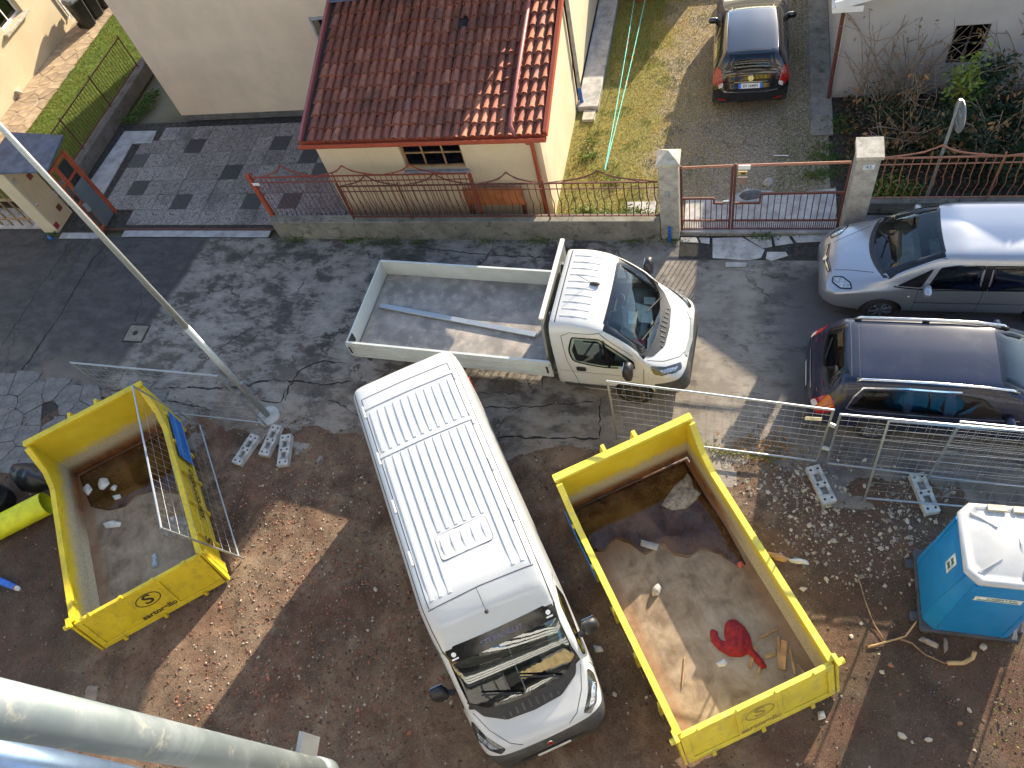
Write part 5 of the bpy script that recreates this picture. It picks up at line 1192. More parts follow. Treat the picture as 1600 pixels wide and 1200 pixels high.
mb = MB(); p = c.hit('Z', 2.72, .0, -.05)[0]; mb.box(p.x-.02, p.x+.02, -.1, .1, p.z-.09, p.z-.03); mb.build('rear_view_mirror', M['rubber'], sv)
c.finish(['body', 'interior'])
for y in (-.38, .38): seat(sv, 2.25, y, .5, M['seat_light'], .5)
mb = MB(); mb.prism([(2.75, -.76, .65), (3.3, -.76, .75), (3.35, -.76, .94), (2.9, -.76, .96), (2.75, -.76, .85)], (0, 1.52, 0)); bevel(mb.build('dashboard', simple('beige_dash', (.2, .17, .13), .8), sv), .03, 2); steer(sv, (2.72, .38, .9), .18, M['rubber'])

# ---------------------------------------------------------------- navy estate
nv = thing('navy_estate_car', 'dark navy estate car with silver roof rails parked along the mesh fence', 'car', (1.49, 7.82, 0), rad(-.95))
ST = [(0, .42, .60, .60, [(.54, .66), (.48, .70), (.35, .72)], .73), (.07, .36, .78, .70, [(.71, .77), (.63, .82), (.48, .845)], .855), (.25, .32, .86, .84, [(.77, .96), (.68, 1.05), (.54, 1.09)], 1.11), (.55, .28, .885, .92, [(.78, 1.2), (.66, 1.40), (.55, 1.455)], 1.475), (.8, .26, .89, .93, [(.79, 1.2), (.665, 1.42), (.56, 1.475)], 1.50),
      (1.8, .25, .89, .93, [(.79, 1.2), (.67, 1.43), (.56, 1.485)], 1.515), (2.7, .25, .89, .93, [(.78, 1.2), (.65, 1.40), (.55, 1.455)], 1.485), (3.3, .25, .89, .90, [(.78, 1.08), (.7, 1.18), (.56, 1.22)], 1.25), (3.65, .25, .885, .85, [(.77, .96), (.7, 1.0), (.55, 1.03)], 1.06), (4.1, .25, .86, .78, [(.72, .86), (.62, .9), (.45, .93)], .95), (4.5, .28, .70, .62, [(.6, .7), (.5, .74), (.3, .76)], .78), (4.62, .32, .5, .5, [(.42, .55), (.35, .58), (.2, .6)], .61)]
c = Car(nv, ST, M['navy'])
w_ = arcpoly(.52, .50, .05, .22, .60, .10)
c.panel('rear_window', 'Z', w_, M['dark_glass'], .003, .06, frit=.03)
ws = arcpoly(2.75, .58, .0, 3.45, .70, -.12); c.panel('windscreen', 'Z', ws, M['car_glass'], .003, .08, frit=.03)
c.cut += [cavity([(.45, .65), (3.0, .6), (3.1, .9), (2.7, 1.3), (2.3, 1.40), (.72, 1.40), (.45, 1.0)], .77, .55, .9, 1.4), top_prism([((x-.38)*.93+.38, y*.93) for x, y in w_], 1.0, 3), top_prism([((x-3.1)*.95+3.1, y*.95) for x, y in ws], .95, 3)]
SW = [[(.62, 1.0), (.80, 1.34), (1.42, 1.37), (1.45, .97)], [(1.52, .97), (1.52, 1.37), (2.0, 1.37), (2.05, .96)], [(2.15, .96), (2.12, 1.36), (2.5, 1.32), (3.05, 1.0)]]
sidewins(c, SW, M['dark_glass'])
for s in (-1, 1):
    md = 'Y+' if s > 0 else 'Y-'
    c.strip('chrome_trim', md, [(3.1, .955), (2.0, .93), (.72, .945), (.58, .985), (.66, 1.22), (.78, 1.38), (1.4, 1.41), (2.2, 1.40)], .022, M['chrome'], .008)
    for x in (1.1, 2.1, 3.05): c.strip('door_seam', md, [(x, .4), (x, .92)], .009, M['seam'])
    P = [c.hit('Z', x, s*.60, .05)[0] for x in (.68, .75, 1.1, 1.8, 2.5, 2.88, 2.98)]; P[0].z -= .045; P[-1].z -= .045
    mb = MB(); mb.tube(P, .022, 8); rl_ = mb.build('roof_rail', M['chrome'], nv, True)
    for x in (.72, 1.75, 2.92): q = c.hit('Z', x, s*.60)[0]; mb = MB(); mb.box(q.x-.05, q.x+.05, q.y-.016, q.y+.016, q.z-.01, q.z+.04); mb.build('rail_foot', M['rubber'], rl_)
    c.panel('tail_light', 'X-', round_poly([(s*.62, .82), (s*.70, 1.12), (s*.795, 1.08), (s*.845, .78)], .04, 3), M['red_lamp'], .008, .04)
    c.panel('tail_light', md, round_poly([(.10, .74), (.14, .98), (.24, 1.08), (.42, .98), (.36, .84), (.2, .72)], .04, 3), M['red_lamp'], .008, .04)
    c.panel('reversing_light', 'X-', round_poly([(s*.64, .80), (s*.66, .90), (s*.76, .88), (s*.75, .78)], .03, 3), M['clear_lamp'], .016, .04)
    for xw in (1.12, 3.72): c.cut.append(arch(xw, .32, .365, s*.62, s*1.2)); wheel(nv, xw, s*.78, .315, .2, M['alloy'], 10)
    for x in (1.4, 2.35): c.panel('door_handle', md, round_poly([(x, .80), (x+.2, .80), (x+.2, .85), (x, .85)], .02, 3), M['chrome'], .02, .05)
    ellip('mirror', (2.95, s*.94, 1.0), (.07, .13, .08), M['navy'], nv)
c.strip('spoiler_gap', 'Z', [(.60, -.54), (.60, .54)], .012, M['seam'], .003)
c.strip('roof_gap', 'Z', [(.72, -.55), (.72, .55)], .008, M['seam'], .003)
c.strip('tailgate_chrome', 'X-', [(-.4, .82), (.4, .82)], .025, M['chrome'], .01)
mb = MB(); p0 = c.hit('Z', .26, .0, .02)[0]; p1 = c.hit('Z', .36, .34, .02)[0]; mb.bar(p0, p1, .02, .02); mb.build('rear_wiper', M['rubber'], nv)
c.strip('bumper_gap', 'Z', [(.075, -.7), (.035, 0), (.075, .7)], .012, M['seam'], .002)
c.panel('number_plate', 'X-', [(-.26, .6), (.26, .6), (.26, .71), (-.26, .71)], M['white_paint'], .01, .1)
c.finish(['body', 'interior'])
for x in (1.5, 2.4):
    for y in (-.38, .38): seat(nv, x, y, .45, M['seat_cloth'], .5)

# ---------------------------------------------------------------- black hatchback
bk = thing('black_hatchback', 'shiny black hatchback parked nose-in on the gravel driveway', 'car', (.354, 15.41, 0), rad(90.8))
ST = [(0, .40, .58, .55, [(.53, .60), (.47, .64), (.35, .66)], .67), (.06, .34, .78, .68, [(.71, .75), (.63, .80), (.48, .825)], .84), (.13, .3, .835, .84, [(.735, .95), (.655, 1.02), (.52, 1.06)], 1.08), (.32, .27, .85, .93, [(.73, 1.16), (.625, 1.31), (.50, 1.365)], 1.39), (.45, .26, .855, .94, [(.735, 1.19), (.63, 1.36), (.51, 1.41)], 1.44),
      (1.3, .25, .86, .94, [(.74, 1.2), (.635, 1.39), (.52, 1.445)], 1.475), (1.9, .25, .86, .94, [(.74, 1.18), (.625, 1.36), (.51, 1.42)], 1.45), (2.5, .25, .86, .92, [(.75, 1.08), (.66, 1.17), (.53, 1.21)], 1.24), (2.95, .25, .855, .88, [(.75, .97), (.68, 1.02), (.54, 1.05)], 1.08), (3.4, .25, .83, .80, [(.72, .87), (.62, .91), (.45, .94)], .965), (3.8, .28, .68, .64, [(.6, .7), (.5, .74), (.3, .76)], .78), (3.95, .32, .5, .5, [(.42, .56), (.35, .58), (.2, .6)], .61)]
c = Car(bk, ST, M['black_car'])
w_ = arcpoly(.335, .50, .03, .125, .58, .05); c.panel('rear_window', 'Z', w_, M['privacy'], .004, .05, frit=.02)
ws = arcpoly(1.95, .56, .0, 2.78, .68, -.14); c.panel('windscreen', 'Z', ws, M['car_glass'], .003, .08, frit=.03)
c.cut += [cavity([(.5, .6), (2.4, .6), (2.5, .9), (1.95, 1.30), (1.5, 1.36), (.55, 1.34)], .74, .54, .9, 1.36), top_prism([((x-2.35)*.95+2.35, y*.95) for x, y in ws], .95, 3)]
SW = [[(.62, 1.0), (.78, 1.26), (1.3, 1.33), (1.3, .98)], [(1.38, .98), (1.4, 1.33), (1.75, 1.30), (2.4, 1.0)]]
sidewins(c, SW, M['dark_glass'])
for s in (-1, 1):
    md = 'Y+' if s > 0 else 'Y-'
    c.strip('chrome_trim', md, [(2.45, .965), (1.4, .95), (.6, .97)], .014, M['chrome'], .008)
    c.strip('roof_strip', 'Z', [(.5, s*.55), (1.2, s*.56), (1.9, s*.545)], .014, M['chrome'], .006)
    c.panel('tail_light', 'X-', round_poly([(s*.60, .80), (s*.645, 1.12), (s*.70, 1.16), (s*.80, .95), (s*.74, .76)], .03, 3), M['red_lamp'], .008, .04)
    c.panel('reversing_light', 'X-', round_poly([(s*.60, .79), (s*.605, .88), (s*.70, .84), (s*.70, .74)], .025, 3), M['clear_lamp'], .016, .04)
    c.panel('tail_light', md, round_poly([(.1, .80), (.13, 1.0), (.3, 1.16), (.34, 1.05), (.22, .84)], .03, 3), M['red_lamp'], .008, .04)
    c.panel('reflector', 'X-', round_poly([(s*.5, .44), (s*.72, .46), (s*.70, .51), (s*.52, .48)], .015, 2), M['red_lamp'], .008, .05)
    for xw in (.62, 3.1): c.cut.append(arch(xw, .31, .355, s*.6, s*1.2)); wheel(bk, xw, s*.75, .3, .19, M['alloy'], 8)
    ellip('mirror', (2.3, s*.90, .98), (.06, .12, .07), M['black_car'], bk)
    c.panel('headlight', 'Z', round_poly([(3.3, s*.72), (3.75, s*.5), (3.8, s*.58), (3.5, s*.76)], .03, 2), M['lamp'], .006, .05)
c.strip('tailgate_gap', 'Z', [(.44, -.5), (.42, 0), (.44, .5)], .01, M['seam'], .003)
c.strip('tailgate_chrome', 'X-', [(-.36, .875), (.36, .875)], .022, M['chrome'], .012)
mb = MB(); mb.lathe([(.07, 0), (.06, .012)], c.hit('X-', 0, .95, .004)[0], (-1, 0, .3), 16); mb.build('badge', M['chrome'], bk)
npl = c.panel('number_plate', 'X-', [(-.26, .735), (.26, .735), (.26, .845), (-.26, .845)], M['white_paint'], .014, .08)
pb = simple('plate_blue', (.02, .16, .6), .4)
for s in (-1, 1): c.panel('plate_band', 'X-', [(s*.26, .735), (s*.205, .735), (s*.205, .845), (s*.26, .845)], pb, .017, .06, parent=npl)
p, n = c.hit('X-', 0, .79, .02); ax_ = Vector((0, -1, 0)); az_ = Vector((-1, 0, .35)).normalized(); ay_ = az_.cross(ax_)
text_obj('plate_number', 'EV 164EH', .085, M['rubber'], npl, p, Matrix((ax_, ay_, az_)).transposed(), .001, sx=.93, bold=.001)
c.strip('bumper_crease', 'X-', [(-.6, .68), (-.3, .655), (.3, .655), (.6, .68)], .012, M['chrome'], .004)
c.finish(['body', 'interior'])
for y in (-.36, .36): seat(bk, 1.7, y, .45, M['seat_cloth'], .46)
# ================================================================== building-site things
def blob(name, px, z, h, mat, label=None, cat=None, step=.03, wr=.0, wrs=12., parent=None, zf=None, group=None, pw=.5, base=.004):
    """soft lump: outline traced on the surface at height z, domed to height h with wrinkles"""
    P = [G(x, y, z) for x, y in px]; c = sum(P, Vector())/len(P); pl = round_poly([(p.x-c.x, p.y-c.y) for p in P], .02, 2)
    v, F = tri_poly(pl, step); md = max(seg_dist(p.x, p.y, pl) for p in v) or 1
    V = []
    for p in v:
        d = min(1, seg_dist(p.x, p.y, pl)/(md*.75)); hh = base+h*d**pw
        if wr: hh += wr*min(1, d*3)*(mnoise.noise(Vector((p.x*wrs, p.y*wrs*.6, 1.3)))+.5*mnoise.noise(Vector((p.x*wrs*2.3, p.y*wrs*2.3, 4.))))
        V.append((p.x, p.y, max(.001, hh)))
    n = len(V); V += [(p.x, p.y, 0) for p in v]; F2 = [tuple(reversed([i+n for i in f])) for f in F]
    E = {}
    for f in F:
        for a, b in zip(f, f[1:]+f[:1]): E[(a, b)] = 1
    S = [(a, a+n, b+n, b) for (a, b) in E if (b, a) not in E]
    o = mesh_obj(name, V, list(F)+F2+S, mat, parent, True); o.location = (c.x, c.y, z)
    if label: tag(o, label, cat, group)
    return o
def m_skip_in(name, L):
    """yellow skip paint: wears pale towards the floor, rust creeping up from the floor at the hook end"""
    t = NT(name); x = t.xyz(); n1 = t.noise(5, 8, .68, .3); n2 = t.noise(30, 6, .75); n3 = t.noise(70, 3, .8)
    col = t.mix(t.step(t.noise(2, 5), .35, .7), (.56, .40, .015), (.64, .48, .03))
    wz = t.math('ADD', x[2], t.math('MULTIPLY', t.math('SUBTRACT', n1, .5), .5))
    wear = t.step(wz, t_hi(L)-.08, t_hi(L)-.36)
    pale = t.mix(t.step(n2, .4, .65), (.5, .43, .28), (.33, .29, .2)); pale = t.mix(t.math('MULTIPLY', t.step(t.noise(38, 5, .7), .60, .68), .7), pale, (.12, .07, .035))
    col = t.mix(wear, col, pale)
    rz_ = t.step(t.math('ADD', x[2], t.math('MULTIPLY', t.math('SUBTRACT', n2, .5), .5)),   .46, .2)
    rust = t.mix(t.step(n1, .4, .65), (.23, .085, .025), (.10, .04, .018))
    col = t.mix(t.math('MULTIPLY', rz_, t.step(x[0], L*.45, L*.8)), col, rust)
    return t.bsdf(col, t.math('ADD', t.math('MULTIPLY', n2, .3), .42), 0, t.bump(n2, .2, .006), .4)
def t_hi(L): return .86
def m_skip_floor(name, L):
    t = NT(name); x = t.xyz(); a = t.noise(2.4, 8, .66, .4); f = t.noise(40, 5, .7); st = t.noise(5, 6, .6, 0, t.map((.35, 3.5, 1)))
    col = t.ramp(t.math('ADD', t.math('MULTIPLY', a, .85), t.math('MULTIPLY', st, .15)), [(.36, (.15, .105, .07)), (.5, (.25, .19, .13)), (.64, (.34, .275, .2))])
    rust = t.mix(t.step(a, .4, .62), (.17, .07, .025), (.09, .042, .02))
    col = t.mix(t.math('MULTIPLY', t.step(t.math('ADD', x[0], t.math('MULTIPLY', a, .9)), L*.74, L*.95), .95), col, rust)
    edge = t.step(t.math('ABSOLUTE', x[1]), .86, 1.02); col = t.mix(t.math('MULTIPLY', edge, .5), col, (.25, .12, .05))
    col = t.mix(t.math('MULTIPLY', t.step(f, .62, .8), .4), col, (.42, .39, .34))
    return t.bsdf(col, .75, 0, t.bump(t.math('ADD', a, f), .3, .01), .35)
yel = simple('skip_yellow', (.62, .46, .018), .42, 0, .12, 2.2, .12, 30, dirt=(.30, .2, .04), dirt_amt=.5, dscale=7)
yel2 = simple('skip_yellow_pale', (.64, .54, .06), .45, 0, .12, 2.2, .12, 30, dirt=(.4, .33, .16), dirt_amt=.6, dscale=7)
ink = simple('black_print', (.03, .028, .012), .6)
def skip(loc, rz_, L, W, h, hf, label, floor_z=.24, paint=None, faded=False, blue=None, hooks=True):
    paint = paint or yel
    t = thing('skip', label, 'skip', loc, rz_); wf = W-.16; mi = m_skip_in('skip_lining_%d' % int(L*100), L); mf = m_skip_floor('skip_floor_%d' % int(L*100), L)
    o = MB(); o.box(.06, L-.05, -wf/2, wf/2, floor_z-.06, floor_z); o.build('floor', mf, t)
    xs = L-.80                                       # wings start rising here
    for s in (-1, 1):
        yi, yo = s*(W/2-.045), s*(W/2)
        P = [(.05, floor_z-.06), (L, floor_z-.06), (L, hf), (L-.12, hf), (L-.45, h+.16), (xs, h), (.08, h)]
        mb = MB(); mb.prism([(x, yi, z) for x, z in P], (0, yo-yi, 0)); wl = mb.build('side_wall', mi, t)
        mb = MB(); yb = s*(wf/2); mb.prism([(.1, yb, floor_z+.002), (.1, yi, floor_z+.16), (.1, yi, floor_z+.002)], (L-.25, 0, 0)); mb.build('floor_fillet', mi, t)
        R_ = [(.03, h), (xs, h), (L-.45, h+.16), (L-.12, hf)]
        mb = MB()
        for a, b in zip(R_, R_[1:]): mb.bar((a[0], s*(W/2-.015), a[1]+.02), (b[0]+.01, s*(W/2-.015), b[1]+.02), .10, .075)
        mb.build('rim', paint, t)
        mb = MB(); mb.box(.06, L-.02, min(yo+s*.001, yo+s*.006), max(yo+s*.001, yo+s*.006), floor_z-.05, h-.04); sk = mb.build('side_skin', paint, t)
        for k in range(5): mb = MB(); x = .5+k*.75; mb.box(x-.035, x+.035, min(yo+s*.007, yo+s*.06), max(yo+s*.007, yo+s*.06), floor_z-.05, h-.05); mb.build('rib', paint, sk)
    mb = MB(); mb.box(L+.001, L+.05, -W/2, W/2, floor_z-.06, hf); mb.build('front_wall', mi, t)
    mb = MB(); mb.box(L-.06, L+.07, -W/2-.035, W/2+.035, hf+.001, hf+.07); bevel(mb.build('front_rim', paint, t), .008, 1)
    for s in (-1, 1):
        y = s*.28; mb = MB(); mb.prism([(L+.06, y-.03, .4), (L+.30, y-.03, .8), (L+.30, y-.03, 1.1), (L+.2, y-.03, hf+.06), (L+.06, y-.03, hf+.06)], (0, .06, 0)); mb.build('hook_bracket', paint, t)
    mb = MB(); mb.tube([(L+.26, -.3, 1.05), (L+.26, .3, 1.05)], .03, 8); mb.build('hook_bar', simple('rust_bar', (.3, .13, .04), .7), t)
    # sloping tailgate with pressed panels
    th_ = math.atan2(.24, h-.1); U = Vector((-math.sin(th_), 0, -math.cos(th_))); N = Vector((-math.cos(th_), 0, math.sin(th_))); T0 = Vector((.0, 0, h+.03)); HT_ = (h-.07)/math.cos(th_)
    pt_ = lambda y, d, k: T0+Vector((0, y, 0))+U*d+N*k
    mb = MB(); mb.prism([pt_(-W/2+.02, 0, 0), pt_(W/2-.02, 0, 0), pt_(W/2-.02, HT_, 0), pt_(-W/2+.02, HT_, 0)], N*-.05); mb.cur = 0; tg = mb.build('tailgate', paint, t)
    mb = MB()
    for (a, b, c, d) in ((-W/2+.02, W/2-.02, 0, .09), (-W/2+.02, W/2-.02, HT_-.10, HT_), (-W/2+.02, -W/2+.12, .09, HT_-.10), (W/2-.12, W/2-.02, .09, HT_-.10), (-.36, -.28, .09, HT_-.10), (.28, .36, .09, HT_-.10)):
        q = [pt_(a, c, .001), pt_(b, c, .001), pt_(b, d, .001), pt_(a, d, .001)]; mb.prism(q, N*.03)
    bevel(mb.build('tailgate_frame', paint, tg), .006, 1)
    mb = MB(); mb.prism([pt_(-.279, .091, .001), pt_(.279, .091, .001), pt_(.279, HT_-.101, .001), pt_(-.279, HT_-.101, .001)], N*.026); mb.build('logo_panel', paint, tg)
    for y in (-W/2-.03, W/2+.03): mb = MB(); mb.prism([(.12, y-.02, floor_z-.05), (.12, y-.02, h+.06), (-.03, y-.02, h+.08), (-.27, y-.02, .1), (-.24, y-.02, .06)], (0, .04, 0)); mb.build('end_plate', paint, t)
    for s in (-1, 1):
        mb = MB(); mb.lathe([(.045, -.05), (.045, .05)], (-.02, s*(W/2+.09), h+.05), UY, 10); mb.box(-.07, .10, s*(W/2+.04)-.03, s*(W/2+.04)+.03, h+.065, h+.12); mb.build('hinge', paint, t)
    for y in (-.8, 0, .8): mb = MB(); p = pt_(y, HT_-.01, .03); mb.obox(p, UY, U, N, .03, .05, .035); mb.build('lug', paint, tg)
    for y in (-.9, -.3, .3, .9): mb = MB(); p = pt_(y, .0, .02); mb.obox(p+Vector((0, 0, .03)), UY, U, N, .025, .03, .03); mb.build('lug', paint, tg)
    ax_ = Vector((0, -1, 0)); ay_ = -U; Mx = Matrix((ax_, ay_, ax_.cross(ay_))).transposed()
    im = simple('faded_print', (.33, .25, .06), .6) if faded else ink
    lg = pt_(0, HT_*.37, .033)
    def ring(cx, rx, ry, w):
        V = []; n = 40
        for k in range(n):
            a = 2*math.pi*k/n
            for q in (1, 1-w/rx): V.append(lg+ax_*(math.cos(a)*rx*q)+ay_*(math.sin(a)*ry*(1-(1-q)*rx/ry)))
        return V, [(2*k, 2*k+1, (2*k+3) % (2*n), (2*k+2) % (2*n)) for k in range(n)]
    V, F = ring(0, .23, .155, .02); mesh_obj('logo_ring', V, F, im, tg)
    text_obj('logo_letter', 'S', .31, im, tg, lg, Mx, .001, sx=1.25, bold=.006)
    text_obj('lettering', 'sartorello', .15, im, tg, pt_(0, HT_*.78, .033), Mx, .001, sx=1.12, bold=.004)
    # lettering along the outer side
    for s in (-1, 1):
        ax2 = Vector((-s, 0, 0)) if s < 0 else Vector((-1, 0, 0)); ax2 = Vector((1, 0, 0)) if s < 0 else Vector((-1, 0, 0)); ay2 = Vector((0, 0, 1)); M2 = Matrix((ax2, ay2, ax2.cross(ay2))).transposed()
        text_obj('lettering', 'sartorello', .27, im, t, Vector((1.55, s*(W/2+.0625), .52)), M2, .001, sx=1.15, bold=.004)
        text_obj('logo_letter', 'S', .34, im, t, Vector((.42, s*(W/2+.0625), .52)), M2, .001, sx=1.2, bold=.004)
        if blue:
            mb = MB(); y = s*(W/2+.062); mb.box(L-1.45, L-.25, min(y, y+s*.006), max(y, y+s*.006), .25, .78); mb.build('side_plate', blue, t)
    for s in (-1, 1):
        mb = MB(); mb.box(.2, L-.1, s*.5-.05, s*.5+.05, .02, floor_z-.061); mb.build('skid_rail', paint, t)
    mb = MB(); mb.lathe([(.038, -.1), (.038, .1)], (.12, .5, .04), UY, 12); mb.lathe([(.038, -.1), (.038, .1)], (.12, -.5, .04), UY, 12); mb.build('roller', M['rubber'], t)
    return t
blue_p = simple('blue_plate', (.01, .17, .55), .4)
skR = skip((.751, 2.203, 0), rad(122.35), 4.10, 2.41, .87, 1.44, 'pale yellow skip with red cloth and wood scraps on its floor', .145, yel2, True, blue_p)
skL = skip((-9.674, 2.478, 0), rad(127.86), 3.83, 2.44, .885, 1.50, 'deep yellow skip with printed tailgate under the leaning mesh panel', .14, yel, False, blue_p)
for t_, p_, a_ in ((skR, (.751, 2.203, 0), 122.35), (skL, (-9.674, 2.478, 0), 127.86)): t_.matrix_basis = Matrix.Translation(p_) @ Matrix.Rotation(rad(a_), 4, 'Z')
water = NT('rain_water'); wn = water.noise(1.5, 5)
water.bsdf(water.mix(water.step(wn, .35, .65), (.055, .026, .010), (.12, .06, .024)), .07, 0, water.bump(water.noise(6, 2), .02, .01), .5)
pw_ = water.t.nodes[-1] if False else [n for n in water.t.nodes if n.type == 'BSDF_PRINCIPLED'][0]; tw_ = water.n('ShaderNodeBsdfTransparent'); water.put(tw_.inputs[0], (.75, .55, .38)); mw_ = water.n('ShaderNodeMixShader'); water.put(mw_.inputs[0], water.step(water.noise(2.2, 6, .65), .2, .62))
water.t.links.new(tw_.outputs[0], mw_.inputs[1]); water.t.links.new(pw_.outputs[0], mw_.inputs[2]); water.t.links.new(mw_.outputs[0], water.out.inputs[0]); M['water'] = water.m
blob('puddle', [(894, 799), (980, 760), (1070, 721), (1100, 772), (1135, 825), (1166, 882), (1150, 884), (1122, 866), (1096, 858), (1075, 872), (1052, 868), (1035, 852), (1008, 868), (985, 850), (962, 842), (945, 862), (924, 862)], .148, .004, M['water'], 'brown rainwater standing at the hook end of the pale yellow skip', 'puddle', .08, base=.003)
blob('puddle', [(124, 744), (200, 704), (268, 670), (298, 762), (280, 772), (240, 768), (212, 776), (196, 792), (170, 798), (142, 792)], .143, .004, M['water'], 'rusty rainwater standing in the deep yellow skip', 'puddle', .08, base=.003)
cloth = simple('red_cloth', (.26, .012, .016), .85, 0, .25, 14, .5, 90)
blob('red_cloth', [(1109, 985), (1113, 983), (1121, 986), (1122, 995), (1128, 1001), (1134, 1002), (1131, 990), (1133, 975), (1139, 968), (1150, 968), (1163, 979), (1173, 995), (1176, 1012), (1183, 1020), (1192, 1030), (1199, 1043), (1189, 1046), (1178, 1032), (1169, 1022), (1158, 1027), (1140, 1026), (1123, 1016), (1111, 1003)], .15, .10, cloth, 'dark red cloth crumpled on the skip floor', 'cloth', .022, .05, 11., pw=.55)
bd = simple('bare_timber', (.42, .24, .1), .75, 0, .3, 6, .2, 50, randvar=.2)
def stick(a, b, z, w, t, label, mat=None, name='timber_offcut', tilt=0., cat='timber', group='timber offcuts in the pale yellow skip'):
    p, q = G(*a, z+t/2), G(*b, z+t/2); q.z += tilt; mb = MB((p+q)/2); mb.bar(p, q, w, t); o = mb.build(name, mat or bd); o.location = (p+q)/2; return tag(o, label, cat, group)
for k, (a, b, w_, lb) in enumerate([((1184, 998), (1214, 983), .025, 'thin pale lath lying apart beside the red cloth'), ((1216, 995), (1217, 1045), .035, 'long narrow batten between the red cloth and the skip side'), ((1225, 1001), (1222, 1046), .09, 'wide orange plank lying next to the narrow batten'), ((1234, 1014), (1242, 1053), .03, 'slim batten beside the wide orange plank'), ((1181, 1010), (1171, 1043), .05, 'short stub of wood under the tail of the red cloth'), ((1194, 1027), (1211, 1021), .06, 'broken reddish wood chunk touching the tail of the red cloth'), ((1190, 1035), (1184, 1052), .03, 'small dark splinter below the red cloth tail'), ((1070, 1026), (1066, 1074), .012, 'single straw-like stick on the sunlit skip floor'), ((1246, 1038), (1260, 1056), .018, 'short thin splinter in the tail corner of the skip')]):
    stick(a, b, .148+.001*k, w_, .02, lb)
stone_m = simple('pale_rubble', (.42, .4, .36), .9, 0, .25, 12, .5, 40); sand_m = simple('grey_mortar', (.26, .235, .2), .95, 0, .35, 14, .6, 60)
blob('mortar_heap', [(1033, 790), (1040, 778), (1055, 757), (1068, 748), (1074, 738), (1081, 748), (1084, 762), (1096, 770), (1090, 780), (1072, 795), (1050, 798)], .148, .07, sand_m, 'heap of grey mortar rubble in the hook end of the pale yellow skip', 'rubble', .03, .03, 16)
blob('mortar_heap', [(255, 838), (262, 815), (285, 805), (312, 812), (318, 832), (296, 845), (275, 842)], .143, .07, sand_m, 'low heap of grey rubble in the deep yellow skip by its printed tailgate', 'rubble', .03, .03, 16)
bagm = simple('dusty_plastic', (.55, .55, .53), .5, 0, .2, 9, .3, 30)
for px, z, h, lb in (([(1018, 920), (1028, 911), (1034, 918), (1030, 930), (1019, 932)], .148, .12, 'pale stone lying alone in the sunlit part of the skip floor'), ([(1117, 1036), (1124, 1034), (1131, 1029), (1138, 1034), (1134, 1041), (1124, 1043)], .148, .03, 'torn white paper scrap near the red cloth'), ([(1150, 880), (1158, 876), (1163, 882), (1156, 888)], .148, .08, 'small red and white cup in the skip shadow'), ([(1002, 843), (1030, 850), (1027, 861), (1000, 853)], .148, .03, 'grey flat packet on the wet skip floor'),
                     ([(160, 818), (176, 813), (190, 816), (188, 823), (165, 826)], .143, .06, 'crushed clear plastic bottle in the deep yellow skip'), ([(238, 868), (245, 864), (247, 886), (238, 888)], .143, .05, 'blue and white carton in the deep yellow skip'), ([(266, 808), (273, 806), (276, 820), (268, 823)], .143, .04, 'small white wrapper under the mesh panel in the deep yellow skip'), ([(153, 757), (158, 747), (168, 747), (172, 756), (162, 766), (155, 765)], .143, .08, 'white plaster lump among the rusty water'), ([(175, 775), (188, 772), (190, 778), (180, 782)], .143, .05, 'pale plaster flake by the rusty waterline'), ([(172, 765), (180, 757), (184, 759), (180, 768)], .143, .06, 'curled beige plaster flake among the rusty water')):
    m_ = simple('red_cup', (.5, .1, .09), .6) if 'cup' in lb else simple('cardboard_grey', (.3, .29, .28), .8) if 'packet' in lb else simple('blue_carton', (.32, .38, .42), .6, 0, .4, 20) if 'carton' in lb else stone_m if 'stone' in lb else bagm
    blob({'pale stone': 'stone'}.get(' '.join(lb.split()[:2]), 'debris'), px, z, h, m_, lb, 'debris', .025, .015, 25)
blob('debris', [(128, 765), (138, 755), (145, 765), (138, 775)], .143, .05, bagm, 'crinkled grey plastic film in the corner of the deep yellow skip', 'debris', .025, .02, 30)
stick((243, 800), (254, 798), .4, .02, .02, 'thin pale lath caught behind the mesh panel in the skip', cat='timber', group=None)

# ---- mesh fence panels, feet, lamp post
def fence_panel(A, B, C, D, label, nh=9, nv=20, group='temporary mesh fence panels', wires=True, rt=.019, extra=None):
    """A-D top corners, B-C bottom corners (A above B); rails and posts plus welded wire mesh"""
    A, B, C, D = map(Vector, (A, B, C, D)); o_ = (B+C)/2
    t = thing('mesh_fence', label, 'fence', o_, 0, group)
    for (p, q, nm) in ((A, D, 'top_rail'), (B+(A-B)*.06, C+(D-C)*.06, 'bottom_rail'), (A+(A-B)*.01, B, 'post'), (D+(D-C)*.01, C, 'post')):
        mb = MB(o_); mb.tube([p, q], rt, 8); mb.build(nm, M['galv'], t)
    if wires:
        mb = MB(o_); b0, c0 = B+(A-B)*.06, C+(D-C)*.06
        for k in range(1, nh): u = k/nh; mb.tube([b0+(A-b0)*u, c0+(D-c0)*u], .0022 if k % 3 else .003, 4, False)
        for k in range(1, nv): u = k/nv; mb.tube([A+(D-A)*u, b0+(c0-b0)*u], .0018, 4, False)
        mb.build('wire_mesh', M['wire'], t)
    return t
def V3(x, y, z): return Vector((x, y, z))
fence_panel(V3(-1.76, 6.6, 2.0), V3(-1.74, 6.56, .04), V3(1.70, 6.36, .04), V3(1.70, 6.30, 2.0), 'mesh fence panel between the yellow skip and the street carrying a small white tag', 10, 26)
mb = MB(); p = G(1271, 650, 1.7); mb.obox((p.x, 6.30, p.z), UX, UZ, UY, .12, .05, .003); tag(mb.build('fence_tag', simple('cream_tag', (.65, .6, .42), .6)), 'small cream plastic tag wired to the mesh fence', 'tag')
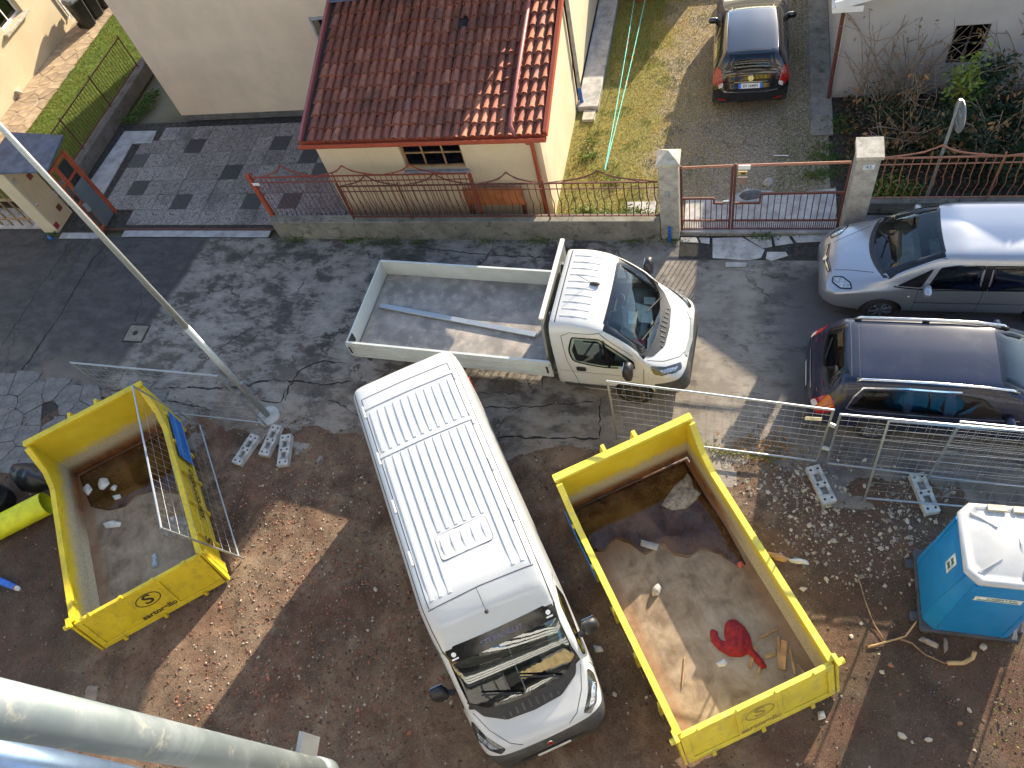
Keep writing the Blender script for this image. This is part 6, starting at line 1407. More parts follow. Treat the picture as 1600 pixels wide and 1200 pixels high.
fence_panel(V3(1.80, 6.24, 1.98), V3(1.86, 6.34, .04), V3(5.36, 6.14, .04), V3(5.3, 6.10, 1.98), 'mesh fence panel alongside the navy estate car, next to the clamped joint', 10, 26)
fence_panel(V3(2.47, 6.20, 1.95), V3(2.43, 5.72, .03), V3(5.93, 5.72, .03), V3(5.95, 6.12, 1.95), 'spare mesh panel leaning on the fence with its foot in the rubble', 9, 12)
fence_panel(V3(3.42, 6.24, 1.97), V3(3.42, 6.22, .06), V3(6.92, 6.08, .06), V3(6.9, 6.05, 1.97), 'second mesh panel overlapping the fence behind the blue toilet cabin', 10, 26)
fence_panel(V3(-12.45, 6.38, 2.0), V3(-12.42, 6.40, .04), V3(-9.0, 6.28, .06), V3(-9.02, 6.27, 2.0), 'mesh fence panel ending at the lamp post behind the deep yellow skip', 9, 22)
pB, pC = G(318, 667, .04), G(380, 872, .04); pA, pD = G(207, 603, 1.93), G(252, 825, 1.93)
fence_panel(pA, pB, pC, pD, 'mesh panel leaning against the side of the deep yellow skip', 9, 22)
mb = MB(); mb.tube([(1.70, 6.31, 1.55), (1.79, 6.27, 1.55)], .035, 8); mb.tube([(1.71, 6.34, .7), (1.83, 6.31, .7)], .035, 8); tag(mb.build('fence_clamp', M['galv_dull']), 'steel clamps joining two mesh fence panels', 'clamp')
def foot_block(cx, cy, ang, label, z=.0):
    t = thing('concrete_weight', label, 'concrete block', (cx, cy, z), ang, 'concrete fence feet')
    L_, W_, H_ = .70, .23, .13; bmv = []
    holes = [(-.13, .10, .075), (.13, .10, .075)]
    # block with two rectangular pockets and six sockets
    xs = [-L_/2, -.2, -.05, .05, .2, L_/2]; ys = [-W_/2, -.055, .055, W_/2]; mb = MB()
    for i in range(5):
        for j in range(3):
            if j == 1 and i in (1, 3): mb.box(xs[i], xs[i+1], ys[j], ys[j+1], 0, .03); continue
            mb.box(xs[i], xs[i+1], ys[j], ys[j+1], 0, H_)
    b = mb.build('block', M['block_conc'], t)
    bm = bmesh.new(); bm.from_mesh(b.data); bmesh.ops.remove_doubles(bm, verts=bm.verts, dist=1e-4); seen = {}
    dl = []
    for f in bm.faces:
        k = tuple(round(v, 4) for v in f.calc_center_median())
        if k in seen: dl += [f, seen[k]]
        seen[k] = f
    bmesh.ops.delete(bm, geom=list(set(dl)), context='FACES'); bm.to_mesh(b.data); bm.free()
    for x in (-.28, 0, .28):
        for y in (-.06, .06): mb = MB(); mb.lathe([(.022, H_+.0005), (.021, H_+.002)], (x, y, 0), UZ, 10); mb.build('socket', M['dark_in'], t)
    return t
for (a, b, lb) in (((1271, 730), (1296, 781), 'concrete fence foot under the joint of two mesh panels beside the navy car'), ((1433, 742), (1457, 798), 'concrete fence foot lying beyond the blue toilet cabin'), ((398, 679), (368, 724), 'concrete fence foot lying askew nearest the deep yellow skip'), ((432, 664), (411, 710), 'concrete fence foot holding the mesh panel at the lamp post'), ((447, 679), (441, 727), 'concrete fence foot lying on the dirt beside the one at the lamp post')):
    p, q = G(*a, .13), G(*b, .13); c_ = (p+q)/2; foot_block(c_.x, c_.y, math.atan2(q.y-p.y, q.x-p.x), lb, dirt_z(c_.x, c_.y)-.004)
o_ = (-9.06, 6.52, 0); lp = thing('street_lamp', 'tall tapered galvanised lamp post standing at the edge of the dirt', 'street lamp', o_)
mb = MB(o_); mb.tube([(-9.06, 6.52, 0), (-9.06, 6.52, 3.2)], .062, 14); mb.build('pole_base', M['galv_dull'], lp, True)
mb = MB(o_); mb.tube([(-9.06, 6.52, 3.201), (-9.06, 6.52, 9.4)], .054, 14, True, .034); mb.build('pole', M['galv_dull'], lp, True)
mb = MB(o_); mb.tube([(-9.06, 6.52, 9.35), (-9.06, 7.0, 9.6), (-9.06, 8.0, 9.7)], .03, 8); mb.build('arm', M['galv_dull'], lp, True)
mb = MB(o_); mb.box(-9.2, -8.92, 7.9, 8.6, 9.62, 9.76); bevel(mb.build('lamp_head', M['galv'], lp), .03, 2)
mb = MB(o_); mb.lathe([(.25, -.05), (.24, .05), (.17, .09)], (-9.06, 6.52, 0), UZ, 16); mb.build('footing', M['block_conc'], lp)
mb = MB(o_); mb.box(-9.0, -8.965, 6.48, 6.56, 1.0, 1.35); mb.build('access_door', M['galv'], lp)

# ---- toilet cabin
PX0, PX1, PY0, PY1, PZ = 3.12, 4.36, 3.70, 4.92, 2.14
o_ = ((PX0+PX1)/2, (PY0+PY1)/2, 0); wc = thing('toilet_cabin', 'bright blue portable toilet cabin with translucent white domed roof', 'portable toilet', o_)
bl = simple('blue_polyethylene', (.005, .20, .50), .42, 0, .1, 2.5, .1, 60, dirt=(.05, .2, .35), dirt_amt=.4); bd2 = simple('grey_skid', (.05, .055, .065), .7)
def cham(x0, x1, y0, y1, c): return [(x0+c, y0), (x1-c, y0), (x1, y0+c), (x1, y1-c), (x1-c, y1), (x0+c, y1), (x0, y1-c), (x0, y0+c)]
mb = MB(o_); lo, hi = cham(PX0, PX1, PY0, PY1, .14), cham(PX0+.09, PX1-.09, PY0+.09, PY1-.09, .14)
Vv = [(x, y, .17) for x, y in lo]+[(x, y, .75) for x, y in cham(PX0+.02, PX1-.02, PY0+.02, PY1-.02, .14)]+[(x, y, PZ) for x, y in hi]
mb.add(Vv, [(r*8+i, r*8+(i+1) % 8, (r+1)*8+(i+1) % 8, (r+1)*8+i) for r in range(2) for i in range(8)]+[tuple(range(7, -1, -1)), tuple(range(16, 24))]); bevel(mb.build('wall', bl, wc), .03, 2)
for (a, b) in (((PX0+.2, PY0-.0), 0), ((PX1-.2, PY0-.0), 0)):
    mb = MB(o_); mb.bar((a[0], PY0+.006, .22), (a[0]+(.02 if a[0] < 3.7 else -.02), PY0+.083, 2.05), .05, .03, (0, 1, 0)); mb.build('wall_rib', bl, wc)
for y in (PY0+.22, PY1-.22): mb = MB(o_); mb.bar((PX0+.006, y, .22), (PX0+.083, y, 2.05), .03, .05, (0, 1, 0)); mb.build('wall_rib', bl, wc)
rf_m = simple('translucent_roof', (.43, .435, .43), .4, 0, .08, 3, .05, 30, dirt=(.5, .46, .38), dirt_amt=.3)
rings_ = [(.055, .001, .15), (.05, .05, .15), (.07, .085, .15), (.115, .09, .15), (.145, .07, .14), (.2, .085, .13), (.32, .12, .1), (.5, .14, .04)]
mb = MB(o_); Vr = []
for (ins, dz, ch) in rings_: Vr += [(x, y, PZ+dz) for x, y in cham(PX0+ins, PX1-ins, PY0+ins, PY1-ins, ch)]
mb.add(Vr, [(r*8+i, r*8+(i+1) % 8, (r+1)*8+(i+1) % 8, (r+1)*8+i) for r in range(len(rings_)-1) for i in range(8)]+[tuple(range(7, -1, -1)), tuple(range(8*len(rings_)-8, 8*len(rings_)))])
rfo = smooth_by_angle(mb.build('roof', rf_m, wc), 50)
xm, ym = o_[0], o_[1]
for (a_, b_) in (((xm+.1, PY0+.15, PZ+.082), (xm+.1, ym, PZ+.148)), ((xm+.1, ym, PZ+.148), (xm+.1, PY1-.15, PZ+.082)), ((PX0+.2, PY0+.2, PZ+.088), (PX0+.48, PY0+.4, PZ+.139)), ((PX0+.2, PY1-.2, PZ+.088), (PX0+.48, PY1-.4, PZ+.139))):
    mb = MB(o_); mb.bar(a_, b_, .022, .016); mb.build('roof_rib', rf_m, rfo)
mb = MB(o_); mb.box(PX0+.4, PX0+.62, PY1-.16, PY1-.08, PZ+.09, PZ+.13); mb.box(PX0+.7, PX0+.85, PY1-.16, PY1-.08, PZ+.09, PZ+.13); mb.build('vent', simple('beige_vent', (.5, .46, .36), .6), rfo)
mb = MB(o_); mb.box(PX0-.03, PX1+.03, PY0-.03, PY1+.03, .07, .169); bevel(mb.build('base', bd2, wc), .03, 2)
for y in (PY0+.2, PY1-.2): mb = MB(o_); mb.box(PX0-.14, PX1+.14, y-.08, y+.08, 0, .10); bevel(mb.build('skid', bd2, wc), .03, 2)
st = simple('sticker_white', (.62, .68, .66), .4); dkp = simple('green_print', (.03, .12, .09), .5)
q = [AY(1519, 943, PY0+.055), AY(1600, 944, PY0+.055)]
sy = lambda z: PY0+.02+(z-.75)/(PZ-.75)*.07-.004
def on_front(x0, x1, z0, z1, k, name, mat, par):
    mb = MB(o_); mb.prism([(x0, sy(z0)-k, z0), (x1, sy(z0)-k, z0), (x1, sy(z1)-k, z1), (x0, sy(z1)-k, z1)], (0, -.002, 0)); return mb.build(name, mat, par)
sl_ = on_front(3.42, 3.98, 1.56, 1.70, 0, 'sticker', st, wc)
axs = Vector((1, 0, 0)); ays = Vector((0, .05, 1)).normalized(); Ms = Matrix((axs, ays, axs.cross(ays))).transposed()
text_obj('sticker_text', 'CONTEK', .075, dkp, sl_, Vector((3.74, sy(1.655)-.004, 1.655))-Vector(o_), Ms, .0005, sx=1.2, bold=.001)
on_front(3.46, 3.94, 1.585, 1.605, .003, 'sticker_line', dkp, sl_)
sxx = lambda z: PX0+.02+(z-.75)/(PZ-.75)*.07-.004
mb = MB(o_); mb.prism([(sxx(1.45), PY0+.42, 1.45), (sxx(1.45), PY0+.58, 1.45), (sxx(1.85), PY0+.58, 1.85), (sxx(1.85), PY0+.42, 1.85)], (-.003, 0, 0)); s2 = mb.build('sticker', st, wc)
for z in (1.57, 1.73):
    mb = MB(o_); P = []
    for k in range(12):
        a = 2*math.pi*k/12; r_ = .06 if k % 3 else .03; P.append((sxx(z+r_*math.sin(a))-.005, PY0+.5+r_*math.cos(a), z+r_*math.sin(a)))
    mb.prism(P, (-.002, 0, 0)); mb.build('emblem', dkp, s2)

# ---- drums, yellow tube, sleeve, small litter near the left edge
tb = simple('yellow_tube', (.66, .66, .02), .5, 0, .12, 5, .15, 30)
a, b = G(-30, 838, .3), G(73, 786, .3); d = (b-a).normalized(); mb = MB((a+b)/2); n_ = 7
ring_ = [a+(b-a)*k/n_ for k in range(n_+1)]; mb.tube(ring_, .25, 22, False)
mb2 = MB((a+b)/2); mb2.tube(ring_, .24, 22, False); o = mb.build('chute_tube', tb, None, True); mb2 = mb2.build('tube_lining', tb, o, True); o.location = (a+b)/2; tag(o, 'bright yellow plastic tube lying on the dirt beside the black bags', 'tube')
blk = simple('black_poly', (.015, .016, .02), .38, 0, .3, 6, .6, 9)
blob('rubbish_bag', [(22, 752), (30, 733), (52, 726), (75, 730), (88, 745), (86, 762), (62, 772), (34, 768)], .0, .42, blk, 'lumpy black rubbish bag beside the deep yellow skip', 'bag', .06, .07, 5, pw=.42)
c_ = G(6, 790, .0); mb = MB((c_.x, c_.y, 0)); mb.lathe([(.30, .02), (.33, .1), (.33, .3), (.345, .32), (.345, .36), (.33, .38), (.33, .6), (.345, .62), (.345, .66), (.31, .72), (.3, .70), (.02, .69)], (c_.x, c_.y, 0), UZ, 24); o = mb.build('drum', blk, None, True); o.location = (c_.x, c_.y, 0); tag(o, 'black ribbed plastic drum beside the yellow tube', 'drum')
a, b = G(-14, 902, .10), G(24, 918, .08); mb = MB(); mb.tube([a, a+(b-a)*.6, b], .075, 14, True, .055); o = mb.build('blue_bottle', simple('blue_wrap', (.03, .14, .55), .45)); tag(o, 'blue wrapped bottle with clear neck lying on the dirt', 'bottle')
d = (b-a).normalized(); mb = MB(); mb.tube([b+d*.002, b+d*.035], .05, 12); mb.build('collar', simple('orange_collar', (.6, .15, .03), .5), o); mb = MB(); mb.tube([b+d*.037, b+d*.09, b+d*.13], .055, 12, True, .03); mb.build('neck', bagm, o)

# ---- scaffold guard rails next to the camera
def depth_pt(x, y, dist): d = ray(x, y).normalized(); return Vector((0, 0, CAM_H))+d*dist
sc_t = NT('scaffold_zinc'); wpp = sc_t.n('ShaderNodeNewGeometry').outputs['Position']; a1 = sc_t.noise(9, 6, .7, .5, wpp); a2 = sc_t.noise(26, 5, .7, .8, wpp)
cc = sc_t.mix(sc_t.step(a1, .4, .7), (.14, .17, .18), (.215, .245, .255)); cc = sc_t.mix(sc_t.math('MULTIPLY', sc_t.step(a2, .55, .7), .45), cc, (.5, .46, .37)); cc = sc_t.mix(sc_t.math('MULTIPLY', sc_t.step(a2, .42, .34), .12), cc, (.1, .13, .16))  # zinc tone mottled with pale and dark patches
M['scaf'] = sc_t.bsdf(cc, sc_t.math('ADD', sc_t.math('MULTIPLY', a1, .3), .42), .4, sc_t.bump(a2, .08, .003), .5)
a, b = depth_pt(-140, 1079, .80), depth_pt(506, 1209, 1.68)
rt_ = thing('scaffold_rail', 'thick galvanised scaffold tube beside the camera, mottled with pale patches', 'scaffold tube', b)
mb = MB(b); mb.tube([a, b], .0242, 32, True); mb.build('tube', M['scaf'], rt_, True)
d = (b-a).normalized(); mb = MB(b); mb.tube([b-d*.05, b+d*.012], .027, 24, True); mb.build('end_sleeve', M['scaf'], rt_, True)
mb = MB(b); mb.obox(b-d*.10+Vector((-.004, .040, .012)), d, Vector((0, 1, .3)), d.cross(Vector((0, 1, .3))), .045, .018, .004); mb.build('clamp_wing', M['galv'], rt_)
a, b = depth_pt(-220, 1149, 1.0), depth_pt(420, 1271, 1.5)
mb = MB(b); mb.tube([a, b], .0242, 28, True); o = mb.build('scaffold_tube', m_galv('blue_zinc', (.16, .24, .38), .3, .7), None, True); o.location = b; tag(o, 'bluish steel scaffold tube running just below the pale-mottled one', 'scaffold tube')

# ---- washing lines, manhole, litter
tq = simple('turquoise_cord', (.10, .52, .45), .6); peg = [simple('peg_orange', (.6, .28, .06), .6), simple('peg_pink', (.55, .2, .25), .6)]
s0 = AY(945, 266, 11.57); e1 = AX(993, -30, -2.05); e1 = depth_pt(994, -20, 24.); e2 = depth_pt(1012, -20, 24.)
for k, e_ in enumerate((e1, e2)):
    P = [s0+(e_-s0)*t/10-Vector((0, 0, .25*4*(t/10)*(1-t/10)*.4)) for t in range(11)]
    mb = MB(); mb.tube(P, .009, 5, False); o = mb.build('washing_line', tq); tag(o, 'turquoise washing line with %s clothes pegs stretched over the grass' % ('two pink' if k == 0 else 'three orange'), 'washing line')
    for u in ((.62, .66) if k == 0 else (.42, .56, .60)):
        q = P[int(u*10)]+(P[int(u*10)+1]-P[int(u*10)])*(u*10-int(u*10)); mb = MB(); mb.box(q.x-.012, q.x+.012, q.y-.02, q.y+.02, q.z-.09, q.z+.015); mb.build('peg', peg[1 if k == 0 else 0], o)
mp = (e1+e2)/2; tp_ = thing('line_post', 'T-shaped metal post holding the far ends of the washing lines', 'post', (mp.x, mp.y, 0))
mb = MB((mp.x, mp.y, 0)); mb.tube([(mp.x, mp.y, 0), (mp.x, mp.y, mp.z)], .03, 8); mb.build('pole', M['galv_dull'], tp_); mb = MB((mp.x, mp.y, 0)); dd = (e2-e1).normalized()*.1; mb.tube([e1-dd, e2+dd], .02, 8); mb.build('crossbar', M['galv_dull'], tp_)
c_ = G(213, 521); mh = thing('manhole_cover', 'small square manhole cover set in the street beyond the lamp post', 'manhole cover', (c_.x, c_.y, 0))
mb = MB(); mb.box(-.29, .29, -.26, .26, .001, .008); mb.build('frame', M['joint'], mh); mb = MB(); mb.box(-.25, .25, -.22, .22, .003, .014); mb.build('lid', M['wall_conc'], mh); mb = MB(); mb.lathe([(.07, .0145), (.07, .017)], (-.02, 0, 0), UZ, 16); mb.build('key_hole', M['joint'], mh)
tag(MB().tube([G(1209, 243, .05), G(1232, 243, .05)], .012, 6).build('rod', M['white_plastic']), 'thin white rod lying on the gravel driveway', 'rod')
blob('rock', [(1190, 288), (1196, 281), (1207, 281), (1208, 287), (1200, 292)], .02, .12, stone_m, 'pale angular rock just inside the brown gate', 'rock', .03, .03, 9)
blob('rock', [(1153, 308), (1160, 300), (1178, 298), (1192, 300), (1190, 310), (1165, 315)], .02, .10, simple('dark_stone', (.1, .1, .1), .8), 'dark flat stone slab just inside the brown gate', 'rock', .04, .03, 9)
br = simple('bare_branch', (.24, .15, .08), .8, 0, .3, 8)
def px_tube(name, pts, r, mat, label, cat, z0=.03, r2=None):
    P = [G(x, y, z) for x, y, z in pts]; Q = []
    for i in range(len(P)-1):
        for k in range(4): Q.append(P[i]+(P[i+1]-P[i])*k/4+Vector((0, 0, .01*math.sin(i*2+k))))
    Q.append(P[-1]); mb = MB(); mb.tube(Q, r, 6, True, r2); return tag(mb.build(name, mat, None, True), label, cat)
px_tube('branch', [(1340, 898, .05), (1352, 940, .1), (1366, 975, .08), (1382, 1001, .04)], .011, br, 'long thin brown branch lying towards the toilet cabin', 'branch', r2=.01)
px_tube('branch', [(1356, 1011, .06), (1385, 1003, .06), (1415, 994, .10), (1433, 970, .12)], .017, simple('peeled_branch', (.42, .27, .13), .75), 'pale peeled branch ending at the base of the toilet cabin', 'branch', r2=.012)
px_tube('branch', [(1405, 998, .05), (1425, 1005, .06), (1445, 1022, .05), (1475, 1036, .05), (1500, 1035, .08)], .014, br, 'curved brown branch in front of the toilet cabin', 'branch')
px_tube('palm_frond', [(1480, 1036, .06), (1505, 1036, .1), (1520, 1028, .14), (1523, 1018, .18)], .035, simple('dry_frond', (.42, .28, .13), .8), 'dry curled bark strip in front of the toilet cabin', 'bark', r2=.03)
for px, lb in (([(1434, 1000), (1441, 994), (1468, 1007), (1464, 1014)], 'weathered grey wood chunk below the toilet cabin edge'), ([(1474, 996), (1479, 995), (1481, 1015), (1475, 1022)], 'narrow grey wood chunk beside the toilet cabin base')):
    blob('wood_chunk', px, .02, .08, simple('grey_wood', (.3, .25, .21), .85, 0, .3, 10), lb, 'wood', .03, .02, 14)
blob('board_piece', [(130, 1094), (137, 1071), (155, 1072), (150, 1100)], .0, .03, simple('dirty_board', (.24, .18, .13), .8), 'square scrap of board on the dirt below the printed tailgate', 'board', .05, base=.012)
blob('bottle_crushed', [(1248, 872), (1262, 876), (1265, 883), (1236, 880), (1230, 874)], .01, .05, bagm, 'crushed clear bottle on the dirt beside the pale yellow skip', 'bottle', .03, .01, 14)
blob('wood_chunk', [(1198, 862), (1222, 865), (1233, 874), (1226, 879), (1208, 874)], .01, .05, bd, 'orange splintered plank end beside the crushed bottle', 'wood', .03, .01, 14)
blob('bottle_crushed', [(926, 1008), (940, 1010), (944, 1018), (930, 1020)], .01, .06, bagm, 'small clear bottle lying by the van mirror', 'bottle', .03, .01, 14)
blob('plaster_block', [(1277, 1112), (1287, 1110), (1291, 1122), (1279, 1126)], .01, .1, bagm, 'white plaster block in the shade of the skip hinge', 'rubble', .03, .01, 14)

# ---- long seams and cracks traced in the street surface
rk = random.Random(3); M['crack'] = simple('crack_fill', (.022, .02, .018), .95, 0, .5, 20)
for pts, wd in (([(2, 542), (13, 525), (65, 444), (114, 376)], .03), ([(0, 626), (49, 558), (97, 486), (143, 408), (162, 386)], .07), ([(214, 509), (213, 490), (221, 470), (219, 452)], .025), ([(445, 626), (452, 603), (471, 577), (504, 564), (540, 568)], .05), ([(260, 605), (325, 607), (383, 603), (419, 594), (520, 600), (548, 596)], .06), ([(406, 626), (439, 629), (448, 607)], .04),
                ([(508, 627), (523, 627), (574, 658), (597, 651)], .03), ([(729, 612), (802, 614), (806, 587)], .02), ([(845, 608), (849, 589)], .03), ([(752, 637), (837, 635), (930, 627)], .03), ([(938, 623), (936, 682)], .035), ([(756, 682), (850, 683), (938, 686)], .05), ([(110, 600), (200, 612), (330, 640)], .05), ([(640, 385), (700, 392), (760, 398), (850, 402)], .03), ([(820, 392), (835, 405), (850, 398)], .025)):
    P = [G(*p, .003) for p in pts]; Q = []
    for a, b in zip(P, P[1:]):
        n = max(2, int((b-a).length/.09)); Q += [a+(b-a)*k/n for k in range(n)]
    Q.append(P[-1]); V = []
    for k, q in enumerate(Q):
        d = (Q[min(k+1, len(Q)-1)]-Q[max(0, k-1)]).normalized(); s_ = Vector((-d.y, d.x, 0)); q = q+s_*rk.gauss(0, .018); w2 = wd*.5*rk.uniform(.25, 1.1)*(.4 if k in (0, len(Q)-1) else 1); V += [q+s_*w2, q-s_*w2]
    mesh_obj('crack', V, [(2*k, 2*k+1, 2*k+3, 2*k+2) for k in range(len(Q)-1)], M['crack'], street)
# ================================================================== plants and loose rubble
def leaf_mat(name, c, var=.35, trans=.25, rough=.6):
    t = NT(name); wp = t.n('ShaderNodeNewGeometry').outputs['Position']; r = t.n('ShaderNodeNewGeometry').outputs['Random Per Island']
    col = t.ramp(r, [(0, tuple(v*(1-var) for v in c)), (.5, c), (1, tuple(min(1, v*(1+var)) for v in c))])
    col = t.mix(t.step(t.noise(1.3, 5, vec=wp), .35, .7), col, t.mix(.5, col, (c[0]*1.5, c[1]*1.1, c[2]*.6)))
    d = t.n('ShaderNodeBsdfPrincipled'); t.put(d.inputs['Base Color'], col); d.inputs['Roughness'].default_value = rough; d.inputs['Specular IOR Level'].default_value = .3
    tr = t.n('ShaderNodeBsdfTranslucent'); t.put(tr.inputs[0], col); mx = t.n('ShaderNodeMixShader'); mx.inputs[0].default_value = trans
    t.t.links.new(d.outputs[0], mx.inputs[1]); t.t.links.new(tr.outputs[0], mx.inputs[2]); t.t.links.new(mx.outputs[0], t.out.inputs[0]); return t.m
M['grass'] = leaf_mat('grass_blade', (.16, .175, .035), .45); M['moss'] = leaf_mat('dry_grass', (.46, .40, .16), .45); M['green'] = leaf_mat('weed_leaf', (.07, .13, .022), .4)
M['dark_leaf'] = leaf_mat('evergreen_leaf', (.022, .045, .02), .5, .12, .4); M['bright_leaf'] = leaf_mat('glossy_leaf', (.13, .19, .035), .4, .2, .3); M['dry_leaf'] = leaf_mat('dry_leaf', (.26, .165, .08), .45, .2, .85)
class LM:
    def __init__(s): s.V = []; s.F = []
    def blade(s, p, h, w, lean, a):
        dx, dy = math.cos(a), math.sin(a); b = len(s.V); p = Vector(p)
        s.V += [p+Vector((-dy*w, dx*w, 0)), p+Vector((dy*w, -dx*w, 0)), p+Vector((dx*lean*.5-dy*w*.5, dy*lean*.5+dx*w*.5, h*.65)), p+Vector((dx*lean, dy*lean, h))]; s.F += [(b, b+1, b+2), (b+1, b+3, b+2)]
    def leaf(s, p, sz, rr, asp=.5, droop=.3):
        d = Vector((rr.gauss(0, 1), rr.gauss(0, 1), rr.gauss(0, .6)-droop)).normalized(); u = d.cross(Vector((rr.gauss(0, 1), rr.gauss(0, 1), rr.gauss(0, 1)))).normalized(); b = len(s.V); p = Vector(p)
        s.V += [p, p+d*sz*.5+u*sz*asp*.5, p+d*sz, p+d*sz*.5-u*sz*asp*.5]; s.F += [(b, b+1, b+2, b+3)]
    def build(s, name, mat, parent=None, off=(0, 0, 0)):
        o = Vector(off); return mesh_obj(name, [v-o for v in s.V], s.F, mat, parent)
def stuff(o, label, cat): o['kind'] = 'stuff'; o['label'] = label; o['category'] = cat; return o
rg = random.Random(21)
# driveway turf: dense at the house side, thinning over the gravel
A, B = LM(), LM()
n = 0
while n < 34000:
    x, y = rg.uniform(-3.75, 2.0), rg.uniform(11.75, 20.6); k = nz(x, y, 1.1, 4)*.5+nz(x, y, 4, 9)*.3
    dens = 1.0 if x < -1.4 else max(.10, 1-(x+1.4)/1.7) if x < .8 else .14
    if x > 1.0: dens = .8 if y < 15.2 else .55
    if (-3.8 < x < -3.2 and y > 15.3) or (-.95 < x < 2.2 and y < 12.75 and rg.random() > .06) or (x > 1.7 and y > 14.6): continue
    if rg.random() > dens+k*.5: continue
    z = .016; a = rg.uniform(0, 6.28)
    (A if (x > .3 or nz(x, y, 1.7, 2) > .22 or y > 17.6 and x < -2.2) else B).blade((x, y, z), rg.uniform(.015, .055), rg.uniform(.004, .009), rg.uniform(.01, .05), a); n += 1
stuff(A.build('green_grass', M['grass']), 'short green grass along the driveway edges', 'grass'); stuff(B.build('dry_grass', M['moss']), 'yellowish mossy turf on the sunny side of the driveway', 'grass')
A = LM()
for i in range(15000): x, y = rg.uniform(-20.7, -18.12), rg.uniform(12.7, 22); A.blade((x, y, .3), rg.uniform(.04, .1), .007, rg.uniform(.02, .07), rg.uniform(0, 6.28))
stuff(A.build('lawn_grass', leaf_mat('lawn_blade', (.17, .22, .04), .4)), 'bright green lawn beside the stone path', 'grass')
def weeds(pts, n, h, sz, mat, name, label, spread=.12):
    A = LM()
    for i in range(n):
        px = rg.choice(pts); p = Vector(px)+Vector((rg.gauss(0, spread), rg.gauss(0, spread*.45), 0)); p.z = px[2]+abs(rg.gauss(0, h)); A.leaf(p, rg.uniform(.5, 1.3)*sz, rg, .55, -.2)
    return stuff(A.build(name, mat), label, 'weeds')
W = lambda L, z=.02: [tuple(G(x, y, z)) for x, y in L]
weeds(W([(545, 377), (560, 377), (590, 378), (620, 379), (650, 379), (470, 374), (455, 375), (755, 378), (835, 376), (850, 377), (1010, 375), (985, 377), (1050, 378), (1190, 372), (1195, 370), (85, 368)]), 1500, .05, .05, M['green'], 'wall_weeds', 'dark green weeds growing along the foot of the street wall', .16)
weeds([(x, rg.uniform(11.75, 12.3), .02) for x in [-3.3+.1*k for k in range(20)]]+W([(910, 250), (920, 225), (935, 270), (960, 285), (925, 245)]), 2600, .10, .065, leaf_mat('ivy_leaf', (.11, .16, .03), .4), 'ground_ivy', 'leafy ground cover behind the iron railing at the garage corner', .1)
weeds(W([(1380, 290), (1400, 300), (1390, 312), (1375, 320), (1420, 310), (1365, 305)]), 1300, .16, .08, M['bright_leaf'], 'low_plants', 'light green leafy plants behind the right-hand gate pillar', .16)
weeds(W([(1290, 230), (1300, 250), (1305, 205), (1280, 245), (1295, 270), (1275, 275), (1312, 190)]), 1500, .05, .05, M['green'], 'drive_weeds', 'green weeds at the shaded edge of the driveway', .18)
weeds(W([(1110, 702), (1130, 705), (1150, 708), (1175, 712), (1200, 716), (1090, 697)]), 500, .03, .045, M['grass'], 'verge_grass', 'short grass tufts under the mesh fence by the street edge', .1)
weeds(W([(1150, 695), (1190, 700), (1210, 690), (1230, 705), (1170, 690), (1205, 715)]), 260, .012, .09, M['dry_leaf'], 'leaf_litter', 'dry fallen leaves gathered at the street edge', .22)
weeds(W([(205, 190), (215, 180), (225, 170), (232, 160), (240, 150)]), 1300, .08, .07, M['green'], 'corner_weeds', 'dark green weeds in the gap between retaining wall and beige house', .14)
weeds(W([(1575, 1150), (1590, 1120), (1560, 1180), (1595, 1080), (1585, 1020)]), 130, .03, .045, M['grass'], 'site_weeds', 'sparse weeds in the sunny dirt below the toilet cabin', .25)
# evergreen shrubs
def shrub(x, y, r, h, n, mat, label, lsz=.10, top=None):
    t = thing('evergreen_shrub', label, 'shrub', (x, y, .012)); A = LM(); mb = MB()
    cl = [(rg.gauss(0, r*.5), rg.gauss(0, r*.4), rg.uniform(.25, 1)*h) for _ in range(14)]
    for c in cl: mb.tube([(0, 0, 0), (c[0]*.4, c[1]*.4, c[2]*.45), c], .02, 5, True, .006)
    mb.build('stems', M['dry_leaf'], t)
    for i in range(n):
        c = rg.choice(cl); q = Vector((rg.gauss(0, 1), rg.gauss(0, 1), rg.gauss(0, .8)))*r*.22; p = Vector(c)+q
        if p.z > .03: A.leaf(p, lsz*rg.uniform(.6, 1.3), rg, .45, .25)
    A.build('foliage', mat, t)
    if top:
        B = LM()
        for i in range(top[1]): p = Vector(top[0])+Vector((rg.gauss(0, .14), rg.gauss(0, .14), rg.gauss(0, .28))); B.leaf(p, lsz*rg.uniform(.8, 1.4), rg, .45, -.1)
        B.build('foliage', M['bright_leaf'], t)  # sunlit top painted in with a brighter leaf colour
p = G(1490, 235, .3); shrub(p.x, p.y, 1.0, 1.2, 2600, M['dark_leaf'], 'dark evergreen shrub behind the round road sign')
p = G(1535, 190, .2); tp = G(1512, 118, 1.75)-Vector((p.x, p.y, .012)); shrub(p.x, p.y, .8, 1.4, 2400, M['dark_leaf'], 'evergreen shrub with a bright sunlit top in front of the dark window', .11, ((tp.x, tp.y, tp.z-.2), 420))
p = G(1590, 225, .2); shrub(p.x+.3, p.y, .9, .9, 1500, M['dark_leaf'], 'dark evergreen shrub at the far end of the scrolled fence')
p = G(1410, 215, .2); shrub(p.x, p.y, .7, .5, 800, M['dark_leaf'], 'low evergreen shrub between the gate pillar and the bare stems')
p = G(1330, 90, .1); p = G(1560, 260, .2); shrub(p.x, p.y, .8, .6, 1100, M['dark_leaf'], 'low dark shrub right behind the scrolled fence')
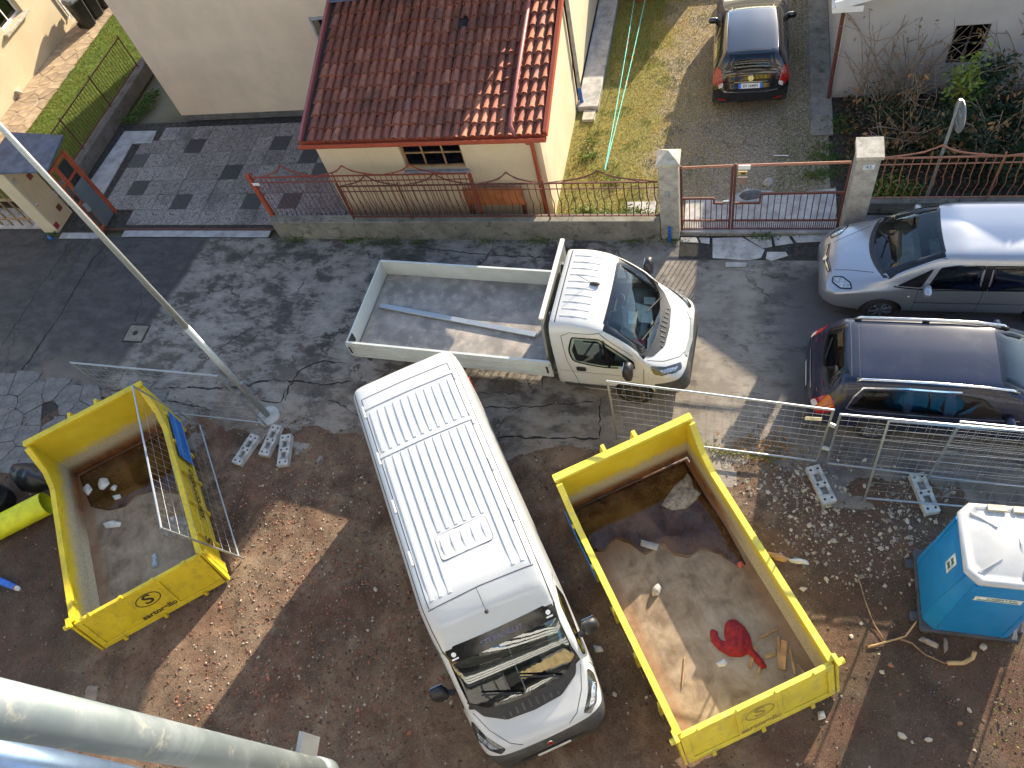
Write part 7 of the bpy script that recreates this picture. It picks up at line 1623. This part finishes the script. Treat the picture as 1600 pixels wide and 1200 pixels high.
def bare(x, y, n, h, sp, label, leaves=60, lean=(0, 0), col=None, lsz=.12):
    t = thing('bare_shrub', label, 'shrub', (x, y, .012)); mb = MB(); A = LM()
    for k in range(n):
        a = rg.uniform(0, 6.28); P = [Vector((rg.gauss(0, .22), rg.gauss(0, .06), 0))]; d = Vector((math.cos(a)*sp+lean[0], math.sin(a)*sp*.5+lean[1], 1)).normalized(); seg = h/5*rg.uniform(.7, 1.2)
        for i in range(6):
            P.append(P[-1]+d*seg); d = (d+Vector((rg.gauss(0, .22), rg.gauss(0, .16), rg.gauss(0, .12)-.02))).normalized()
        mb.tube(P, .016, 5, True, .006)
        for b in range(2):
            s = rg.randint(2, 5); e = (d+Vector((rg.gauss(0, .7), rg.gauss(0, .5), rg.gauss(0, .3)))).normalized(); Q = [P[s], P[s]+e*seg*.9, P[s]+e*seg*1.6+Vector((0, 0, rg.gauss(0, .1)))]; mb.tube(Q, .009, 4, True, .005); P.append(Q[-1])
        for i in range(leaves//n):
            q = rg.choice(P[3:])
            for _ in range(3): A.leaf(q+Vector((rg.gauss(0, .04), rg.gauss(0, .04), rg.gauss(0, .07)-.05)), lsz*rg.uniform(.6, 1.2), rg, .35, 1.2)
    mb.build('branches', col or simple('grey_bark', (.27, .2, .14), .9), t, True); A.build('dry_leaves', M['dry_leaf'], t)
p = G(1352, 138, .0); bare(p.x, 15.5, 16, 1.7, .35, 'bare grey shrub against the corner of the grey house wall', 40, (.1, 0), lsz=.09)
p = G(1400, 142, .0); bare(p.x, 15.5, 20, 1.8, .55, 'leafless shrub in the middle of the grey house wall', 50, (.15, 0), lsz=.09)
p = G(1590, 140, .0); bare(p.x, 15.45, 18, 1.8, .55, 'leafless shrub right of the dark window of the grey house', 60, (-.1, 0))
p = G(1400, 240, .0); bare(p.x, p.y, 14, 1.2, .9, 'tangled bare shrub just behind the gate pillar and fence', 45, (.1, .1))
p = G(1455, 235, .0); bare(p.x, p.y, 13, 1.3, .9, 'bare shrub with hanging tan leaves beside the round road sign', 90, (-.1, .1), lsz=.15)
p = G(1545, 255, .0); bare(p.x, p.y, 14, 1.4, .9, 'bare shrub with hanging tan leaves right of the round road sign', 90, (.1, .1), lsz=.15)
A = LM()
for i in range(2600): A.leaf((rg.uniform(2.4, 9), rg.uniform(12.5, 15.8), .02+abs(rg.gauss(0, .12))), rg.uniform(.05, .13), rg, .5, 0)
stuff(A.build('undergrowth', M['dark_leaf']), 'dark undergrowth covering the bed in front of the grey house', 'plants')
A = LM()
for i in range(5200): A.leaf((rg.uniform(2.4, 9), rg.uniform(12.8, 15.8), .02+abs(rg.gauss(0, .16))), rg.uniform(.05, .12), rg, .4, 0)
stuff(A.build('dead_brush', leaf_mat('brown_brush', (.13, .08, .045), .6, .1, .9)), 'brown dead brush along the foot of the grey house', 'plants')

# ---- rubble: tens of thousands of chips too small to pick out singly
OCT = [(1, 0, 0), (-1, 0, 0), (0, 1, 0), (0, -1, 0), (0, 0, 1), (0, 0, -1)]; OF = [(0, 2, 4), (2, 1, 4), (1, 3, 4), (3, 0, 4), (2, 0, 5), (1, 2, 5), (3, 1, 5), (0, 3, 5)]
def chips(name, n, place, smin, smax, mat, label, flat=.6):
    V = []; F = []
    for i in range(n):
        x, y = place()
        z = dirt_z(x, y) if y < 6.6 else .0
        if y >= 6.3: z = max(z, 0.)
        if y > 11.8: z = .014
        s = smin*(smax/smin)**(rg.random()**2.2); a = rg.uniform(0, 6.28); ca, sa = math.cos(a), math.sin(a); b = len(V)
        for (u, v, w_) in OCT:
            u, v, w_ = u*s*rg.uniform(.6, 1.25)+rg.uniform(-.35, .35)*s, v*s*rg.uniform(.5, .95)+rg.uniform(-.3, .3)*s, w_*s*flat*rg.uniform(.6, 1.2)
            V.append((x+u*ca-v*sa, y+u*sa+v*ca, z+w_+s*.2))
        F += [tuple(b+k for k in f) for f in OF]
    return stuff(mesh_obj(name, V, F, mat), label, 'rubble')
def inside(px): 
    P = [tuple(G(*p)[:2]) for p in px]; x0, x1 = min(p[0] for p in P), max(p[0] for p in P); y0, y1 = min(p[1] for p in P), max(p[1] for p in P)
    def f():
        while True:
            x, y = rg.uniform(x0, x1), rg.uniform(y0, y1)
            if in_poly(x, y, P): return x, y
    return f
def cluster(base, c, s):
    cs = [base() for _ in range(c)]
    def f(): q = rg.choice(cs); return q[0]+rg.gauss(0, s), q[1]+rg.gauss(0, s)
    return f
site = inside([(0, 640), (400, 640), (760, 680), (1000, 700), (1300, 740), (1600, 800), (1600, 1200), (0, 1200)])
mid = inside([(380, 740), (560, 700), (640, 900), (720, 1190), (260, 1190), (330, 880)])
rgt = inside([(1120, 720), (1330, 735), (1480, 780), (1430, 880), (1300, 900), (1200, 830)])
def chip_m(name, c, var=.4):
    t = NT(name); r = t.n('ShaderNodeNewGeometry').outputs['Random Per Island']; col = t.ramp(r, [(0, tuple(v*(1-var) for v in c)), (.6, c), (1, tuple(min(1, v*(1+var)) for v in c))]); return t.bsdf(col, .92, 0, t.bump(t.noise(50, 4), .4, .01), .2)
cg, cb, ck = chip_m('stone_chip', (.33, .28, .22), .5), chip_m('brick_chip', (.24, .11, .072), .5), chip_m('earth_clod', (.12, .082, .06), .5)
chips('stone_chips', 2600, site, .006, .034, cg, 'pale stone chips strewn over the dirt site'); chips('brick_chips', 1500, cluster(site, 60, .5), .007, .035, cb, 'red brick chips strewn over the dirt site')
chips('brick_rubble', 5000, cluster(mid, 50, .38), .006, .038, cb, 'red brick rubble left of the panel van'); chips('pale_rubble_chips', 2400, mid, .005, .034, cg, 'pale rubble chips left of the panel van')
chips('stone_rubble', 1500, cluster(rgt, 40, .28), .01, .055, cg, 'grey stone rubble along the mesh fence'); chips('earth_clods', 12000, site, .006, .035, ck, 'brown clods of earth across the dirt site', .7)
chips('street_grit', 500, inside([(0, 600), (420, 640), (900, 660), (1000, 620), (420, 560), (0, 560)]), .006, .02, cg, 'loose grit on the street beside the site')
chips('driveway_gravel', 5200, inside([(985, 330), (1310, 330), (1305, 160), (1270, 0), (1060, 0), (985, 200)]), .006, .026, chip_m('gravel_chip', (.40, .34, .26), .45), 'pale gravel over the driveway')
# larger loose stones that can be told apart
def stone(px, py, s, mat):
    s *= .72; p = G(px, py); bm = bmesh.new(); bmesh.ops.create_icosphere(bm, subdivisions=1, radius=s)
    sc_ = Vector((rg.uniform(.9, 1.4), rg.uniform(.6, 1.), rg.uniform(.45, .75)))
    for v in bm.verts: v.co = Vector((v.co.x*sc_.x, v.co.y*sc_.y, v.co.z*sc_.z))*rg.uniform(.8, 1.15)
    me = bpy.data.meshes.new('loose_stone'); bm.to_mesh(me); bm.free(); me.materials.append(mat); o = link(bpy.data.objects.new('loose_stone', me)); o.location = (p.x, p.y, dirt_z(p.x, p.y)+s*.25); o.rotation_euler = (rg.uniform(-.3, .3), rg.uniform(-.3, .3), rg.uniform(0, 6.28)); return o
for k, (px, py, s) in enumerate([(1409, 1150, .085), (1450, 1156, .07), (1378, 1050, .07), (1264, 822, .07), (1291, 905, .06), (1375, 835, .07), (1417, 815, .06), (1345, 975, .05), (1330, 995, .05), (1515, 1110, .06), (1535, 1012, .08), (1405, 800, .05), (1290, 800, .05), (960, 1085, .06), (1010, 1090, .05), (588, 922, .06), (412, 760, .05), (640, 1000, .05), (575, 985, .04), (705, 1098, .05), (560, 1060, .05), (1118, 1080, .08), (480, 1120, .05), (1240, 800, .05), (1200, 770, .06), (1350, 760, .06)]):
    tag(stone(px, py, s, cg), 'fist-sized pale stone lying loose on the dirt', 'stone', 'loose pale stones on the dirt')
for k, (px, py, s) in enumerate([(640, 1145, .07), (690, 1060, .06), (345, 950, .05), (480, 1090, .06), (560, 1110, .06), (530, 905, .05), (420, 1060, .06), (610, 930, .05), (1392, 1040, .07), (1500, 1130, .06)]):
    tag(stone(px, py, s, cb), 'broken red brick piece lying loose on the dirt', 'brick', 'loose brick pieces on the dirt')

# ---- broken old pavement at the street corner: separate slabs
op = struct(mesh_obj('old_pavement', [(-16.6, 4.9, .002), (-12.2, 5.3, .002), (-12.0, 6.6, .002), (-16.6, 7.0, .002)], [(0, 1, 2, 3)], M['joint']))
OPM = m_concrete('old_slab', (.17, .16, .15), .85, 1.6); ro = random.Random(9); cells = [(-16.6+.52*i+ro.uniform(.05, .47), 4.9+.42*j+ro.uniform(.05, .37)) for i in range(9) for j in range(5)]
for (cx, cy) in cells:
    poly = [(cx-.4, cy-.34), (cx+.4, cy-.34), (cx+.4, cy+.34), (cx-.4, cy+.34)]
    for (ox, oy) in cells:
        if (ox, oy) == (cx, cy) or abs(ox-cx) > .9 or abs(oy-cy) > .9: continue
        dx, dy = ox-cx, oy-cy; L = math.hypot(dx, dy); dx /= L; dy /= L; mx, my = (cx+ox)/2-dx*.008, (cy+oy)/2-dy*.008; out = []
        for a, b in zip(poly, poly[1:]+poly[:1]):
            da = (a[0]-mx)*dx+(a[1]-my)*dy; db = (b[0]-mx)*dx+(b[1]-my)*dy
            if da <= 0: out.append(a)
            if (da < 0) != (db < 0): t_ = da/(da-db); out.append((a[0]+(b[0]-a[0])*t_, a[1]+(b[1]-a[1])*t_))
        poly = out
        if len(poly) < 3: break
    if len(poly) > 2 and ro.random() > .08:
        mb = MB((cx, cy, 0)); mb.prism([(p[0], p[1], .002) for p in poly], (0, 0, .02+ro.uniform(0, .014))); o = mb.build('slab', OPM, op); o.location = (cx, cy, 0)
